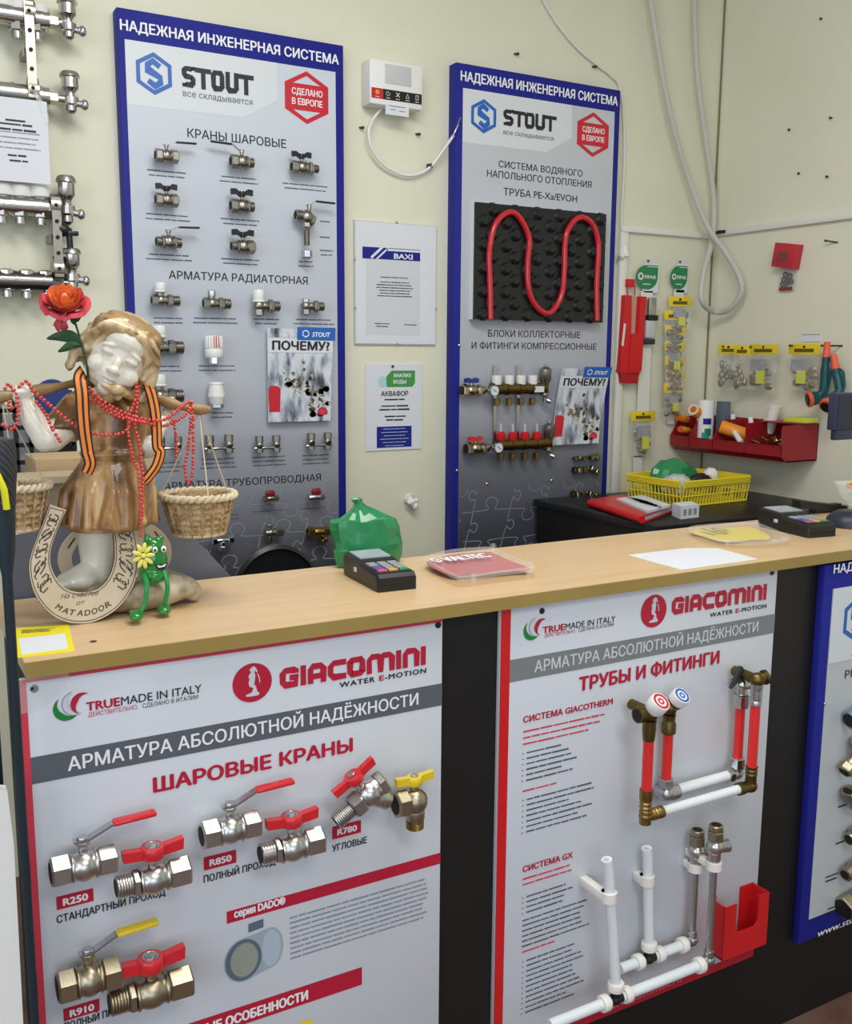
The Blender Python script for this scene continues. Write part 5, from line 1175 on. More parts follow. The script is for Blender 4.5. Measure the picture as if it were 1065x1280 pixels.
m.tube([hd(dx, -.0425+abs(dx)*.45, -.0256+abs(dx)*.18) for dx in (-.009, -.005, 0, .005, .009)], .0006, 6)
m.build('face_lines', M_LID, st)
# hair and cap
m = MB(); rn = random.Random(5)
hell(m, (0, .014, .012), (.053, .044, .056), 20)
for i in range(46):
    an = math.radians(rn.uniform(-25, 205)); x, z = .047*math.cos(an), .047*math.sin(an)+.006
    p = [hd(x*.90, -.018+rn.uniform(-.004, .004), z*.94+.007), hd(x*1.03, -.008, z*1.04), hd(x*1.10+rn.uniform(-.006, .006), .008, z*1.06-.006), hd(x*1.08, .022, z*.95-.016)]
    m.tube(catmull(p, 4), [.0055]*12+[.003], 7)
for i in range(22):                                            # fringe
    t = rn.uniform(-1, 1); m.tube(catmull([hd(t*.02, -.020, .052), hd(t*.036, -.031, .047-.006*abs(t)), hd(t*.046+rn.uniform(-.006, .006), -.025, .034-.012*abs(t)), hd(t*.052, -.012, .012-.016*abs(t))], 4), [.005]*9+[.004]*3+[.0022], 7)
for sg in (-1, 1):                                             # side locks
    for i in range(9):
        b = rn.uniform(-.012, .016); m.tube(catmull([hd(sg*.047, -.006+b, .022), hd(sg*.054, -.004+b, .0), hd(sg*(.050+rn.uniform(0, .008)), .000+b, -.022), hd(sg*(.046+rn.uniform(0, .012)), .0+b, -.036-rn.uniform(0, .008))], 4), [.006]*8+[.005]*4+[.002], 7)
organic(m, 'hair', M_HAIR, st, .0022, 1, .4)
m = MB(); hell(m, (0.002, .010, .054), (.040, .036, .011), 20); hell(m, (0, .004, .047), (.047, .040, .008), 20); hell(m, (.034, -.012, .044), (.010, .010, .012)); hell(m, (-.040, -.010, .036), (.010, .008, .014))
organic(m, 'cap', M_YOKE, st, .0025, 2)
# yoke
m = MB(); yk = [(0.1557, 1.535, 1.4109), (0.1922, 1.537, 1.4171), (0.2373, 1.545, 1.4243), (0.2935, 1.572, 1.4323), (0.3385, 1.59, 1.4265), (0.3848, 1.58, 1.4138), (0.4218, 1.556, 1.398), (0.4516, 1.55, 1.3902), (0.48, 1.55, 1.3883)]
m.tube(catmull(yk, 5), [.0075+.002*math.sin(i*.9) for i in range(41)], 10)
m.build('yoke', M_YOKE, st)
# suspended baskets (part of the statue's yoke)
M_BASKET = ramp_mat('woven_straw', [(0.25, (96, 74, 48)), (0.45, (158, 130, 92)), (0.7, (196, 172, 132))], 'Z', .7, tex='noise', tscale=90, dist=1.0, bump=.7)
M_ROPE = mat('pale_rope', (206, 190, 160), .8, noise=.2, scale=120)
def basket(label, ctr, rt, rb, h, hang, tilt=0.0):
    t = thing('hanging_basket', label, 'basket', (ctr.x, ctr.y, ctr.z-h))
    m = MB(); n = 36; prof = []
    for i in range(15): k = i/14; prof.append((rb+(rt-rb)*k**.8+(.0012 if i % 2 else -.0012), -h+h*k))
    m.lathe([(rb*.2, -h+.002)]+prof+[(rt-.005, -.001), (rb*.93, -h*.72)], ctr, (math.sin(tilt), 0, math.cos(tilt)), n)
    for k in range(18):
        a = 2*PI*k/18; d = V((math.cos(a), math.sin(a), 0)); m.tube([ctr+d*(rb+.001)+V((0, 0, -h)), ctr+d*(rt+.0018)], .0022, 5)
    m.build('woven_body', M_BASKET, t)
    m = MB()
    for s_ in (0, 1):
        pts = [ctr+V(((rt+.001)*math.cos(a), (rt+.001)*math.sin(a), 0))+V((math.cos(a), math.sin(a), 0))*.003*math.cos(a*16+s_*PI)+V((0, 0, .003*math.sin(a*16+s_*PI))) for a in [2*PI*i/150 for i in range(150)]]
        m.tube(pts, .0036, 6, closed=True)
    m.build('rope_rim', M_ROPE, t)
    m = MB(); m.tube([ctr+V((rb*math.cos(a), rb*math.sin(a), -h+.003)) for a in [2*PI*i/40 for i in range(40)]], .0034, 6, closed=True); m.build('base_rim', M_ROPE, t)
    m = MB()
    for a in (.3, PI-.3, -PI/2): m.tube([hang, ctr+V((rt*math.cos(a), rt*math.sin(a), 0))], .0011, 5)
    m.build('cord', M_ROPE, t)
    return t
b1 = V((0.4568, 1.55, 1.253)); b1r = (V((0.5144, 1.55, 1.2493))-V((0.4013, 1.55, 1.2566))).length/2; b1b = (V((0.5005, 1.55, 1.1839))-V((0.4209, 1.55, 1.1907))).length/2; bh = b1.z-((0.4593, 1.55, 1.1893))[2]
basket('woven basket hanging from the right end of the statue yoke', b1, b1r, b1b, bh, V((0.463, 1.55, 1.3862)))
b2 = V((0.1827, 1.545, 1.2847)); b2r = (((0.2305, 1.545, 1.2902))[0]-b2.x)
basket('woven basket hanging from the left end of the statue yoke, cut by the frame', b2, b2r, b2r*.72, b2.z-((0.1824, 1.545, 1.2195))[2], V((0.1727, 1.538, 1.4094)))

# red bead strings draped over the statue
M_BEAD = mat('red_bead', (206, 58, 54), .16, coat=.8)
bd = MB()
def beads(pts, step=.0062, r=.0029):
    P = catmull(pts, 14); acc = 0; bd.ell(P[0], r, 8)
    for a, b in zip(P, P[1:]):
        acc += (b-a).length
        if acc >= step: bd.ell(b, r, 8); acc -= step
for y_, path in (
    (1.522, [(0.1765, 1.522, 1.4261), (0.1818, 1.522, 1.4323), (0.1886, 1.52, 1.4215), (0.1964, 1.518, 1.4305), (0.2049, 1.516, 1.4362), (0.2091, 1.512, 1.4279), (0.2157, 1.508, 1.4189), (0.2254, 1.502, 1.4091), (0.2368, 1.496, 1.3974), (0.2503, 1.492, 1.3845), (0.2651, 1.49, 1.3724), (0.2853, 1.487, 1.3624), (0.3045, 1.485, 1.3585), (0.3265, 1.485, 1.3604), (0.3365, 1.485, 1.3677), (0.3382, 1.485, 1.378), (0.3368, 1.485, 1.3874)]),
    (0, [(0.1908, 1.518, 1.4198), (0.1905, 1.516, 1.4037), (0.182, 1.518, 1.3992), (0.1787, 1.52, 1.4046), (0.1822, 1.522, 1.4089)]),
    (0, [(0.1915, 1.516, 1.4018), (0.1894, 1.512, 1.384), (0.1835, 1.512, 1.3698), (0.1758, 1.514, 1.3717), (0.1688, 1.516, 1.3762)]),
    (0, [(0.2162, 1.516, 1.4068), (0.2258, 1.5, 1.3892), (0.2322, 1.492, 1.3696), (0.2433, 1.49, 1.3484)]),
    (0, [(0.2877, 1.505, 1.4261), (0.2991, 1.494, 1.4111), (0.3182, 1.489, 1.3979), (0.3383, 1.487, 1.3877), (0.3646, 1.488, 1.3793), (0.3929, 1.494, 1.3782), (0.4183, 1.51, 1.3913), (0.4377, 1.528, 1.401), (0.4489, 1.536, 1.4012)]),
    (0, [(0.2889, 1.505, 1.4179), (0.2988, 1.494, 1.4052), (0.318, 1.489, 1.3927), (0.3381, 1.487, 1.3824), (0.3644, 1.488, 1.375), (0.3897, 1.496, 1.3683), (0.4219, 1.512, 1.378), (0.4444, 1.53, 1.3925)]),
    (0, [(0.2905, 1.503, 1.4066), (0.3075, 1.492, 1.3947), (0.3284, 1.487, 1.3827), (0.3606, 1.486, 1.3752)]),
    (0, [(0.3546, 1.5, 1.4321), (0.3509, 1.492, 1.411), (0.3399, 1.487, 1.385), (0.3367, 1.485, 1.3587), (0.3422, 1.484, 1.322), (0.3472, 1.48, 1.305), (0.3487, 1.478, 1.2715), (0.3481, 1.478, 1.2377), (0.3473, 1.48, 1.205)]),
    (0, [(0.3577, 1.5, 1.4271), (0.3525, 1.492, 1.401), (0.3475, 1.487, 1.3715), (0.3519, 1.485, 1.3449), (0.3536, 1.483, 1.3148), (0.3541, 1.48, 1.2946), (0.3516, 1.478, 1.2612), (0.3514, 1.478, 1.2374)]),
    (0, [(0.4094, 1.505, 1.3754), (0.4146, 1.512, 1.3472), (0.4128, 1.512, 1.3153)]),
    (0, [(0.4456, 1.536, 1.397), (0.443, 1.532, 1.3622), (0.4365, 1.53, 1.3238), (0.4309, 1.528, 1.2991), (0.4358, 1.528, 1.2747), (0.4424, 1.528, 1.2914), (0.4454, 1.529, 1.3196), (0.447, 1.532, 1.3444), (0.449, 1.536, 1.3934)])):
    beads(path)
solo(bd, 'bead_garland', M_BEAD, 'long red bead garland draped over the statue and its yoke', 'beads')

# striped ribbons
M_RIBO = mat('ribbon_orange', (226, 128, 46), .6); M_RIBK = mat('ribbon_black', (32, 22, 22), .6)
def ribbon(label, pts, w, wd=None):
    P = catmull(pts, 6); m = MB(); n = len(P); st_ = [(-.5, -.36, 1), (-.36, -.09, 0), (-.09, .09, 1), (.09, .36, 0), (.36, .5, 1)]
    def at_(i, u, dy):
        t = (P[min(i+1, n-1)]-P[max(i-1, 0)]); s = V((t.z, 0, -t.x))
        s = s.normalized() if s.length > 1e-6 else V((1, 0, 0))
        if s.x < 0: s = -s
        ww = w if wd is None else w*(wd[0]+(wd[1]-wd[0])*i/(n-1))
        return P[i]+s*(u*ww)+V((0, dy-.006*(1-4*u*u)*.5, 0))
    for a, b, k in st_:
        vs = []; fs = []
        for i in range(n): vs += [at_(i, a, 0), at_(i, b, 0), at_(i, a, .0009), at_(i, b, .0009)]
        for i in range(n-1):
            q = 4*i; fs += [[q, q+4, q+5, q+1], [q+2, q+3, q+7, q+6], [q, q+2, q+6, q+4], [q+1, q+5, q+7, q+3]]
        m.add(vs, fs, k)
    return solo(m, 'striped_ribbon', [M_RIBO, M_RIBK], label, 'ribbon', 'striped ribbons on the statue', 60)
ribbon('orange and black striped ribbon on the statue shoulder under the rose', [(0.2869, 1.535, 1.4496), (0.2751, 1.5, 1.4412), (0.2743, 1.488, 1.4197), (0.2738, 1.485, 1.3907), (0.2744, 1.483, 1.3652), (0.2772, 1.481, 1.3318), (0.2761, 1.478, 1.3351), (0.2787, 1.476, 1.3189), (0.2731, 1.476, 1.3054)], .0205, (1.0, .78))
ribbon('orange and black striped ribbon on the statue shoulder by the hanging basket', [(0.377, 1.535, 1.4331), (0.3751, 1.505, 1.4246), (0.3778, 1.498, 1.4077), (0.3798, 1.494, 1.3859), (0.38, 1.492, 1.364), (0.3796, 1.49, 1.339), (0.3835, 1.488, 1.3295), (0.3759, 1.485, 1.3098), (0.3637, 1.484, 1.2943), (0.3567, 1.484, 1.2872)], .0175, (1.0, .8))

# rose tucked behind the ribbon
ro = thing('rose', 'artificial rose with orange-red bloom above the statue shoulder', 'flower', V((0.2895, 1.52, 1.4508)))
stem_ = [(0.2723, 1.525, 1.5321), (0.2781, 1.525, 1.5132), (0.2835, 1.522, 1.4885), (0.2852, 1.52, 1.4757), (0.289, 1.52, 1.4591), (0.2903, 1.524, 1.4405)]
M_LEAF = mat('rose_leaf', (36, 76, 46), .5, noise=.25, scale=40); M_PET = ramp_mat('rose_petal', [(0.3, (176, 34, 58)), (0.5, (206, 72, 82)), (0.7, (186, 42, 64))], 'X', .5, tex='noise', tscale=30)
M_PETI = ramp_mat('rose_heart', [(0.35, (214, 84, 60)), (0.55, (240, 140, 74)), (0.75, (228, 104, 70))], 'X', .5, tex='noise', tscale=40)
MB().tube(catmull(stem_, 6), .0016, 8).build('stem', M_LEAF, ro)
fc = V((0.2626, 1.52, 1.5479)); FA = (RZ(math.radians(-10)) @ RX(math.radians(40))).to_3x3()
def petal(mb, az, r, lift, wid, curl, k):
    vs = []; fs = []; nu, nv = 8, 7
    for i in range(nu):
        for j in range(nv):
            u = (i/(nu-1)-.5)*2; v_ = j/(nv-1)
            rr = r*(.16+.84*math.sin(v_*PI/2)**.9)*(1-.10*u*u*v_); an = az+u*wid*(.55+.45*v_)
            z = lift*v_**1.3*(1-.20*u*u) - curl*max(0, v_-.7)**1.5*r*3
            rr += curl*max(0, v_-.7)*r*.8
            z += .0022*v_*math.sin(7*u+az*3)+.0015*v_*math.cos(13*u+az); vs.append(fc+FA @ V((rr*math.cos(an), rr*math.sin(an), z-.012)))
    for i in range(nu-1):
        for j in range(nv-1): fs.append([i*nv+j, (i+1)*nv+j, (i+1)*nv+j+1, i*nv+j+1])
    o = len(vs); vs += [p-FA @ V((0, 0, .0009)) for p in vs]; fs += [[o+q for q in f][::-1] for f in fs]
    mb.add(vs, fs, k)
m = MB()
for i in range(5): petal(m, i*2*PI/5+.2, .0310, .022, .74, .75, 0)
for i in range(5): petal(m, i*2*PI/5+.8, .0265, .028, .74, .45, 0)
m.build('outer_petals', M_PET, ro)
m = MB()
for i in range(5): petal(m, i*2*PI/5+.1, .0215, .031, .72, .25, 0)
for i in range(4): petal(m, i*PI/2+.3, .0160, .032, .75, .1, 0)
for i in range(3): petal(m, i*2*PI/3+.6, .0100, .031, .85, 0, 0)
m.ell(fc+FA @ V((0, 0, .006)), (.006, .006, .009)); m.build('inner_petals', M_PETI, ro)
m = MB(); petal(m, math.radians(-110), .026, -.020, .5, 0, 0); m.build('drooping_petal', M_PET, ro)
def leaf(pts, w):
    P = catmull(pts, 6); m = MB(); n = len(P); vs = []; fs = []
    for i, p in enumerate(P):
        t = (P[min(i+1, n-1)]-P[max(i-1, 0)]).normalized(); s = V((t.z, 0, -t.x)); k = math.sin(PI*(i/(n-1))**.8)*w+.0006
        for u in (-1, 0, 1): vs += [p+s*u*k+V((0, -.002*(1-abs(u)), 0)), p+s*u*k+V((0, .0008-.002*(1-abs(u)), 0))]
    for i in range(n-1):
        for a in (0, 2): q = 6*i+a; fs += [[q, q+2, q+8, q+6], [q+1, q+7, q+9, q+3]]
    m.add(vs, fs); m.build('leaf', M_LEAF, ro)
leaf([(0.2836, 1.522, 1.4894), (0.2691, 1.518, 1.4993), (0.2528, 1.515, 1.4999), (0.2343, 1.514, 1.4961)], .0085)
leaf([(0.2835, 1.522, 1.4876), (0.2682, 1.516, 1.4874), (0.2588, 1.514, 1.4828), (0.2486, 1.512, 1.4777)], .0055)
leaf([(0.2859, 1.524, 1.4922), (0.2943, 1.528, 1.5034), (0.3021, 1.53, 1.5146)], .0022)
leaf([(0.2718, 1.522, 1.5329), (0.2756, 1.518, 1.5248), (0.2858, 1.518, 1.5341)], .005)
leaf([(0.2717, 1.522, 1.532), (0.2725, 1.516, 1.5228), (0.274, 1.516, 1.5165)], .004)

# ---------------------------------------------------------------- engraved wooden horseshoe leaning in front of the statue
tl_ = math.radians(10)
HM = Matrix.Translation((.26, 1.497, 1.08)) @ Matrix(((1, 0, 0), (0, math.cos(tl_), math.sin(tl_)), (0, -math.sin(tl_), math.cos(tl_)))).to_4x4()
HOUT = [(-0.0327, 0.1779), (-0.043, 0.1531), (-0.0579, 0.1213), (-0.0671, 0.0942), (-0.0668, 0.0662), (-0.0594, 0.0416), (-0.044, 0.0189), (-0.0246, 0.0049), (-0.0043, -0.0007), (0.0184, -0.0002), (0.0457, 0.0113), (0.0673, 0.0311), (0.0823, 0.057), (0.0884, 0.0875), (0.0872, 0.1188), (0.0799, 0.147), (0.0684, 0.1713)]
HIN = [(-0.0103, 0.1683), (-0.0185, 0.1529), (-0.0282, 0.1337), (-0.0362, 0.1127), (-0.0386, 0.093), (-0.0341, 0.0743), (-0.0238, 0.0565), (-0.0086, 0.0471), (0.0105, 0.0443), (0.0289, 0.0491), (0.0432, 0.0639), (0.0523, 0.0859), (0.0546, 0.1113), (0.053, 0.1371), (0.0464, 0.1626)]
hs = thing('horseshoe', 'pale engraved wooden horseshoe leaning upright in front of the statue', 'horseshoe', (.26, 1.497, 1.08), RX(-tl_))
zmin = min(p[1] for p in HOUT)
def sm(P): return [(q.x, q.y) for q in catmull([(a, b, 0) for a, b in P], 5)]
ho_, hi_ = sm(HOUT), sm(HIN)
ho_ = [(a, b-zmin) for a, b in ho_]; hi_ = [(a, b-zmin) for a, b in hi_]
M_HSW = ramp_mat('horseshoe_wood', [(0.3, (186, 168, 142)), (0.7, (206, 190, 166))], 'X', .55, mapping=(1, 1, .3), tex='noise', tscale=30); M_HSE = mat('burnt_edge', (46, 36, 30), .6); M_ENG = mat('engraving', (78, 64, 52), .7)
N_ = 60
def resamp(P, n):
    L = [0]
    for a, b in zip(P, P[1:]): L.append(L[-1]+math.hypot(b[0]-a[0], b[1]-a[1]))
    out = []; j = 0
    for i in range(n):
        s = L[-1]*i/(n-1)
        while j < len(L)-2 and L[j+1] < s: j += 1
        t = (s-L[j])/max(1e-9, L[j+1]-L[j]); out.append((P[j][0]+(P[j+1][0]-P[j][0])*t, P[j][1]+(P[j+1][1]-P[j][1])*t))
    return out
OO, II = resamp(ho_, N_), resamp(hi_, N_)
TH = .0085
m = MB()
vs = []
for a, b in zip(OO, II): vs += [(a[0], -TH, a[1]), (b[0], -TH, b[1]), (a[0], 0, a[1]), (b[0], 0, b[1])]
ff = []; fe = []
for i in range(N_-1):
    q = 4*i; ff.append([q, q+4, q+5, q+1][::1]); fe += [[q+2, q+3, q+7, q+6], [q, q+2, q+6, q+4], [q+1, q+5, q+7, q+3]]
fe += [[0, 1, 3, 2], [4*N_-4, 4*N_-2, 4*N_-1, 4*N_-3]]
m.add(vs, ff, 0); m.add(vs, fe, 1); m.build('wood_plate', [M_HSW, M_HSE], hs, local=True, angle=30)
def ring_pt(t, u):
    i = min(N_-2, int(t*(N_-1))); f = t*(N_-1)-i
    a = V(OO[i]).lerp(V(OO[i+1]), f); b = V(II[i]).lerp(V(II[i+1]), f); return a.lerp(b, u)
m = MB(); ye = -TH-.0004
m.stroke([tuple(ring_pt(i/80*.98+.01, .07)) for i in range(81)], .0011, ye); m.stroke([tuple(ring_pt(i/80*.98+.01, .93)) for i in range(81)], .0011, ye)
m.stroke([tuple(ring_pt(.01, u)) for u in (.07, .93)], .0011, ye); m.stroke([tuple(ring_pt(.99, u)) for u in (.07, .93)], .0011, ye)
m.build('border_engraving', M_ENG, hs, local=True)
m = MB()
def swirl(t0, flip, mirror):
    def P(a, u): return tuple(ring_pt(t0+a*.85*(-1 if mirror else 1), .5+u*flip))
    m.stroke([P(-.028, .02), P(-.020, -.22), P(-.004, -.28), P(.010, -.16), P(.004, -.02), P(-.008, -.06)], .0019, ye)
    m.stroke([P(.030, -.04), P(.022, .20), P(.006, .27), P(-.010, .16), P(-.004, .04), P(.006, .08)], .0019, ye)
    m.stroke([P(-.030, .22), P(-.014, .30), P(.004, .12)], .0015, ye); m.stroke([P(.034, -.24), P(.018, -.30), P(.0, -.1)], .0015, ye)
for i, t0 in enumerate((.055, .115, .180, .245, .310)):
    swirl(t0, 1 if i % 2 else -1, False); swirl(1-t0, 1 if i % 2 else -1, True)
m.build('scroll_engraving', M_ENG, hs, local=True)
m = MB()
def arc_text(mb, body, t0, t1, u, h, w, bold):
    n = len(body)
    for i, ch in enumerate(body):
        if ch == ' ': continue
        t = t0+(t1-t0)*(i+.5)/n; p = ring_pt(t, u); d = (ring_pt(t+.004, u)-ring_pt(t-.004, u)).normalized()
        old = mb.M.copy(); mb.M = old @ flatM((p.x, ye, p.y), (d.x, 0, d.y), (-d.y, 0, d.x)); mb.text(ch, -w/2, -h*.5, w, h, 0, 0, bold=bold, shear=.15); mb.M = old
arc_text(m, 'MATADOOR', .395, .605, .34, .0088, .0086, .05)
m.build('name_engraving', M_ENG, hs, local=True)
m = MB(); a = (-0.0283, 0.0393); b = (0.026, 0.0331); m.text('На счастье', a[0], a[1]-zmin-.001, b[0]-a[0], .0075, ye, 0, shear=.4); m.text('от', (a[0]+b[0])/2-.006, a[1]-zmin-.0125, .013, .0065, ye, 0, shear=.4)
m.build('greeting_engraving', M_ENG, hs, local=True)
# plain horseshoe behind the legs
hp = V((0.3471, 1.655, 1.1646))
def arc(rx, rz, a0, a1, n=40): return [(hp.x+rx*math.cos(math.radians(a0+(a1-a0)*i/n)), hp.z+rz*math.sin(math.radians(a0+(a1-a0)*i/n))) for i in range(n+1)]
m = MB(); m.plate(arc(.092, .064, 128, 412)+arc(.071, .046, 128, 412)[::-1], 1.649, 1.655, 0)
for s_ in (-1, 1):
    p = hp+V((s_*.070, -.0068, .028)); m.stroke([(p.x-.006, p.z-.008*s_*-1), (p.x+.006, p.z+.008*s_*-1)], .0022, p.y, 1)
warped(m, lambda p: V((p.x, p.y, p.z)))
oz = min(p.z for p in m.v); warped(m, lambda p: V((p.x, p.y+(p.z-oz)*.05, p.z-oz+1.0805)))
solo(m, 'horseshoe', [M_HSW, M_HSE], 'plain wooden horseshoe standing behind the statue legs', 'horseshoe')

# green toy sitting on the statue base
gt = thing('green_toy', 'shiny green grinning toy with dangling legs sitting on the statue base', 'toy', V((0.366, 1.49, 1.1335)))
M_GRN = mat('glossy_green', (22, 120, 44), .15, noise=.15, scale=20, coat=.8); M_GRL = mat('leg_green', (30, 140, 70), .3)
c = V((0.3676, 1.492, 1.1646)); m = MB(); m.ell(c, (.022, .019, .030), 16); m.ell(c+V((.0, 0, .022)), (.016, .015, .014)); m.ell(c+V((-.008, 0, .036)), (.005, .005, .007)); m.ell(c+V((.012, 0, .033)), (.006, .005, .006)); m.ell(c+V((0, 0, -.022)), (.023, .022, .014)); organic(m, 'body', M_GRN, gt, .0022, 3)
for dx in (-.001, .012):
    e_ = MB(); e_.ell(c+V((dx, -.017, .020)), (.0042, .003, .005)); eb = e_.build('eye', M_WHITE, gt); e_ = MB(); e_.ell(c+V((dx-.0005, -.0198, .0195)), (.0018, .001, .0024)); e_.build('pupil', M_BLACKP, eb)
m = MB(); m.M = Matrix.Translation(c+V((.007, -.0200, -.003))); m.flat([(-.010, .002), (0, -.001), (.010, .004), (.007, -.006), (0, -.009), (-.007, -.006)], 0); m.flat([(-.007, .000), (0, -.002), (.0075, .0015), (.005, -.0035), (-.004, -.0045)], -.0006, 1); m.build('mouth', [M_BLACKP, M_WHITE], gt)
m = MB(); f_ = V((0.3481, 1.47, 1.1782))
for i in range(9):
    a = 2*PI*i/9; m.ell(f_+V((.010*math.cos(a), .001*(i % 2), .013*math.sin(a))), (.0075, .0015, .0034), 8, 0, RY(-a))
m.ell(f_, (.004, .003, .004), 8); m.build('yellow_flower', mat('flower_yellow', (228, 222, 110), .5), gt)
for pth, ft in (([(0.35, 1.478, 1.1482), (0.3495, 1.462, 1.1342), (0.3451, 1.462, 1.107), (0.3379, 1.462, 1.0934)], (0.3309, 1.455, 1.0925)), ([(0.3799, 1.478, 1.1503), (0.3819, 1.47, 1.1324), (0.382, 1.472, 1.118), (0.379, 1.476, 1.0998)], (0.3775, 1.474, 1.0916))):
    m = MB(); m.tube(catmull(pth, 5), .0036, 8); lg = m.build('leg', M_GRL, gt)
    f_ = V(ft); m = MB(); m.box(f_+V((0, .004, 0)), (.019, .020, .013), bev=.004); m.ell(f_+V((-.002, -.006, -.001)), (.010, .009, .0065)); m.build('foot', M_GRN, lg)

# ---------------------------------------------------------------- flat and small things on the counter
UP = V((0, 0, 1))
def slab(mb, pts, z0, z1, m=0):
    n = len(pts); ar = sum(pts[i][0]*pts[(i+1) % n][1]-pts[(i+1) % n][0]*pts[i][1] for i in range(n))
    if ar < 0: pts = pts[::-1]
    mb.add([(p[0], p[1], z1) for p in pts]+[(p[0], p[1], z0) for p in pts], [list(range(n)), list(range(n, 2*n))[::-1]]+[[i, n+i, n+(i+1) % n, (i+1) % n] for i in range(n)], m)
# yellow sticker
s4 = [(0.1651, 1.5124), (0.241, 1.4968), (0.2241, 1.3514), (0.1495, 1.3578)]
w4 = [(0.1661, 1.4493), (0.2273, 1.4466), (0.2188, 1.3692), (0.1593, 1.3692)]
y4 = thing('sticker', 'yellow bordered sticker at the near left corner of the counter top', 'sticker', (s4[3][0], s4[3][1], 1.08))
m = MB(); slab(m, s4, 1.0801, 1.0806); m.build('backing', mat('sticker_yellow', (236, 222, 30), .4), y4)
m = MB(); slab(m, w4, 1.0806, 1.0809); m.build('white_field', M_PAPER, y4)
m = MB(); m.M = flatM(V((s4[3][0], s4[3][1], 1.0812))+V((s4[1][0]-s4[0][0], s4[1][1]-s4[0][1], 0))*.12+V((s4[0][0]-s4[3][0], s4[0][1]-s4[3][1], 0))*.90, V((s4[1][0]-s4[0][0], s4[1][1]-s4[0][1], 0)), V((s4[0][0]-s4[3][0], s4[0][1]-s4[3][1], 0)))
m.lines(.004, .054, -.002, 4, .0052, .0020, 0, 0, 3, .3); m.build('small_print', M_DARKTXT, y4)
# white paper sheet
m = MB(); slab(m, [(1.3203, 1.5054), (1.4765, 1.5039), (1.5355, 1.4731), (1.5231, 1.3535), (1.3168, 1.3513)], 1.0801, 1.0805)
ps = solo(m, 'paper_sheet', M_PAPER, 'white paper sheet lying near the front edge of the counter', 'paper')
# note: the printed square code on the sheet is left out
# payment terminals
def terminal(label, fl, fr, length, h0, h1, keys):
    fl, fr = V((fl[0], fl[1], 0)), V((fr[0], fr[1], 0)); u = (fr-fl).normalized(); v_ = UP.cross(u); w = (fr-fl).length
    o = (fl+fr)/2+V((0, 0, 1.08)); t = thing('payment_terminal', label, 'card terminal', o, Matrix((u, v_, UP)).transposed())
    L = length
    m = MB(); P = [(-.0, 0.0), (0, h0*.8), (.006, h0), (L*.50, h0*1.12), (L*.56, h1*.92), (L*.95, h1), (L, h1*.9), (L, .006), (L-.01, 0)]
    n = len(P); S = [(-.5, .0), (-.47, .003), (.47, .003), (.5, .0)]
    vs = []; fs = []
    for sx, ins in ((-.5, .004), (-.46, 0), (.46, 0), (.5, .004)):
        for (a, b) in P: vs.append((sx*w, a+(ins if a < L/2 else -ins), b-(ins if b > .01 else 0)))
    for i in range(3):
        for k in range(n): fs.append([i*n+k, i*n+(k+1) % n, (i+1)*n+(k+1) % n, (i+1)*n+k][::-1])
    fs.append(list(range(n))); fs.append([3*n+k for k in range(n)][::-1])
    m.add(vs, fs); m.build('housing', M_BLACKP, t, local=True, angle=25)
    # keypad plane
    sl = math.atan2(h0*.12, L*.5)
    kp = Matrix.Translation((0, .010, h0+.0014)) @ flatM((0, 0, 0), (1, 0, 0), (0, math.cos(sl), math.sin(sl)))
    cols = [M_GREYP, M_GREYP, M_GREYP]
    m = MB(); m.M = kp; m.plate([(-w*.42, 0), (w*.42, 0), (w*.42, L*.42), (-w*.42, L*.42)], -.0003, .002); m.build('keypad_plate', M_DKGREY, t, local=True)
    kc = [[('#b', 0), ('#y', 1), ('#g', 2)]]
    Mk = {'b': mat('key_violet', (104, 82, 160), .4), 'y': mat('key_orange', (226, 158, 60), .4), 'g': mat('key_green', (56, 150, 76), .4), 'r': mat('key_pink', (206, 92, 120), .4), 'n': mat('key_grey', (150, 154, 160), .4)}
    rowc = [['r', 'y', 'g'], ['b', 'n', 'n'], ['b', 'n', 'n'], ['n', 'n', 'n'], ['n', 'n', 'n']]
    for r_ in range(5):
        for c_ in range(3):
            m = MB(); m.M = kp; x = (c_-1)*w*.27; z = L*(.03+.078*r_)
            m.box((x, -.0014, z+L*.03), (w*.22, .0030, L*.055), bev=.001); m.build('key', Mk[rowc[r_][c_]], t, local=True)
    s2 = math.atan2(h1*.08, L*.39)
    sp = Matrix.Translation((0, L*.60, h1*.93+.0022)) @ flatM((0, 0, 0), (1, 0, 0), (0, math.cos(s2), math.sin(s2)))
    m = MB(); m.M = sp; m.plate([(-w*.40, 0), (w*.40, 0), (w*.40, L*.32), (-w*.40, L*.32)], -.0004, .002); m.build('screen', mat('grey_screen', (172, 180, 190), .15, coat=.5), t, local=True)
    m = MB(); m.box((-w*.5-.0004, L*.62, h1*.5), (.002, .012, .008), bev=.0006); m.build('side_mark', M_GREYP, t, local=True)
    m = MB(); m.box((0, -.0002, h0*.35), (w*.8, .002, .003)); m.build('card_slot', M_BORE, t, local=True)
    return t
terminal('black payment terminal with coloured keys beside the red tray', (0.7317, 1.4561), (0.8054, 1.4522), .158, .030, .042, 1)
terminal('black payment terminal at the far right behind the yellow tray', (1.7991, 1.4619), (1.8783, 1.4508), .17, .030, .045, 1)
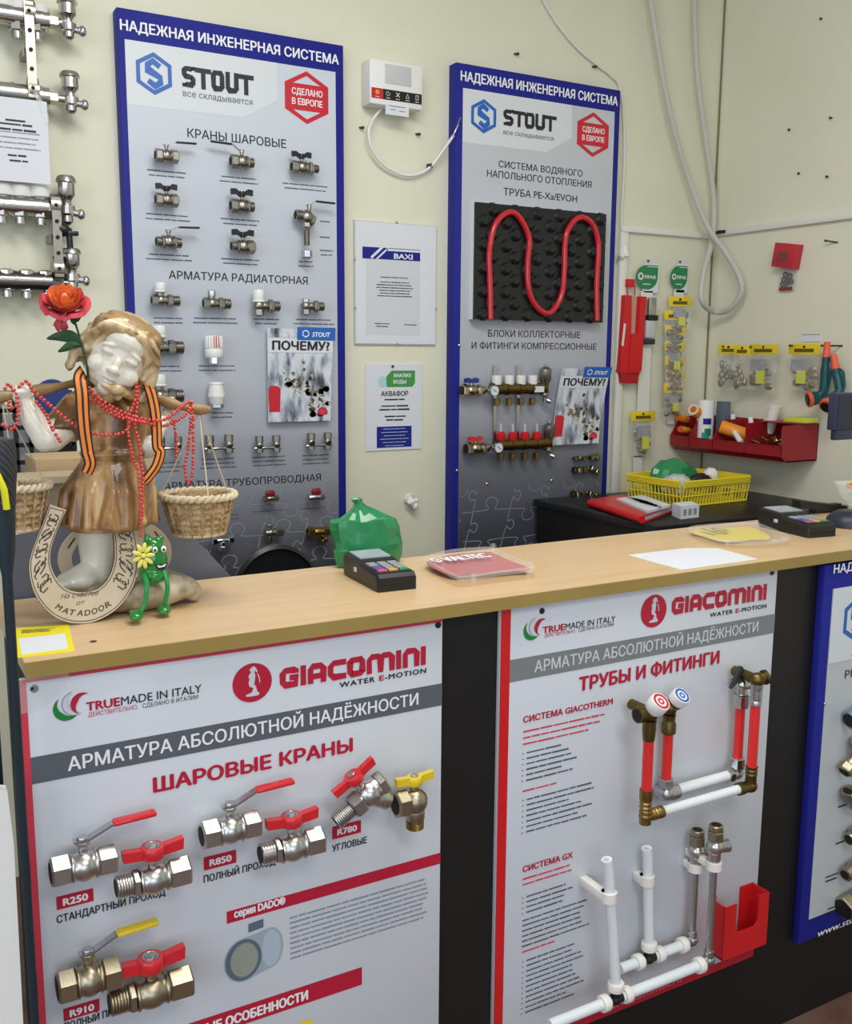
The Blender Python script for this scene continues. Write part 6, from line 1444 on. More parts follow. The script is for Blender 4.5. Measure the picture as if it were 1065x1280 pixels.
# coin trays
def tray(label, rim, feet, inner, mi, z):
    t = thing('coin_tray', label, 'coin tray', (sum(p[0] for p in rim)/len(rim), sum(p[1] for p in rim)/len(rim), 1.08))
    R = [(q.x, q.y) for q in catmull([(p[0], p[1], 0) for p in rim], 4, True)]
    m = MB(); slab(m, R, z-.006, z); m.build('clear_plate', M_ACRYL, t)
    cx = sum(p[0] for p in R)/len(R); cy = sum(p[1] for p in R)/len(R)
    m = MB(); m.tube([(p[0], p[1], z+.001) for p in R], .0024, 6, closed=True); m.build('raised_rim', M_ACRYL, t)
    m = MB(); slab(m, [(q.x, q.y) for q in catmull([(p[0], p[1], 0) for p in inner], 4, True)], z-.0088, z-.0066); ins = m.build('insert', mi, t)
    for p in feet:
        m = MB(); m.lathe([(.0045, 0), (.005, .002), (.005, z-1.08-.001)], (p[0], p[1], 1.0802), UP, 12); m.build('foot', M_ACRYL, t)
    return t, ins
rim = [(0.8922, 1.5788, 1.098), (0.9286, 1.6126, 1.098), (0.9883, 1.6315, 1.098), (1.0524, 1.6225, 1.098), (1.0627, 1.6062, 1.098), (1.0507, 1.5231, 1.098), (1.0447, 1.4484, 1.098), (1.0229, 1.4275, 1.098), (0.9525, 1.4244, 1.098), (0.8811, 1.4214, 1.098), (0.8731, 1.4404, 1.098), (0.8826, 1.515, 1.098)]
cx = sum(p[0] for p in rim)/len(rim); cy = sum(p[1] for p in rim)/len(rim)
tr1, ins = tray('clear coin tray with a red insert beside the payment terminal', rim, [(0.9127, 1.4402), (1.0292, 1.4388), (0.9269, 1.6093), (1.0954, 1.6571)], [(cx+(p[0]-cx)*.965, cy+(p[1]-cy)*.955) for p in rim[:7]]+[(1.0068, 1.459, 1.098), (0.9296, 1.4675, 1.098), (0.8895, 1.4842, 1.098)], mat('tray_red', (186, 52, 60), .45), 1.098)
m = MB(); a = V((0.8985, 1.5486, 1.0985)); b = V((1.0203, 1.5465, 1.0985)); c = V((0.9172, 1.5854, 1.0985))
m.M = flatM(a, b-a, c-a); L = (b-a).length; h = (c-a).length*.9
m.text('VALTEC', L*.20, 0, L*.80, h, 0, 0, bold=.09); m.ringf(circ(L*.08, h*.5, L*.075, h*.5, 16), circ(L*.08, h*.5, L*.05, h*.32, 16), 0); m.stroke([(L*.05, h*.7), (L*.08, h*.25), (L*.12, h*.75)], L*.02, 0)
m.build('tray_lettering', M_WHITETXT, tr1)
rim = [(1.5951, 1.6192, 1.094), (1.6492, 1.6315, 1.094), (1.7166, 1.6215, 1.094), (1.7738, 1.6004, 1.094), (1.7732, 1.5674, 1.094), (1.7123, 1.4448, 1.094), (1.6761, 1.4208, 1.094), (1.6198, 1.4293, 1.094), (1.5636, 1.4516, 1.094), (1.5456, 1.4957, 1.094), (1.5616, 1.5598, 1.094)]
tr2, ins = tray('clear coin tray with a yellow insert in front of the far terminal', rim, [(1.5739, 1.4833), (1.7059, 1.4492), (1.6233, 1.6215), (1.8169, 1.6223)], [(1.6047, 1.6222, 1.094), (1.6998, 1.6136, 1.094), (1.7651, 1.5965, 1.094), (1.7013, 1.4798, 1.094), (1.6484, 1.4852, 1.094), (1.5781, 1.5, 1.094), (1.5875, 1.5613, 1.094)], mat('tray_yellow', (232, 216, 70), .45), 1.094)
m = MB(); a = V((1.6078, 1.5553, 1.0945)); b = V((1.6548, 1.55, 1.0945)); c = V((1.6405, 1.5925, 1.0945))
m.M = flatM(a, b-a, c-a); m.text('10', 0, 0, (b-a).length, (c-a).length, 0, 0, bold=.05); m.build('tray_lettering', MATS['print_olive'], tr2)
# blue-black stand and black slab behind the far terminal
m = MB(); a = V((2.1432, 1.7696, 1.1)); b = V((2.1458, 1.6235, 1.1))
pts = [(2.0273, 1.678, 1.12), (2.061, 1.5598, 1.12), (2.0566, 1.5259, 1.12), (2.0198, 1.498, 1.12), (1.9793, 1.5654, 1.12), (1.9908, 1.6452, 1.12)]
a = V((2.0297, 1.68, 1.1189)); b = V((2.2641, 1.68, 1.0855)); a2 = V((2.0325, 1.68, 1.1002))
m.add([a, b, b+V((0, 0, a2.z-a.z)), a2, a+V((.01, .035, 0)), b+V((.01, .035, 0)), b+V((.01, .035, a2.z-a.z)), a2+V((.01, .035, 0))], [[3, 2, 1, 0], [4, 5, 6, 7], [0, 1, 5, 4], [2, 3, 7, 6], [0, 4, 7, 3], [1, 2, 6, 5]])
zb = min(p.z for p in m.v); warped(m, lambda p: p+V((0, 0, 0)))
m.box(((a.x+b.x)/2, 1.68+.018, (1.0805+a2.z)/2), (.10, .02, max(.002, a2.z-1.0805)))
solo(m, 'keyboard_tray', M_BLACKP, 'long flat black device behind the far payment terminal', 'device')
m = MB(); c = V((1.9883, 1.5191)); m.lathe([(.055, 0), (.052, .018), (.040, .030), (.028, .036)], (c.x+.035, c.y+.01, 1.0805), UP, 24)
solo(m, 'round_stand', mat('blue_black_plastic', (40, 44, 58), .4), 'dark blue rounded stand at the right frame edge on the counter', 'stand')

# ---------------------------------------------------------------- behind the counter
# slanted grey panel
pg = [(0.1787, 1.72, 1.061), (0.1854, 1.72, 1.1782), (0.2976, 1.72, 1.1986), (0.434, 1.72, 1.2248), (0.5688, 1.72, 1.0675), (0.568, 1.72, 1.0359)]
P2_ = [(p[0], p[2]) for p in pg]; P2_[-1] = (P2_[-1][0], .001); P2_[0] = (P2_[0][0], .001)
m = MB(); m.plate(P2_, 1.716, 1.724); solo(m, 'partition_panel', mat('slate_panel', (104, 108, 118), .5, noise=.05), 'slate grey slanted panel standing behind the counter below the statue', 'panel')
# white dish
m = MB(); c = V((0.2119, 1.8, 1.1523)); m.lathe([(.001, 0), (.045, .003), (.060, .012), (.058, .015), (.044, .007), (.001, .005)], (0, 0, 0), UP, 30); m.M = Matrix()
warped(m, lambda p: c+(RX(math.radians(38)) @ p)+V((0, 0, 0)))
m.box((c.x+.02, c.y+.02, (c.z-.03)/2), (.05, .03, c.z-.03))
solo(m, 'plate', M_WHITE, 'white round plate at the left behind the horseshoe', 'plate')
# cardboard box and pale sheet behind the statue
k0 = V((0.2722, 1.95, 1.2465)); k1 = V((0.3278, 1.95, 1.2776))
bx = thing('cardboard_box', 'tan cardboard box behind the statue skirt', 'box', (k0.x+.11, 2.02, 0))
MB().box((k0.x+.11, 2.03, k1.z/2), (.22, .14, k1.z)).build('carton', mat('cardboard', (186, 160, 124), .7, noise=.08), bx)
MB().box((k0.x+.13, 1.9585, k1.z-.08), (.12, .003, .12)).build('pale_label', mat('lilac_paper', (190, 190, 204), .6), bx)
s0 = V((0.2334, 1.9, 1.2633)); s1 = V((0.3135, 1.9, 1.2436))
m = MB(); m.box(((s0.x+s1.x)/2-.1, 1.90, s0.z-.012), (.34, .09, .012)); zt = s0.z-.018; m.box(((s0.x+s1.x)/2-.24, 1.91, zt/2), (.03, .06, zt)); m.box(((s0.x+s1.x)/2+.02, 1.91, zt/2), (.03, .05, zt))
solo(m, 'side_shelf', mat('tan_board', (178, 160, 132), .6, noise=.06), 'tan board shelf at the left behind the hanging basket', 'shelf')
# black wire rack
x0 = (0.1561, 2.2, 1.3933); x1 = (0.3849, 2.2, 1.38); zt = x0[2]; zb = ((0.2654, 2.2, 1.2133))[2]
wr = thing('wire_rack', 'black wire grid rack behind the left arm of the statue', 'rack', ((x0[0]+x1[0])/2, 2.2, 0))
m = MB(); nx = 9
for i in range(nx): x = x0[0]+(x1[0]-x0[0])*i/(nx-1); m.box((x, 2.2, (zt+zb)/2), (.009, .006, zt-zb))
for j in range(6): z = zb+(zt-zb)*j/5; m.box(((x0[0]+x1[0])/2, 2.2, z), (x1[0]-x0[0], .006, .009))
m.build('grid', M_BLACKP, wr)
for x in (x0[0]+.01, x1[0]-.01): m = MB(); m.box((x, 2.21, zt/2), (.02, .02, zt)); m.build('post', M_BLACKP, wr)
m = MB(); m.box(((x0[0]+x1[0])/2, 2.24, (zt+zb)/2-.02), (x1[0]-x0[0]-.02, .004, zt-zb-.05)); m.build('pale_backing', mat('pale_grey_sheet', (186, 188, 198), .5), wr)
c = V((0.3441, 2.19, 1.3852)); m = MB(); m.lathe([(.034, 0), (.036, .004), (.034, .010)], c, (0, -1, 0), 24); m.build('blue_disc', mat('navy_blue', (34, 54, 110), .4), wr)
# patterned roll and what hangs below it at the left edge
rl = thing('rolled_umbrella', 'dark rolled umbrella in herringbone fabric with yellow strip at the left edge', 'umbrella', ((0.1302, 1.29, 1.2266)[0], 1.29, 0))
ax_ = V((0.1391, 1.29, 1.3343)); wd = ((0.1576, 1.29, 1.3431))[0]-ax_.x; zt = ((0.1451, 1.29, 1.3767))[2]; z1 = ((0.1403, 1.29, 1.2931))[2]; z2 = ((0.1371, 1.29, 1.2359))[2]
M_HERR = ramp_mat('herringbone', [(0.42, (34, 36, 42)), (0.5, (122, 124, 130)), (0.58, (40, 42, 48))], 'DIAGONAL', .6, tex='wave', tscale=34, dist=0)
m = MB(); m.lathe([(wd*.2, zt), (wd*.92, zt-.003), (wd*1.0, zt-.01), (wd*1.02, (zt+z1)/2), (wd*.98, (zt+z1)/2-.004), (wd*.80, z1)][::-1], (ax_.x, 1.29, 0), UP, 24); m.build('fabric_sleeve', M_HERR, rl)
m = MB(); m.lathe([(wd*.78, z1+.002), (wd*.60, z2), (wd*.34, z2-.03), (wd*.28, .02), (wd*.1, 0.0)][::-1], (ax_.x, 1.29, 0), UP, 20); m.build('lower_roll', mat('navy_green', (30, 44, 52), .5), rl)
p = V((0.1384, 1.262, 1.3163)); m = MB(); m.tube([p+V((-.006, .004, .018)), p+V((0, .0, 0)), p+V((.002, .003, -.024))], .004, 8); m.build('yellow_strip', mat('signal_yellow', (226, 220, 30), .4), rl)
# lower left: added dark block for shadow, counter side, clothing; white panel
m = MB(); m.box((.02, 1.50, .50), (.22, .20, 1.0)); solo(m, 'dark_filler', mat('dark_navy', (28, 32, 46), .5, noise=.1), 'dark navy block added for the dark counter side, shadow and clothing at the left edge', 'cabinet')
q0 = (0.1237, 1.3, 0.9286); q1 = (0.1274, 1.3, 0.8568); q2 = (0.1249, 1.3, 0.5971)
m = MB(); m.plate([(q0[0]-.10, q0[2]+.03), (q0[0], q0[2]), (q1[0], q1[2]), (q2[0], q2[2]), (q2[0]+.01, .001), (q0[0]-.10, .001)], 1.29, 1.31)
solo(m, 'foam_board', M_WHITE, 'white board leaning at the lower left edge beside the counter', 'board')

# office chair
ch = thing('office_chair', 'black round-backed chair behind the counter under the left blue board', 'chair', (.86, 2.18, 0))
bc = V((0.8233, 2.18, 0.9022)); rr = ((0.937, 2.18, 0.917))[0]-bc.x; tz = ((0.8285, 2.18, 1.0313))[2]-bc.z
m = MB(); m.M = Matrix.Translation(bc) @ Matrix.Diagonal((1, 1, tz/rr, 1)); m.lathe([(rr*.5, -.018), (rr*.94, -.016), (rr, -.004), (rr, .008), (rr*.93, .016), (rr*.90, .010), (rr*.4, .004)], (0, 0, 0), (0, -1, 0), 44); m.build('backrest', M_BLACKP, ch)
m = MB(); m.box((bc.x, 2.20+.04, (bc.z+.45)/2), (.05, .015, bc.z-.40)); m.build('back_bar', M_BLACKP, ch)
m = MB(); m.lathe([(.05, .44), (.20, .45), (.22, .48), (.20, .51), (.02, .515)], (bc.x, 2.02, 0), UP, 28); m.build('seat', M_BLACKP, ch)
m = MB(); m.cyl((bc.x, 2.02, .10), (bc.x, 2.02, .45), .025); m.build('gas_post', M_STEEL, ch)
for i in range(5):
    a = 2*PI*i/5; e = V((bc.x+.26*math.cos(a), 2.02+.26*math.sin(a), .06)); m = MB(); m.tube([(bc.x, 2.02, .11), e], [.022, .016], 8); lg = m.build('leg', M_BLACKP, ch)
    m = MB(); m.lathe([(.027, -.012), (.03, 0), (.027, .012)], e+V((0, 0, -.03)), (-math.sin(a), math.cos(a), 0), 14); m.build('caster', M_BLACKP, lg)
m = MB(); m.box((bc.x, 2.13, .46), (.06, .24, .012)); m.build('back_bracket', M_BLACKP, ch)

# green carrier bag on the back ledge of the counter
bg = V((0.8189, 1.655, 1.0774)); w_ = (((0.8861, 1.655, 1.1))[0]-((0.7527, 1.655, 1.1125))[0])/2; tz = ((0.8017, 1.655, 1.2069))[2]
m = MB(); rn = random.Random(12); n = 26; prof = [(.93, 0), (1.0, .06), (1.01, .18), (1.0, .32), (.98, .46), (.96, .58), (.90, .66), (.68, .73), (.40, .80), (.20, .87), (.11, .94), (.16, 1.0), (.06, 1.03)]
H_ = tz-1.081; vs = []; fs = []
ph = [rn.uniform(0, 6.28) for _ in range(8)]
for i, (r, h) in enumerate(prof):
    for k in range(n):
        a = 2*PI*k/n
        f = 1+.05*math.sin(3*a+ph[0]+h*2)+.05*abs(math.sin(4*a+ph[1]-h*3))+.10*abs(math.sin(6.5*a+ph[2]+h*4))*(.3+h)
        sx = -.022*max(0, h-.5)*2; f *= 1+rn.uniform(-.045, .045)*(h > .03); h += rn.uniform(-.018, .018)*(.05 < h < .9); vs.append((bg.x+sx+w_*r*f*math.cos(a)*.97, bg.y+.018+.034*r*f*math.sin(a), 1.081+H_*h*(1+.03*math.sin(5*a+ph[3])*(0 < h < 1))))
for i in range(len(prof)-1):
    for k in range(n): fs.append([i*n+k, i*n+(k+1) % n, (i+1)*n+(k+1) % n, (i+1)*n+k])
fs.append(list(range(n))[::-1]); fs.append([(len(prof)-1)*n+k for k in range(n)])
m.add(vs, fs)
solo(m, 'carrier_bag', mat('green_film', (34, 128, 78), .28, noise=.15, scale=25, coat=.3), 'crumpled green plastic carrier bag behind the payment terminal', 'bag', angle=12)

# low black cabinet by the right wall
cb = thing('low_cabinet', 'low black cabinet against the back wall behind the counter', 'cabinet', (2.40, 2.5, 0))
MB().box((2.425, 2.475, .4785), (.82, .60, .957)).build('carcass', M_BLACK, cb)
MB().box((2.425, 2.475, .969), (.84, .62, .022), bev=.002).build('top', M_BLACKP, cb)
MB().box((2.425, 2.171, .92), (.80, .012, .055)).build('grey_rail', mat('rail_grey', (150, 152, 152), .4), cb)
MB().box((2.425, 2.171, .44), (.80, .010, .84)).build('door', M_BLACK, cb)
# red folder, papers, small box on it
def poly_slab(name, label, cat, pts, z0, z1, mt, grp=None):
    m = MB(); slab(m, pts, z0, z1); return solo(m, name, mt, label, cat, grp)
f = [(2.0731, 2.563, 1), (1.9945, 2.2177, 1), (2.2516, 2.3514, 1), (2.2498, 2.6023, 1)]
fo = thing('red_folder', 'red folder with papers on the low black cabinet', 'folder', (f[0][0], f[0][1], .981))
m = MB(); slab(m, f, .981, .986); slab(m, [(p[0]*.999+.0005, p[1]) for p in f], 1.000, 1.004); a = V((f[0][0], f[0][1], .9925)); b = V((f[1][0], f[1][1], .9925)); m.tube([a, b], .0115, 8); m.build('cover', M_RED, fo)
cx = sum(p[0] for p in f)/4; cy = sum(p[1] for p in f)/4
m = MB(); slab(m, [(cx+(p[0]-cx)*.95, cy+(p[1]-cy)*.95) for p in f], .986, 1.000); m.build('papers', M_PAPER, fo)
cp = [(2.1336, 2.5008, 1.006), (2.0398, 2.2446, 1.006), (2.1955, 2.3107, 1.006), (2.2626, 2.52, 1.006)]
ct_ = thing('catalogue', 'white folded catalogue with grey print lying on the red folder', 'catalogue', (cp[0][0], cp[0][1], 1.0045))
m = MB(); slab(m, [p[:2] for p in cp], 1.0045, 1.012); m.build('pages', M_PAPER, ct_)
cx = sum(p[0] for p in cp)/4; cy = sum(p[1] for p in cp)/4
m = MB()
for i in range(4):
    o = .35-.22*i; slab(m, [(cx+(p[0]-cx)*.22+(cp[1][0]-cp[0][0])*o*.6, cy+(p[1]-cy)*.5+(cp[1][1]-cp[0][1])*o*.6) for p in cp], 1.012, 1.0125)
m.build('cover_print', M_FAINT, ct_)
b0, b1_, b2_ = (2.1825, 2.2915), (2.1551, 2.2242), (2.2352, 2.2291)
wb = thing('small_carton', 'small white carton on the low cabinet right of the red folder', 'carton', (b1_[0], b1_[1], .981))
u = V((b2_[0]-b1_[0], b2_[1]-b1_[1], 0)); v_ = V((b0[0]-b1_[0], b0[1]-b1_[1], 0)); o = V((b1_[0], b1_[1], .981)); hh = .040
m = MB(); c8 = [o, o+u, o+u+v_, o+v_]; m.add(c8+[p+V((0, 0, hh)) for p in c8], [[3, 2, 1, 0], [4, 5, 6, 7], [0, 1, 5, 4], [1, 2, 6, 5], [2, 3, 7, 6], [3, 0, 4, 7]]); m.build('box', M_PAPER, wb)
m = MB(); m.M = flatM(o, u, UP)
for i in range(3): m.rect(u.length*(.12+.28*i), hh*.25, u.length*(.30+.28*i), hh*.75, -.0006)
m.build('print', M_FAINT, wb)
# yellow basket with odds and ends
ya = V((2.3769, 2.6329)); yb = V((2.3244, 2.4465)); yc = V((2.5817, 2.4698))
hb = ((2.1815, 2.3, 1.0709))
o = V((yb[0], yb[1], .981)); u = V((yc[0]-yb[0], yc[1]-yb[1], 0)); v_ = V((ya[0]-yb[0], ya[1]-yb[1], 0))
u = V((.315, .015, 0)); v_ = V((-.02, .235, 0)); o = V((2.325, 2.40, .981))
bk = thing('plastic_basket', 'yellow perforated plastic basket on the low cabinet in the room corner', 'basket', o+u*.5+v_*.5)
M_YBK = mat('yellow_basket_plastic', (226, 206, 48), .35)
hh = .085; fl_ = .012
def bk_wall(p0, p1, outw, n):
    m = MB(); d = p1-p0; L = d.length; d = d.normalized(); rows = [.0, .22, .44, .66, .88, 1.0]
    t_ = outw.normalized()
    def q(s, h): return p0+d*(L*s)+UP*(hh*h)+t_*(fl_*h)
    def bar(a, b, th): m.tube([a, b], th, 5)
    for i in range(n+1): bar(q(i/n, 0), q(i/n, .82), .0026)
    bar(q(0, .03), q(1, .03), .004); bar(q(0, .42), q(1, .42), .003)
    for h in (.80, .87, .94, 1.0): bar(q(0, h), q(1, h), .0048)
    return m.build('side', M_YBK, bk)
P = [o, o+u, o+u+v_, o+v_]
bk_wall(P[0], P[1], -v_, 22); bk_wall(P[1], P[2], u, 15); bk_wall(P[2], P[3], v_, 22); bk_wall(P[3], P[0], -u, 15)
m = MB(); slab(m, [(p.x, p.y) for p in P], .981, .985); m.build('base', M_YBK, bk)
cen = o+u*.5+v_*.5
def lump(name, label, cat, c, r, mt, seed, n=9):
    m = MB(); rn = random.Random(seed); m.ell((0, 0, 0), (1, 1, 1), 22)
    D = [(V((rn.uniform(-1, 1), rn.uniform(-1, 1), rn.uniform(-1, 1))).normalized(), rn.uniform(3, 9), rn.uniform(0, 6)) for _ in range(n)]
    def f(p):
        k = 1+sum(.16*abs(math.sin(p.dot(d)*w+q)) for d, w, q in D)/n*3-.22
        return c+V((p.x*r[0]*k, p.y*r[1]*k, p.z*r[2]*k))
    warped(m, f); return solo(m, name, mt, label, cat, angle=14)
lump('crumpled_bag', 'green crumpled plastic bag in the yellow basket', 'bag', cen+V((-.055, .02, .080)), (.085, .055, .060), MATS['green_film'], 3)
lump('crumpled_bag', 'clear whitish crumpled bag at the left in the yellow basket', 'bag', cen+V((-.10, -.05, .062)), (.055, .045, .035), mat('cloudy_film', (206, 212, 206), .25, alpha=.85), 4)
lump('cable_bundle', 'dark cable bundle in the middle of the yellow basket', 'cable', cen+V((.02, -.02, .070)), (.055, .04, .022), M_BLACKP, 6)
lump('white_plug', 'white plug-like item at the right in the yellow basket', 'plug', cen+V((.105, .0, .078)), (.026, .022, .026), M_WHITE, 7, 6)

# ---------------------------------------------------------------- things on the back wall between and beside the boards
YW = WY
# white control box
c0 = (1.3798, 2.78, 2.3116); tl_, tr2_, br_, bl_ = (1.3797, 2.79, 2.3383), (1.56, 2.79, 2.3438), (1.556, 2.79, 2.2141), (1.3758, 2.79, 2.2101)
x0, x1 = (tl_[0]+bl_[0])/2, (tr2_[0]+br_[0])/2; z1, z0 = (tl_[2]+tr2_[2])/2, (bl_[2]+br_[2])/2
ub = thing('control_box', 'white wall control box with red and black icon strip between the blue boards', 'control box', ((x0+x1)/2, YW, z0))
m = MB(); m.box(((x0+x1)/2, (2.790+YW-.001)/2, (z0+z1)/2), (x1-x0, YW-.001-2.790, z1-z0), bev=.006); m.build('housing', M_WHITE, ub)
a = (1.4284, 2.79, 2.3305); b = (1.5178, 2.79, 2.2752)
m = MB(); m.box(((a[0]+b[0])/2, 2.790, (a[2]+b[2])/2), (b[0]-a[0], .003, a[2]-b[2]), bev=.001); m.build('window', M_GREYP, ub)
a = (1.383, 2.789, 2.2428); b = (1.422, 2.789, 2.2443); c = (1.554, 2.789, 2.2442); hh = ((1.4221, 2.789, 2.2592))[2]-((1.422, 2.789, 2.2294))[2]; zc = (a[2]+c[2])/2
m = MB(); m.rect(a[0], zc-hh/2, b[0], zc+hh/2, 2.7895, 0); m.rect(b[0], zc-hh/2, c[0], zc+hh/2, 2.7895, 1)
xs = [(a[0]+b[0])/2]+[b[0]+(c[0]-b[0])*(k+.5)/4 for k in range(4)]; r_ = hh*.20; zi = zc+hh*.10
m.ringf(circ(xs[0], zi, r_, r_, 12), circ(xs[0], zi, r_*.5, r_*.5, 12), 2.7889, 2)
m.stroke([(xs[1]+r_*math.cos(t), zi+r_*math.sin(t)) for t in [2.0+i*.38 for i in range(14)]], r_*.3, 2.7889, 3); m.stroke([(xs[1], zi), (xs[1], zi+r_*1.3)], r_*.3, 2.7888, 3)
m.stroke([(xs[2]-r_, zi-r_), (xs[2]+r_, zi+r_)], r_*.5, 2.7889, 3); m.stroke([(xs[2]-r_, zi+r_), (xs[2]+r_, zi-r_)], r_*.5, 2.7888, 3)
m.stroke([(xs[3]-r_, zi-r_), (xs[3], zi+r_), (xs[3]+r_, zi-r_), (xs[3]-r_, zi-r_)], r_*.3, 2.7889, 3)
m.stroke([(xs[4]-r_*.7, zi-r_), (xs[4]-r_*.7, zi+r_), (xs[4]+r_*.7, zi+r_), (xs[4]+r_*.7, zi-r_), (xs[4]-r_*.7, zi-r_)], r_*.35, 2.7889, 3)
for k, x in enumerate(xs): m.rect(x-r_*1.1, zc-hh*.36, x+r_*1.1, zc-hh*.28, 2.7889, 3)
m.build('icon_strip', [M_REDP, M_BLACKP, M_YELLOW, M_GREYP], ub)
a = (1.4292, 2.788, 2.2161); b = (1.5087, 2.788, 2.1868)
m = MB(); m.box(((a[0]+b[0])/2, 2.7885, (a[2]+b[2])/2), (b[0]-a[0], .0012, a[2]-b[2])); m.rect(a[0]+.012, (a[2]+b[2])/2+.010, b[0]-.012, (a[2]+b[2])/2+.012, 2.7875, 1); m.rect(a[0]+.016, (a[2]+b[2])/2, a[0]+.034, (a[2]+b[2])/2+.002, 2.7875, 1); m.rect(b[0]-.034, (a[2]+b[2])/2-.002, b[0]-.014, (a[2]+b[2])/2, 2.7875, 1)
m.build('paper_tag', [M_PAPER, M_GREYTXT], ub)
m = MB()
for p in ((1.4394, 2.8, 2.3477), (1.4761, 2.8, 2.3469)): m.box((p[0], 2.81, z1+.001), (.016, .008, .003))
m.build('top_slot', M_BLACKP, ub)
cab = [(1.4358, 2.83, 2.2102), (1.4077, 2.825, 2.1782), (1.3892, 2.82, 2.1425), (1.3932, 2.82, 2.1025), (1.4224, 2.825, 2.0629), (1.4671, 2.83, 2.037), (1.5233, 2.832, 2.0252), (1.5731, 2.832, 2.0349), (1.6129, 2.83, 2.061), (1.6469, 2.818, 2.1073), (1.6664, 2.803, 2.1409), (1.6735, 2.797, 2.1537)]
m = MB(); m.tube(catmull(cab, 6), .0045, 10); cbl = thing('cable', 'white cable drooping from the control box to the right blue board', 'cable', cab[6]); m.build('sheath', M_WHITE, cbl)
m = MB(); m.tube(catmull([(1.6685, 2.796, 2.1488), (1.6774, 2.79, 2.1738), (1.6936, 2.789, 2.2078)], 5), .0014, 6); m.tube(catmull([(1.6704, 2.796, 2.148), (1.6743, 2.79, 2.163), (1.6862, 2.789, 2.1851)], 5), .0014, 6); m.build('wire_end', M_STEEL, cbl)
c = V((1.6113, 2.835, 2.0616)); m = MB(); m.box((c.x, 2.838, c.z), (.012, .024, .014), bev=.003); m.cyl(c+V((-.014, -.004, .002)), c+V((-.002, -.004, .0)), .003); m.build('clip', M_DKGREY, cbl)
# framed certificate
a, b, c, d = (1.3479, 2.842, 1.8758), (1.6402, 2.842, 1.885), (1.6416, 2.842, 1.5068), (1.3508, 2.842, 1.5023)
x0, x1 = (a[0]+d[0])/2, (b[0]+c[0])/2; z1, z0 = (a[2]+b[2])/2, (c[2]+d[2])/2
fr = thing('certificate', 'framed white certificate with blue header on the wall between the boards', 'certificate', ((x0+x1)/2, YW, z0))
m = MB(); m.box(((x0+x1)/2, 2.846, (z0+z1)/2), (x1-x0, .007, z1-z0)); m.build('clip_frame', M_GREYP, fr)
m = MB(); m.box(((x0+x1)/2, 2.842, (z0+z1)/2), (x1-x0-.006, .002, z1-z0-.006)); m.build('mat_board', M_PAPER, fr)
YC = 2.8405
a, b, c = (1.3886, 2.84, 1.7976), (1.5797, 2.84, 1.7993), (1.3878, 2.84, 1.5354)
m = MB(); m.rect(a[0], c[2], b[0], a[2], YC); m.build('sheet', mat('sheet_grey', (206, 210, 218), .35, coat=.3), fr)
h0, h1, h2 = (1.3759, 2.84, 1.7995), (1.5797, 2.84, 1.7975), (1.5799, 2.84, 1.7673)
zt_, zb_ = (h0[2]+h1[2])/2+.004, h2[2]
m = MB(); m.rect(h0[0], zb_, h1[0], zt_, YC-.0006, 0); L = h1[0]-h0[0]; H_ = zt_-zb_
m.flat([(h0[0]+L*.10, zb_), (h0[0]+L*.30, zt_), (h0[0]+L*.36, zt_), (h0[0]+L*.16, zb_)], YC-.001, 1); m.flat([(h0[0]+L*.22, zb_), (h0[0]+L*.42, zt_), (h0[0]+L*.46, zt_), (h0[0]+L*.26, zb_)], YC-.001, 1); m.flat([(h0[0], zb_), (h0[0]+L*.16, zb_), (h0[0], zb_+H_*.9)], YC-.0012, 0)
m.flat([(h0[0]+L*.42, zt_-.002), (h1[0], zt_-.002), (h1[0], zt_-H_*.25), (h0[0]+L*.40, zt_-H_*.25)], YC-.001, 1)
m.text('BAXI', h0[0]+L*.54, zb_+H_*.12, L*.32, H_*.45, YC-.0016, 1, bold=.14); m.build('header_print', [M_BLUE, M_PAPER], fr)
for p, q_, n, sd in (((1.4363, 2.84, 1.713), (1.5384, 2.84, 1.7173), 1, 1), ((1.4162, 2.84, 1.6982), (1.5614, 2.84, 1.7039), 6, 2), ((1.4159, 2.84, 1.5696), (1.4718, 2.84, 1.5707), 2, 3), ((1.5203, 2.84, 1.568), (1.5695, 2.84, 1.569), 1, 4)):
    m = MB(); m.lines(p[0], q_[0], p[2], n, .0085, .0036, YC-.0006, 0, sd, .3, True); m.build('text_print', M_GREYTXT, fr)
for p in ((1.4958, 2.84, 1.8821), (1.4986, 2.84, 1.5082), (1.3502, 2.84, 1.7629), (1.3514, 2.84, 1.6156), (1.6394, 2.84, 1.6216)):
    m = MB(); m.box((p[0], 2.841, p[2]), (.006, .004, .006)); m.build('clip', M_STEEL, fr)
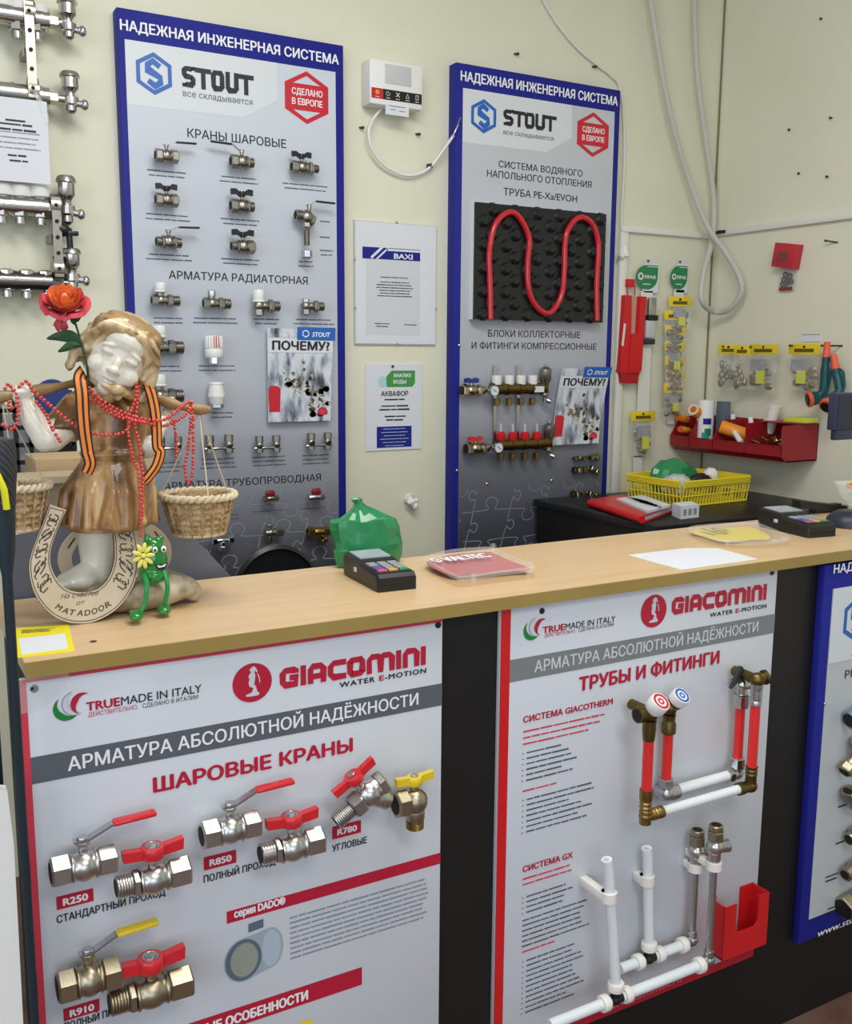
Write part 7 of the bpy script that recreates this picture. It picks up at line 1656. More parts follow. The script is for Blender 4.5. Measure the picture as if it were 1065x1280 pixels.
# water test notice
a, b, c, d = (1.3899, 2.845, 1.4419), (1.5922, 2.845, 1.4447), (1.5908, 2.845, 1.1657), (1.3869, 2.845, 1.1696)
x0, x1 = (a[0]+d[0])/2, (b[0]+c[0])/2; z1, z0 = (a[2]+b[2])/2, (c[2]+d[2])/2
nt = thing('notice', 'white water test notice with green header pinned under the framed certificate', 'notice', ((x0+x1)/2, YW, z0))
m = MB(); m.box(((x0+x1)/2, 2.8475, (z0+z1)/2), (x1-x0, .003, z1-z0)); m.build('sheet', M_PAPER, nt)
YN = 2.8455
a, b = (1.4508, 2.845, 1.4229), (1.566, 2.845, 1.3708)
m = MB(); m.flat([(a[0]+.012, b[2]), (b[0]-.01, b[2]), (b[0], b[2]+.012), (b[0], a[2]), (a[0]+.03, a[2]), (a[0]+.01, a[2]-.02)], YN-.0004, 0); m.text('АНАЛИЗ', a[0]+.036, b[2]+.031, .063, .0115, YN-.0012, 1, bold=.12); m.text('ВОДЫ', a[0]+.036, b[2]+.011, .046, .0115, YN-.0012, 1, bold=.12); m.flat(circ(a[0]-.002, (a[2]+b[2])/2-.01, .016, .018, 16), YN-.0002, 2)
m.build('header_print', [mat('leaf_print', (64, 150, 70), .4), M_PAPER, mat('pale_blue_print', (178, 208, 222), .4)], nt)
p, q_ = (1.4425, 2.845, 1.3421), (1.5406, 2.845, 1.3406); m = MB(); m.text('АКВАФОР', p[0], p[2], q_[0]-p[0], .0155, YN-.0006, bold=.06); m.build('name_lettering', M_DARKTXT, nt)
for p, q_, n, sd in (((1.4539, 2.845, 1.3309), (1.529, 2.845, 1.3296), 1, 1), ((1.4322, 2.845, 1.3103), (1.5524, 2.845, 1.3079), 2, 2), ((1.4539, 2.845, 1.2768), (1.5345, 2.845, 1.2748), 2, 3)):
    m = MB(); m.lines(p[0], q_[0], p[2], n, .0115, .005, YN-.0006, 0, sd, .2, True); m.build('text_print', M_DARKTXT, nt)
a, b = (1.427, 2.845, 1.2445), (1.5541, 2.845, 1.1767)
m = MB(); m.rect(a[0], b[2], b[0], a[2], YN-.0004, 0); m.lines(a[0]+.01, b[0]-.01, a[2]-.008, 6, .0108, .0022, YN-.0008, 1, 5, .4, True); m.build('blue_panel', [M_BLUE, MATS['pale_blue_print']], nt)
p = (1.4838, 2.845, 1.4364); m = MB(); m.lathe([(.004, 0), (.0045, .003), (.002, .006)], (p[0], YN, p[2]), (0, -1, 0), 10); m.build('pin', M_DKGREY, nt)
# white plastic stub on the wall
c = V((1.5489, 2.83, 0.9983)); m = MB(); m.lathe([(.020, 0), (.020, .006), (.011, .010), (.011, .022), (.014, .026), (.012, .034), (.006, .036)], V((c.x-.004, YW-.0005, c.z+.006)), V((.2, -.85, -.35)), 16); m.ell(c+V((.008, -.008, -.016)), (.010, .009, .013)); m.ell(c+V((-.012, -.004, -.004)), (.009, .008, .008)); m.ell(c+V((.012, -.006, .002)), (.008, .008, .008))
solo(m, 'wall_tap', M_WHITE, 'small white plastic tap on the wall above the green bag', 'tap')
# wall nails
for i, (p, lab) in enumerate((((1.3732, 2.845, 2.1528), 'dark nail in the wall left under the control box'), ((1.5683, 2.845, 2.1551), 'dark nail in the wall right under the control box'), ((1.9333, 2.845, 2.444), 'dark anchor stub in the wall above the right blue board'), ((2.2556, 2.845, 2.449), 'dark cable nail in the wall above the right end of the right blue board'))):
    m = MB(); m.cyl((p[0], YW+.0005, p[2]), (p[0]+.004, YW-.014, p[2]-.002), .0035, 8); m.ell((p[0]+.004, YW-.014, p[2]-.002), .005, 8)
    solo(m, 'wall_nail', M_DKGREY, lab, 'nail')
# white flex with plug along the right blue board
m = MB(); pts = [(2.0168, 2.84, 2.6485), (2.0495, 2.84, 2.6063), (2.1088, 2.84, 2.5481), (2.1891, 2.84, 2.4915), (2.2709, 2.84, 2.4532), (2.3337, 2.84, 2.4263), (2.3685, 2.842, 2.4006), (2.3885, 2.842, 2.3361), (2.4016, 2.842, 2.2124), (2.404, 2.842, 2.1072), (2.3999, 2.842, 1.9575), (2.4085, 2.84, 1.8932), (2.4147, 2.835, 1.8553)]
fx = thing('power_flex', 'white power flex with plug hanging beside the right blue board', 'cable', pts[-1]); m.tube(catmull(pts, 6), .0046, 8); m.build('flex', M_TRUNK, fx)
c = V(pts[-1]); m = MB(); m.tube([c+V((0, 0, .006)), c+V((0, 0, -.010)), c+V((.004, -.002, -.030))], [.006, .012, .014], 12); m.cyl(c+V((.002, -.002, -.020)), c+V((-.026, -.006, -.036)), .010); pl = m.build('plug', M_WHITE, fx)
m = MB(); m.cyl(c+V((-.024, -.002, -.040)), c+V((-.040, -.004, -.046)), .0024, 8); m.build('pin', M_STEEL, pl)
m = MB(); m.cyl(c+V((-.022, -.010, -.030)), c+V((-.040, -.012, -.036)), .0024, 8); m.build('pin', M_STEEL, pl)
# thick grey cable loop from the ceiling
lp = [(2.4516, 2.8, 2.7113), (2.4748, 2.8, 2.6248), (2.523, 2.8, 2.4581), (2.5845, 2.8, 2.2879), (2.6707, 2.8, 2.1141), (2.7451, 2.77, 1.9459), (2.805, 2.7295, 1.8512), (2.81, 2.6596, 1.7577), (2.815, 2.6553, 1.6966), (2.81, 2.7041, 1.6458), (2.8, 2.7636, 1.6383), (2.7075, 2.74, 1.6745), (2.7285, 2.76, 1.7716), (2.7889, 2.79, 1.8779), (2.8176, 2.81, 1.983), (2.8032, 2.81, 2.0938), (2.7573, 2.81, 2.2547), (2.7029, 2.81, 2.4636), (2.6747, 2.81, 2.6592), (2.6714, 2.81, 2.7519)]
m = MB(); m.tube(catmull(lp, 6), .0105, 12)
solo(m, 'cable_loop', mat('grey_cable', (196, 194, 186), .45), 'thick grey cable loop hanging from the ceiling in the room corner', 'cable')

# ---------------------------------------------------------------- manifolds and notice at the far left of the back wall
YM = 2.79
def lm(p): return V((p[0], YM, p[2]))
def manifold(label, bars, straps, caps_up, nip_dn, vents):
    t = thing('wall_manifold', label, 'manifold', (bars[0][1].x, YW, min(b[1].z for b in bars)))
    for (a, b, r, mt) in bars:
        a.z = b.z; m = MB(); m.cyl(a, b, r, 20); L = b.x-a.x
        for k in range(9): p = V((b.x-.02-.066*k, YM, b.z)); m.lathe([(r*1.08, -.003), (r*1.08, .003)], p, (1, 0, 0), 20) if p.x > a.x else None
        m.hexn(b+V((-.004, 0, 0)), b+V((.022, 0, 0)), r*.72); m.cyl(b, b+V((.05, 0, 0)), r*.45); m.build('bar', mt, t)
    for (p0, p1) in straps:
        m = MB(); m.box(((p0.x+p1.x)/2, YM-.030, (p0.z+p1.z)/2), (.022, .003, abs(p0.z-p1.z)))
        for zz in (p0.z, p1.z): m.lathe([(.034, -.012), (.034, .012)], (p0.x, YM, zz-.02*(1 if zz > p1.z else -1)), (1, 0, 0), 20)
        for k in range(5): m.lathe([(.005, 0), (.005, .003)], ((p0.x+p1.x)/2, YM-.0312, p0.z+(p1.z-p0.z)*(k+.5)/5), (0, -1, 0), 10, 1)
        m.box(((p0.x+p1.x)/2, YM+.028, (p0.z+p1.z)/2), (.030, .060, .02)); m.build('bracket', [M_NICKD, M_BORE], t)
    for p, mt, h in caps_up:
        m = MB(); m.lathe([(.014, -h-.01), (.014, -h*.5), (.026, -h*.45), (.028, -.004), (.024, 0)] if mt is M_WHITE else [(.016, -h), (.016, -h*.5), (.020, -h*.45), (.020, -.004), (.014, 0)], p, (0, 0, 1), 16 if mt is M_WHITE else 8); m.build('valve_cap', mt, t)
    for p in nip_dn:
        m = MB(); m.hexn(p+V((0, 0, .03)), p+V((0, 0, .008)), .020); m.cyl(p+V((0, 0, .012)), p+V((0, 0, -.008)), .013); m.build('outlet_nipple', M_NICKEL, t)
    for top, bot in vents:
        H_ = top.z-bot.z; m = MB()
        m.lathe([(.006, H_), (.020, H_*.985), (.024, H_*.94), (.026, H_*.86), (.021, H_*.84), (.021, H_*.60), (.016, H_*.54), (.011, H_*.48), (.011, H_*.40), (.020, H_*.38), (.020, H_*.22), (.014, H_*.18), (.014, H_*.06), (.008, 0)][::-1], bot, (0, 0, 1), 18); v = m.build('air_vent', M_NICKEL, t)
        m = MB(); m.cyl(bot+V((0, 0, H_*.28)), bot+V((.03, -.01, H_*.22)), .009); m.ell(bot+V((.032, -.012, H_*.22)), (.010, .012, .014)); m.build('drain_tap', M_STEEL, v)
    return t
L0 = -.45
b1m = lm((0.4773, 2.79, 2.2985)); a1m = V((L0, YM, b1m.z)); b2m = lm((0.4679, 2.79, 2.115)); a2m = V((L0, YM, b2m.z))
manifold('nickel heating manifold pair at the top left corner with white caps', [(a1m, b1m, .024, M_NICKEL), (a2m, b2m, .024, M_NICKEL)],
    [(lm((0.4299, 2.79, 2.329)), lm((0.4225, 2.79, 2.1033)))],
    [(lm((0.4085, 2.79, 2.3313)), M_WHITE, .04), (lm((0.4523, 2.79, 2.3304)), M_WHITE, .04), (lm((0.3712, 2.79, 2.3332)), M_WHITE, .04), (lm((0.3976, 2.79, 2.133)), M_STEEL, .028), (lm((0.4456, 2.79, 2.1344)), M_STEEL, .028), (lm((0.3586, 2.79, 2.1309)), M_STEEL, .028)],
    [lm((0.4002, 2.79, 2.2542)), lm((0.4473, 2.79, 2.2578))], [(lm((0.5243, 2.79, 2.3624)), lm((0.5237, 2.79, 2.261))), (lm((0.5188, 2.79, 2.185)), lm((0.5212, 2.79, 2.0819)))])
b1m = lm((0.451, 2.79, 1.8423)); a1m = V((L0, YM, b1m.z)); b2m = lm((0.4506, 2.79, 1.6533)); a2m = V((L0, YM, b2m.z))
manifold('nickel heating manifold pair at the left above the rose with white valve caps', [(a1m, b1m, .024, M_NICKEL), (a2m, b2m, .026, mat('smoky_nickel', (120, 118, 118), .25, 1.0))],
    [(lm((0.4675, 2.79, 1.8666)), lm((0.4669, 2.79, 1.668)))],
    [(lm((0.3451, 2.79, 1.8934)), M_WHITE, .06), (lm((0.3874, 2.79, 1.8928)), M_WHITE, .06), (lm((0.4343, 2.79, 1.8949)), M_WHITE, .06), (lm((0.3433, 2.79, 1.6846)), M_NICKEL, .03), (lm((0.3912, 2.79, 1.6849)), M_NICKEL, .03), (lm((0.4368, 2.79, 1.6845)), M_NICKEL, .03)],
    [lm((0.3383, 2.79, 1.8058)), lm((0.3839, 2.79, 1.8065)), lm((0.4339, 2.79, 1.8062)), lm((0.3427, 2.79, 1.6222)), lm((0.3895, 2.79, 1.6206)), lm((0.4397, 2.79, 1.621))],
    [(lm((0.5057, 2.79, 1.9277)), lm((0.4997, 2.79, 1.8031))), (lm((0.5094, 2.79, 1.7453)), lm((0.5042, 2.79, 1.6373)))])
c = lm((0.4886, 2.79, 1.7929)); m = MB(); m.lathe([(.018, 0), (.018, .02), (.012, .03)], V((c.x-.02, YM-.012, c.z)), (1, -.3, -.3), 14); m.cyl(c+V((.01, -.01, 0)), c+V((.012, -.012, -.05)), .008); m.box(c+V((.014, -.012, -.012)), (.04, .014, .012), bev=.003)
m.box(c+V((-.008, .028, 0)), (.012, .066, .014))
solo(m, 'drain_cock', M_BLACKP, 'small black drain cock at the end of the left manifold', 'tap')
# white notice hung on the manifold
a, b, c = (0.458, 2.752, 2.0952), (0.4539, 2.752, 1.8956), (0.3469, 2.752, 2.0833)
nx0 = -.14; x1 = (a[0]+b[0])/2
nt = thing('notice', 'white printed notice hanging at the left edge between the manifolds', 'notice', ((nx0+x1)/2, 2.752, b[2]))
m = MB(); m.box(((nx0+x1)/2, 2.753, (a[2]+b[2])/2), (x1-nx0, .0025, a[2]-b[2])); m.build('sheet', M_PAPER, nt)
p = (0.4024, 2.752, 2.0446)
for x0, x1_, z, n, sd in (((0.3558, 2.752, 2.0393)[0], (0.4036, 2.752, 2.0447)[0], (0.379, 2.752, 2.0419)[2], 1, 1), ((0.3209, 2.752, 2.026)[0], (0.4314, 2.752, 2.0384)[0], (0.3785, 2.752, 2.0324)[2], 2, 2), ((0.3085, 2.752, 2.0059)[0], (0.4393, 2.752, 2.0201)[0], (0.3774, 2.752, 2.0134)[2], 4, 3), ((0.3558, 2.752, 1.9565)[0], (0.4097, 2.752, 1.9618)[0], (0.3744, 2.752, 1.9584)[2], 2, 4)):
    m = MB(); m.lines(x0, x1_, z, n, .0125, .0055 if sd != 3 else .0035, 2.7512, 0, sd, .25, True); m.build('text_print', M_DARKTXT if sd != 3 else M_FAINT, nt)
m = MB(); m.M = Matrix.Translation((x1-.008, 2.7500, a[2]-.03)); m.plate([(-.022, .05), (-.012, .05), (.010, 0), (.010, -.02), (.002, -.02)], -.001, .001); m.build('film_corner', M_CLEAR, nt)

# ---------------------------------------------------------------- right wall
M_DKRED = mat('bin_red', (150, 28, 38), .4, noise=.06)
M_BINC = mat('grey_pouch', (146, 138, 118), .35, .45, noise=.3, scale=60)
M_CORAL = mat('coral_rubber', (232, 96, 66), .45); M_TEAL = mat('teal_rubber', (22, 78, 86), .4)
M_ORNG = mat('orange_tape', (238, 150, 40), .4); M_YBAG = mat('bag_header_yellow', (226, 200, 40), .45)
M_LIME = mat('lime_label', (206, 210, 70), .5)
XF, XB = 2.675, 2.856
ys = [2.307, 2.468, 2.618, 2.738, 2.838]
places = ['nearest the camera, with brass sticks', 'holding the large orange tube', 'holding the white spray can', 'in the room corner, holding small yellow tubes']
for i in range(4):
    y0, y1 = ys[i]+.001, ys[i+1]-.001; zb = 1.121
    t = thing('storage_bin', 'dark red open wall bin, ' + places[i], 'bin', (XB, (y0+y1)/2, zb), group='red bins on the right wall')
    m = MB(); m.box(((XF+XB)/2+.012, (y0+y1)/2, zb+.002), (XB-XF-.024, y1-y0, .004)); m.add([(XF+.03, y0, zb), (XF+.03, y1, zb), (XF, y1, zb+.022), (XF, y0, zb+.022), (XF+.032, y0, zb+.004), (XF+.032, y1, zb+.004), (XF+.003, y1, zb+.024), (XF+.003, y0, zb+.024)], [[3, 2, 1, 0], [4, 5, 6, 7]]); m.build('base', M_DKRED, t)
    m = MB(); m.box((XF+.0015, (y0+y1)/2, zb+.037), (.003, y1-y0, .034)); m.box((XF+.001, (y0+y1)/2, zb+.054), (.006, y1-y0, .004)); m.build('front_lip', M_DKRED, t)
    m = MB(); m.box((XB-.0015, (y0+y1)/2, zb+.064), (.003, y1-y0, .128)); m.build('back', M_DKRED, t)
    for yy in (y0+.0012, y1-.0012):
        m = MB(); P = [(XF+.03, zb), (XB, zb), (XB, zb+.128), (XF+.045 if i else XF+.004, zb+.124), (XF, zb+.055 if i else zb+.118), (XF, zb+.022)]
        m.add([(a, yy-.0012, b) for a, b in P]+[(a, yy+.0012, b) for a, b in P], [list(range(6)), list(range(6, 12))[::-1]]+[[k, (k+1) % 6, 6+(k+1) % 6, 6+k] for k in range(6)]); m.build('side', M_DKRED, t)
    if not i: m = MB(); m.box((XB-.06, (y0+y1)/2, zb+.129), (.10, y1-y0, .004)); m.build('rear_lid', M_DKRED, t)
def tube_roll(label, c, d, r, L, inner=.45, ring=None, cat='tape tube'):
    d = V(d).normalized(); c = V(c); t = thing('tape_tube', label, cat, c+d*L+V((0, 0, -r)))
    m = MB(); m.lathe([(r*inner, 0), (r*.94, 0), (r, r*.1), (r, L-r*.1), (r*.94, L), (r*.2, L)], c, d, 22); k = len(m.f)
    m.f = m.f[:-2] if False else m.f; m.build('body', M_ORNG, t)
    m = MB(); m.lathe([(r*inner, -.0006), (r*inner*.8, .004)], c, d, 16); m.build('hollow', mat('deep_orange', (196, 100, 26), .5), t)
    if ring: m = MB(); lathe_open(m, [(r*.98, -.0004), (r*.70, -.0004)], c, d, 22, 0) ; m.build('end_ring', ring, t)
    return t
tube_roll('large orange tube with pale printed end lying across the second red bin', (2.7, 2.6075, 1.2233), (.55, -.72, -.28), .024, .10, .5, M_PAPER)
tube_roll('orange tube with pale printed end left of the white spray can', (2.6826, 2.73, 1.2784), (.9, .3, -.35), .021, .075, .5, M_PAPER)
tube_roll('small yellow tube with red rim, upper one in the corner bin', (2.6767, 2.8, 1.2466), (.9, .2, -.2), .0135, .06, .6, M_REDP)
tube_roll('small yellow tube with red rim, lower one in the corner bin', (2.678, 2.79, 1.202), (.9, .2, -.15), .0125, .06, .6, M_REDP)
a = V((2.745, 2.7301, 1.3132)); b = V((2.745, 2.7203, 1.1722)); r = abs(((2.745, 2.696, 1.2703))[1]-((2.745, 2.7585, 1.2669))[1])/2
cn = thing('spray_can', 'white spray can with blue green print standing in a red bin', 'spray can', (a.x, a.y, 1.1255)); hz_ = a.z-1.1255
m = MB(); m.lathe([(r*.9, 1.1255), (r, 1.1285), (r, a.z-.006), (r*.95, a.z-.001), (r*.6, a.z)], (a.x, a.y, 0), UP, 24); m.build('can', M_WHITE, cn)
m = MB()
for (h0, h1, mi, a0, a1) in ((.22, .36, 0, 3.6, 4.5), (.30, .44, 1, 3.9, 4.7), (.52, .64, 2, 3.7, 4.7)):
    n = 8
    vs = []; fs = []
    for k in range(n+1): an = a0+(a1-a0)*k/n; vs += [(a.x+(r+.0006)*math.cos(an), a.y+(r+.0006)*math.sin(an), 1.1255+hz_*h0), (a.x+(r+.0006)*math.cos(an), a.y+(r+.0006)*math.sin(an), 1.1255+hz_*h1)]
    for k in range(n): fs.append([2*k, 2*k+2, 2*k+3, 2*k+1])
    m.add(vs, fs, mi)
m.build('can_print', [mat('teal_print', (40, 150, 160), .4), M_GREENP, M_BLUE], cn)
def bx_(name, label, cat, p, d, mt, rot=None, tail=None):
    m = MB(); m.box((0, 0, d[2]/2), d, 0, None, min(d)*.12); 
    if rot is not None: m.v = [rot @ q for q in m.v]
    m.v = [q+V(p) for q in m.v]; return solo(m, name, mt, label, cat)
p = V((2.8, 2.695, 1.2604)); bx_('grey_carton', 'grey small carton standing behind the orange tube in a red bin', 'carton', (p.x, p.y, 1.1256), (.03, .045, ((2.8, 2.6985, 1.3079))[2]-1.1256), MATS['print_slate'])
p = V((2.695, 2.506, 1.1785)); m = MB(); q_ = V((2.72, 2.5684, 1.2142)); d = q_-p; m.lathe([(.010, -.01), (.0105, .0), (.0095, d.length*.75), (.006, d.length*.8), (.006, d.length)], p, d, 14); solo(m, 'glue_tube', M_WHITE, 'small white tube leaning at the front of the second red bin', 'tube')
for pq, lab in ((((2.79, 2.5465, 1.2302), (2.79, 2.5542, 1.2558)), 'short white nozzle tip standing in the red bin, left of two'), (((2.79, 2.4883, 1.2395), (2.79, 2.4735, 1.2552)), 'short white nozzle tip standing in the red bin, right of two'), (((2.8, 2.6452, 1.2445), (2.8, 2.6465, 1.2626)), 'thin white nozzle tip beside the grey carton in the red bin')):
    m = MB(); a, b = V(pq[0]), V(pq[1]); a = a+(a-b).normalized()*.09; m.lathe([(.010, 0), (.009, (b-a).length)], a, b-a, 12); solo(m, 'nozzle_tip', M_WHITE, lab, 'nozzle')
a, b = V((2.8, 2.4667, 1.2488)), V((2.8, 2.4506, 1.3066)); m = MB(); a -= (b-a)*.7; m.lathe([(.020, 0), (.021, .01), (.021, (b-a).length-.002), (.012, (b-a).length)], a, b-a, 18); solo(m, 'white_tape_roll', M_TRUNK, 'pale white roll sticking out at the back of the red bins', 'roll')
m = MB(); rn = random.Random(3); c = V((2.72, 2.4114, 1.1905))
for i in range(16):
    p0 = c+V((rn.uniform(-.01, .05), rn.uniform(-.04, .03), rn.uniform(-.02, .002))); m.cyl(p0, p0+V((rn.uniform(-.02, .03), rn.uniform(-.03, .03), rn.uniform(.004, .016))), .0032, 8)
m.box((2.75, 2.39, 1.140), (.10, .12, .022))
o = solo(m, 'brass_sticks', M_BRASS, 'loose pile of thin brass sticks in the nearest red bin', 'sticks'); o['kind'] = 'stuff'
m = MB(); a = V((2.79, 2.3743, 1.2575)); b = V((2.79, 2.2847, 1.2666)); m.box(((a.x+.0), (a.y+b.y)/2, 1.2525+.009), (.07, abs(b.y-a.y), .017), bev=.002); solo(m, 'lime_card', M_LIME, 'lime yellow card pack lying on the lid of the nearest red bin', 'card')

# hanging bags with yellow headers
def bag(label, yc, ztop, w, h, x=2.812, turn=0.0, fill=M_BINC, lab=True, grp='fitting bags on the right wall', seed=1, hookz=.008, xw=None, flip=False):
    """built facing -x at the wall, header on top"""
    t = thing('fitting_bag', label, 'bag', (x, yc, ztop), RZ(turn), group=grp)
    m = MB(); m.box((0, 0, -.018), (.003, w, .036), bev=.001); m.lathe([(.005, -.0018), (.005, .0018)], (0, 0, -.010), (1, 0, 0), 10, 1); m.build('header_card', [M_YBAG, M_BORE], t, local=True)
    m = MB(); m.box((-.0018, 0, -.022), (.0006, w*.62, .012)); m.build('header_print', mat('header_print_dark', (96, 84, 30), .5), t, local=True)
    rn = random.Random(seed); m = MB()
    n, k = 8, 9
    def P(i, j, s):
        u = (i/n-.5)*2; v_ = j/k; b = math.sin(PI*v_)**.6*(1-u*u)**.6
        return V((s*(.002+.015*b)+.004*math.sin(u*5+j+seed), u*w*.5*(1-.06*v_), -.034-v_*h))
    vs = []; fs = []
    for s in (-1, 1):
        for i in range(n+1):
            for j in range(k+1): vs.append(P(i, j, s))
    N = (n+1)*(k+1)
    for i in range(n):
        for j in range(k): q = i*(k+1)+j; fs += [[q, q+1, q+k+2, q+k+1], [N+q, N+q+k+1, N+q+k+2, N+q+1]]
    m.add(vs, fs); m.build('clear_bag', M_BAG, t, local=True)
    m = MB()
    for i in range(13): m.ell((rn.uniform(-.006, .004), rn.uniform(-.32, .32)*w, -.040-h*rn.uniform(.22, .88)), (.009, w*rn.uniform(.10, .17), h*rn.uniform(.08, .13)), 8)
    m.build('contents', fill, t, local=True)
    if lab:
        sg = 1
        m = MB(); m.box((-.0135, w*.06, -.036-h*.30), (.0012, w*.52, h*.34)); m.build('grey_leaflet', mat('leaflet_grey', (150, 154, 160), .4), t, local=True)
        m = MB(); m.box((-.0150, -w*.04, -.036-h*.62), (.0012, w*.30, h*.36)); m.build('lime_label', M_LIME, t, local=True)
    return t
def yz(p): return V((p[0], p[1]))
a, b = (2.812, 2.7352, 1.5181), (2.812, 2.6632, 1.5178); c = (2.812, 2.6961, 1.349)
def hang(label, pl, pr, pb, **k):
    w = abs(pl[1]-pr[1]); return bag(label, (pl[1]+pr[1])/2, max(pl[2], pr[2]), w, max(pl[2], pr[2])-.034-pb[2], x=pl[0], **k)
hang('yellow headed fitting bag, leftmost on the right wall next to the corner', (2.812, 2.7376, 1.5181), (2.812, 2.6572, 1.5178), (2.812, 2.6961, 1.349), turn=.45, seed=2, lab=False)
hang('yellow headed fitting bag, second from the corner, half behind its neighbours', (2.792, 2.644, 1.5142), (2.792, 2.5798, 1.514), (2.792, 2.603, 1.3581), turn=.25, seed=3, lab=False)
hang('yellow headed fitting bag facing the room above the orange tube', (2.802, 2.5879, 1.5175), (2.802, 2.458, 1.5159), (2.802, 2.5186, 1.3554), seed=4)
hang('yellow headed fitting bag beside the teal spray guns', (2.808, 2.4164, 1.5168), (2.808, 2.2847, 1.5183), (2.808, 2.3425, 1.3616), seed=5)
for p, q_, lab in (((2.7689, 1.5055), (2.795, 2.7082, 1.5105), 'black wall peg holding the leftmost fitting bag'), ((2.5872, 1.497), (2.795, 2.5772, 1.5086), 'black wall peg holding the bag above the orange tube'), ((2.3868, 1.5104), (2.795, 2.4023, 1.5125), 'black wall peg holding the bag beside the spray guns'), ((2.2385, 1.5116), (2.8, 2.2728, 1.5121), 'black wall peg holding the spray guns')):
    m = MB(); m.cyl((WX+.001, p[0], p[1]), V(q_), .0028, 8); m.ell(V(q_), .004, 8); solo(m, 'peg_hook', M_BLACKP, lab, 'hook')
a, b = (2.85, 2.4063, 1.5525), (2.85, 2.3258, 1.5257); m = MB(); m.box((2.8565, (a[1]+b[1])/2, (a[2]+b[2])/2), (.0018, abs(a[1]-b[1]), a[2]-b[2])); tg = thing('price_tag', 'small white price tag above the bag beside the spray guns', 'price tag', (WX, (a[1]+b[1])/2, b[2])); m.build('card', M_PAPER, tg)
m = MB(); m.box((2.8552, (a[1]+b[1])/2, a[2]-.002), (.0010, abs(a[1]-b[1])*.9, .0025)); m.build('rail_print', M_FAINT, tg)

# garden spray guns hanging head down
def gun(label, top, knee, head, face, x):
    top, knee, head, face = V(top), V(knee), V(head), V(face)
    t = thing('spray_gun', label, 'spray gun', top, group='spray guns on the right wall')
    m = MB(); d = (knee-top).normalized(); m.tube([top, top+d*.035, top+d*.05], [.010, .012, .014], 12); m.build('coral_connector', M_CORAL, t)
    m = MB(); m.tube(catmull([top+d*.045, top.lerp(knee, .55), knee, knee.lerp(head, .6)], 5), [.013]*5+[.0155]*6+[.015]*5, 14); 
    m.tube(catmull([top+d*.05+V((0, -.014, 0)), top.lerp(knee, .5)+V((0, -.026, 0)), knee+V((0, -.018, .01))], 4), .004, 8); m.build('grip', M_TEAL, t)
    d2 = (face-head).normalized(); L = (face-head).length
    m = MB(); m.lathe([(.006, -.028), (.016, -.020), (.022, -.004), (.024, L*.6)], head, d2, 22); m.build('head', M_TEAL, t)
    m = MB(); m.lathe([(.0245, L*.55), (.0265, L*.7), (.0265, L), (.022, L*1.05)], head, d2, 24); m.build('coral_ring', M_CORAL, t)
    m = MB(); m.lathe([(.0215, L*1.04), (.018, L*1.12), (.004, L*1.12)], head, d2, 24); m.build('spray_face', M_BLACKP, t)
gun('teal and coral spray gun hanging head down, left of two', (2.8, 2.2524, 1.5247), (2.8, 2.2531, 1.3648), (2.785, 2.2708, 1.3377), (2.762, 2.2839, 1.3324), 2.80)
gun('teal and coral spray gun hanging head down with black face, right of two', (2.795, 2.2206, 1.4819), (2.785, 2.1791, 1.3677), (2.765, 2.1905, 1.3374), (2.735, 2.1855, 1.3142), 2.79)
# red carton and bag of rings
c = V((2.835, 2.4747, 1.8216)); w = abs(((2.835, 2.5356, 1.8478))[1]-((2.835, 2.4206, 1.8589))[1]); h = ((2.835, 2.4845, 1.8593))[2]-((2.835, 2.478, 1.7774))[2]
rc = thing('red_carton', 'small red carton hanging on the right wall above the bag of rings', 'carton', (WX, c.y, c.z-h/2)); R_ = RX(math.radians(9))
m = MB(); m.box((0, 0, 0), (.038, w*.82, h), 0, R_, .002); m.v = [q+V((2.838, c.y, c.z)) for q in m.v]; m.build('box', mat('carton_red', (190, 44, 58), .45), rc)
m = MB(); m.box((-.0195, .004, -.004), (.0012, w*.4, h*.45), 0, R_); m.v = [q+V((2.838, c.y, c.z)) for q in m.v]; m.build('front_print', mat('carton_dark_print', (130, 60, 62), .5), rc)
g = V((2.848, 2.4794, 1.7398)); rb = thing('ring_bag', 'small clear bag of black rubber rings under the red carton', 'bag', (WX, g.y, g.z-.04))
m = MB(); m.box((2.851, g.y, g.z), (.010, w*.66, .075), bev=.004); m.build('clear_bag', M_BAG, rb)
for k, (dy, dz) in enumerate(((-.012, .012), (.008, .018), (.014, .002), (-.006, -.004), (.004, -.012), (-.018, -.006), (.018, -.014))):
    m = MB(); m.tube([V((2.8495, g.y+dy+.0085*math.cos(a), g.z+dz+.0075*math.sin(a))) for a in [2*PI*i/16 for i in range(16)]], .0030, 6, closed=True); m.build('rubber_ring', M_BLACKP, rb)
m = MB(); m.box((2.8455, g.y, g.z-.030), (.0012, w*.5, .012)); m.build('bag_print', mat('carton_dark_print', (130, 60, 62), .5), rb)
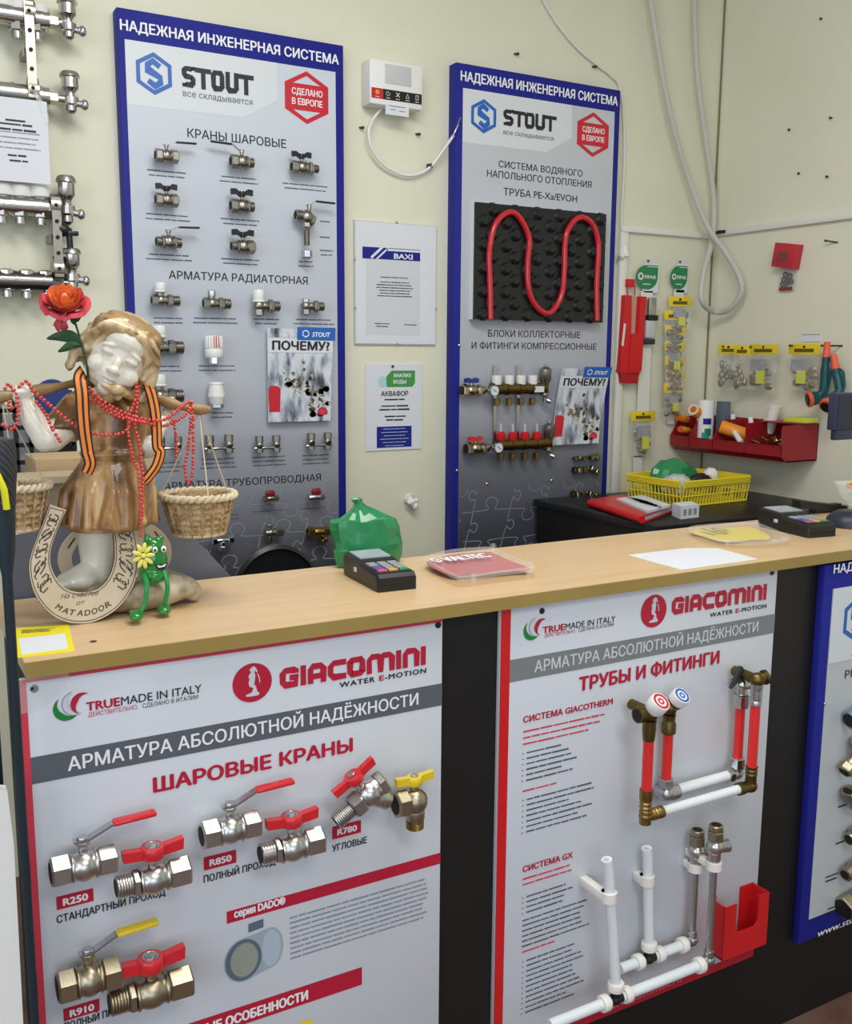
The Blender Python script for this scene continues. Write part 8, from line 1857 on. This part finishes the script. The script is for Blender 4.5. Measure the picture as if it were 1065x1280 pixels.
# nails
for p, q_, lab in (((2.2844, 1.8501), (2.835, 2.3159, 1.8577), 'long dark nail high on the right wall beside the red carton'), ((2.41, 2.581), (2.852, 2.41, 2.5801), 'small dark nail near the top of the right wall'), ((2.3432, 2.2556), (2.848, 2.3412, 2.2541), 'dark anchor hole in the middle of the right wall, right'), ((2.5139, 2.2492), (2.85, 2.5123, 2.248), 'dark anchor hole in the middle of the right wall, left'), ((2.3421, 2.0673), (2.848, 2.3403, 2.0681), 'dark nail right above the white trunking on the right wall'), ((2.4619, 2.0967), (2.852, 2.4607, 2.096), 'tiny dark nail above the white trunking on the right wall')):
    m = MB(); m.cyl((WX+.001, p[0], p[1]), V(q_), .0026, 8); m.ell(V(q_), .0045, 8); solo(m, 'wall_nail', M_DKGREY, lab, 'nail')
c = V((2.84, 2.7924, 1.933)); m = MB(); m.cyl((WX, c.y+.004, c.z), (WX-.028, c.y, c.z), .006, 10); m.cyl((WX-.02, c.y+.03, c.z), (WX-.02, c.y-.02, c.z), .006, 10); solo(m, 'cable_stub', M_BLACKP, 'short black cable stub on the white trunking in the room corner', 'cable')

# ---------------------------------------------------------------- hanging strips on the back wall left of the corner
YS = 2.835
def card(label, tl, tr, bt, zt):
    """green drop-shaped header card on a white backing with a strip below"""
    x0, x1 = tl[0], tr[0]; z1 = (tl[2]+tr[2])/2; z0 = bt[2]; W = x1-x0; H_ = z1-z0
    t = thing('hanger_strip', label, 'hanger strip', ((x0+x1)/2, YS, zt))
    m = MB(); m.plate([(x0+W*.1, z1-H_*.5), (x0+W*.25, z1-H_*.1), (x0+W*.45, z1+H_*.10), (x0+W*.55, z1+H_*.35), (x0+W*.65, z1+H_*.10), (x1+W*.05, z1+H_*.06), (x1+W*.05, z0-H_*.12), (x0+W*.4, z0-H_*.12)], YS-.001, YS+.001); m.build('white_card', M_PAPER, t)
    m = MB(); P = [(x1, z1)]+[(x0+W*.5+W*.5*math.cos(a), z0+H_*.5+H_*.5*math.sin(a)) for a in [PI/2+i*(3*PI/2)/22 for i in range(23)]]
    m.flat(P, YS-.0016, 0); cx = x0+W*.22; cz = z0+H_*.53; r = W*.13
    m.ringf(circ(cx, cz, r, r, 14), circ(cx, cz, r*.5, r*.5, 14), YS-.0022, 1); m.text('FIFAR', x0+W*.40, z0+H_*.45, W*.52, H_*.14, YS-.0022, 1, bold=.12); m.rect(x0+W*.32, z0+H_*.20, x0+W*.68, z0+H_*.24, YS-.0022, 1); m.rect(x0+W*.5, z0+H_*.92, x1, z0+H_*.95, YS-.0022, 1)
    m.build('green_header', [mat('drop_green', (44, 132, 78), .4), M_PAPER], t)
    m = MB(); m.lathe([(.004, 0), (.005, .003), (.002, .006)], (x0+W*.52, YS-.001, z1+H_*.16), (0, -1, 0), 10); m.build('pin', M_DKGREY, t)
    return t, x0, x1, z1, z0
t1, x0, x1, z1, z0 = card('white hanger strip with green drop-shaped header, right of the red pack', (2.4701, 2.835, 1.7981), (2.5749, 2.835, 1.8031), (2.527, 2.835, 1.7132), ((2.542, 2.835, 0.9878))[2])
m = MB()
for (a, b, c, d) in (((2.4986, 2.835, 1.7072), (2.5542, 2.835, 1.7091), (2.5609, 2.835, 1.2737), (2.5033, 2.835, 1.275)), ((2.4918, 2.835, 1.1039), (2.5378, 2.835, 1.1019), (2.5401, 2.835, 0.9864), (2.5006, 2.835, 0.9888))):
    m.plate([(a[0], a[2]), (b[0], b[2]), (c[0], c[2]), (d[0], d[2])], YS-.001, YS+.001)
m.plate([(((2.4994, 2.835, 1.2751))[0], ((2.4994, 2.835, 1.2751))[2]), (((2.5609, 2.835, 1.2737))[0], ((2.5609, 2.835, 1.2737))[2]), (((2.5361, 2.835, 1.0982))[0], ((2.5361, 2.835, 1.0982))[2]), (((2.4929, 2.835, 1.1001))[0], ((2.4929, 2.835, 1.1001))[2])], YS-.001, YS+.001)
m.build('strip', M_TRUNK, t1)
t2, x0, x1, z1, z0 = card('white hanger strip with green drop-shaped header over the column of fitting bags', (2.6355, 2.835, 1.8024), (2.7208, 2.835, 1.8078), (2.6833, 2.835, 1.7188), ((2.6791, 2.835, 1.2179))[2])
m = MB(); q4 = ((2.6595, 2.836, 1.7165), (2.7094, 2.836, 1.7183), (2.6902, 2.836, 1.2175), (2.6547, 2.836, 1.2186)); m.plate([(p[0], p[2]) for p in q4], YS-.001, YS+.001); m.build('strip', M_TRUNK, t2)
# grey tool pack on the first strip
a, b = V((2.514, 2.822, 1.6857)), V((2.56, 2.822, 1.5173)); sp_ = thing('tool_pack', 'silver and black tool hanging on the hanger strip right of the red pack', 'tool', ((a.x+b.x)/2, 2.822, b.z))
h = a.z-b.z; xc = (a.x+b.x)/2; w = b.x-a.x
m = MB(); m.box((xc+w*.05, 2.820, a.z-h*.2), (w*.8, .012, h*.38), bev=.003); m.build('silver_top', M_STEEL, sp_)
m = MB(); m.box((xc+w*.1, 2.819, a.z-h*.44), (w*1.1, .016, h*.12), bev=.003); m.build('black_clamp', M_BLACKP, sp_)
m = MB(); m.box((xc-w*.05, 2.820, a.z-h*.68), (w*.95, .014, h*.38), bev=.004); m.build('pale_body', M_GREYP, sp_)
m = MB(); m.box((xc-w*.1, 2.819, a.z-h*.95), (w*1.1, .012, h*.12), bev=.003); m.build('grey_foot', M_DKGREY, sp_)
# yellow headed bag at the bottom of the first strip
a, b, c = (2.4571, 2.815, 1.2712), (2.5736, 2.815, 1.2685), (2.5227, 2.815, 1.1082)
w = b[0]-a[0]; bag('yellow headed fitting bag at the foot of the hanger strip above the yellow basket', 0, 0, w, a[2]-.034-c[2], x=0, turn=math.pi/2, grp='fitting bags on the back wall', seed=9)
bpy.data.objects[max((o.name for o in COL.objects if o.name.startswith('fitting_bag')), key=lambda n: (len(n), n))].location = ((a[0]+b[0])/2, 2.815, a[2])
# column of fitting bags on the second strip
names = ['topmost, with a grey leaflet', 'second from the top', 'third from the top', 'fourth from the top', 'fifth from the top', 'sixth from the top', 'lowest, hanging into the corner bin']
col_ = [((2.6575, 2.805, 1.6911), .0, 1.0), ((2.6351, 2.8, 1.6417), .0, .95), ((2.6385, 2.8, 1.5873), .0, .95), ((2.6391, 2.8, 1.529), .0, .95), ((2.6405, 2.8, 1.474), .0, .95), ((2.6457, 2.8, 1.4224), .0, .95), ((2.6367, 2.8, 1.3743), .0, 1.0)]
for i, (p, tr, k) in enumerate(col_):
    t = bag('yellow headed fitting bag in the column near the corner, ' + names[i], p[0], p[2], .092 if i == 0 else .088, .086, x=p[0], turn=math.pi/2-.30+.04*i, grp='fitting bags in a column on the back wall', seed=20+i, lab=i in (0, 3, 6))
    t.location = (p[0]+.012, 2.812-.001*i, p[2])
# red saw-like pack
a, b, c, d = (2.4048, 2.82, 1.6884), (2.5064, 2.82, 1.6868), (2.4958, 2.82, 1.421), (2.3948, 2.82, 1.4141)
rp_ = thing('red_pack', 'long red plastic pack with a red handle hanging beside the right blue board', 'pack', ((c[0]+d[0])/2, 2.82, ((2.441, 2.82, 1.3748))[2]))
def q2(*pp): return [(p[0], p[2]) for p in pp]
m = MB(); m.plate(q2((2.4048, 2.82, 1.6884), (2.4364, 2.82, 1.6881), (2.4448, 2.82, 1.4124), (2.3948, 2.82, 1.4141)), 2.812, 2.838); m.build('left_flange', M_RED, rp_)
m = MB(); m.plate(q2((2.4779, 2.82, 1.6866), (2.5064, 2.82, 1.6861), (2.4959, 2.82, 1.4188), (2.4711, 2.82, 1.4189)), 2.812, 2.838); m.build('right_flange', M_RED, rp_)
m = MB(); m.plate(q2((2.4308, 2.82, 1.6879), (2.4817, 2.82, 1.6867), (2.4841, 2.82, 1.5525), (2.4321, 2.82, 1.5518)), 2.832, 2.838); m.build('pale_window', mat('pale_tan', (196, 166, 146), .5), rp_)
m = MB(); m.plate(q2((2.4377, 2.82, 1.5533), (2.4936, 2.82, 1.5527), (2.4886, 2.82, 1.4123), (2.4315, 2.82, 1.4125)), 2.808, 2.836); m.build('red_block', M_RED, rp_)
m = MB(); m.plate(q2((2.4013, 2.82, 1.4155), (2.4886, 2.82, 1.4123), (2.4811, 2.82, 1.373), (2.4088, 2.82, 1.3765)), 2.814, 2.838); m.build('red_foot', mat('deep_red', (176, 24, 28), .4), rp_)
m = MB(); m.tube(catmull([(2.4285, 2.826, 1.6895), (2.4252, 2.826, 1.7182), (2.4428, 2.826, 1.74), (2.4606, 2.826, 1.7217), (2.4604, 2.826, 1.6891)], 5), .0022, 8); m.build('wire_loop', M_RED, rp_)
a = (2.437, 2.82, 1.7324); m = MB(); m.box((a[0], 2.826, a[2]), (.034, .018, .028), bev=.003); m.build('red_knob', M_RED, rp_)
a, b = V((2.4031, 2.811, 1.5086)), V((2.4104, 2.811, 1.5882)); m = MB(); m.M = flatM(a, b-a, V((-1, 0, .1))); m.lines(0, (b-a).length, .002, 1, .01, .012, 0, 0, 3, .02); m.build('white_print', M_PAPER, rp_)

# ---------------------------------------------------------------- right frame edge, on the counter
a, b, c = (2.0582, 1.62, 1.39), (2.0613, 1.62, 1.2987), (2.1217, 1.62, 1.343)
mo = thing('customer_display', 'dark blue customer display on a pole at the right frame edge', 'display', (a[0]+.16, 1.64, 1.08))
x0 = (a[0]+b[0])/2; m = MB(); m.box((x0+.11, 1.632, (a[2]+b[2])/2), (.22, .022, a[2]-b[2]), bev=.004); m.build('housing', mat('display_navy', (44, 50, 74), .3), mo)
m = MB(); m.box((x0+.11, 1.6205, (a[2]+b[2])/2), (.20, .002, (a[2]-b[2])*.86)); m.build('screen', mat('screen_dark', (30, 34, 54), .12), mo)
m = MB(); m.box((x0+.055, 1.634, b[2]-.012), (.08, .016, .026), bev=.003); m.build('lower_block', MATS['display_navy'], mo)
m = MB(); m.cyl((x0+.16, 1.645, 1.0805), (x0+.16, 1.645, b[2]+.03), .012); m.lathe([(.03, 1.0805), (.03, 1.088), (.018, 1.094)], (x0+.16, 1.645, 0), UP, 24); m.build('pole', M_DKGREY, mo)
a = V((2.0746, 1.6, 1.168)); bb_ = V((2.1341, 1.6, 1.1162))
bw = thing('candy_bowl', 'small clear bowl with orange and yellow sweets at the right frame edge', 'bowl', (a.x+.05, 1.60, 1.08))
R_ = .05; zb_ = max(1.0805, bb_.z); m = MB(); m.lathe([(R_*.5, 1.0806), (R_*.55, 1.086), (R_*.22, 1.092), (R_*.25, zb_+.002), (R_*.6, zb_+.012), (R_, a.z), (R_*.96, a.z), (R_*.55, zb_+.016)], (a.x+R_, 1.60, 0), UP, 28); m.build('glass', M_CLEAR, bw)
m = MB(); rn = random.Random(4)
for i in range(14): an = rn.uniform(0, 6.28); r = rn.uniform(0, .030); m.ell((a.x+R_+r*math.cos(an), 1.60+r*math.sin(an), a.z-.014+rn.uniform(0, .018)), (.010, .008, .007), 8, i % 3)
o = m.build('sweets', [M_ORNG, M_YELLOW, M_RED], bw); o['kind'] = 'stuff'
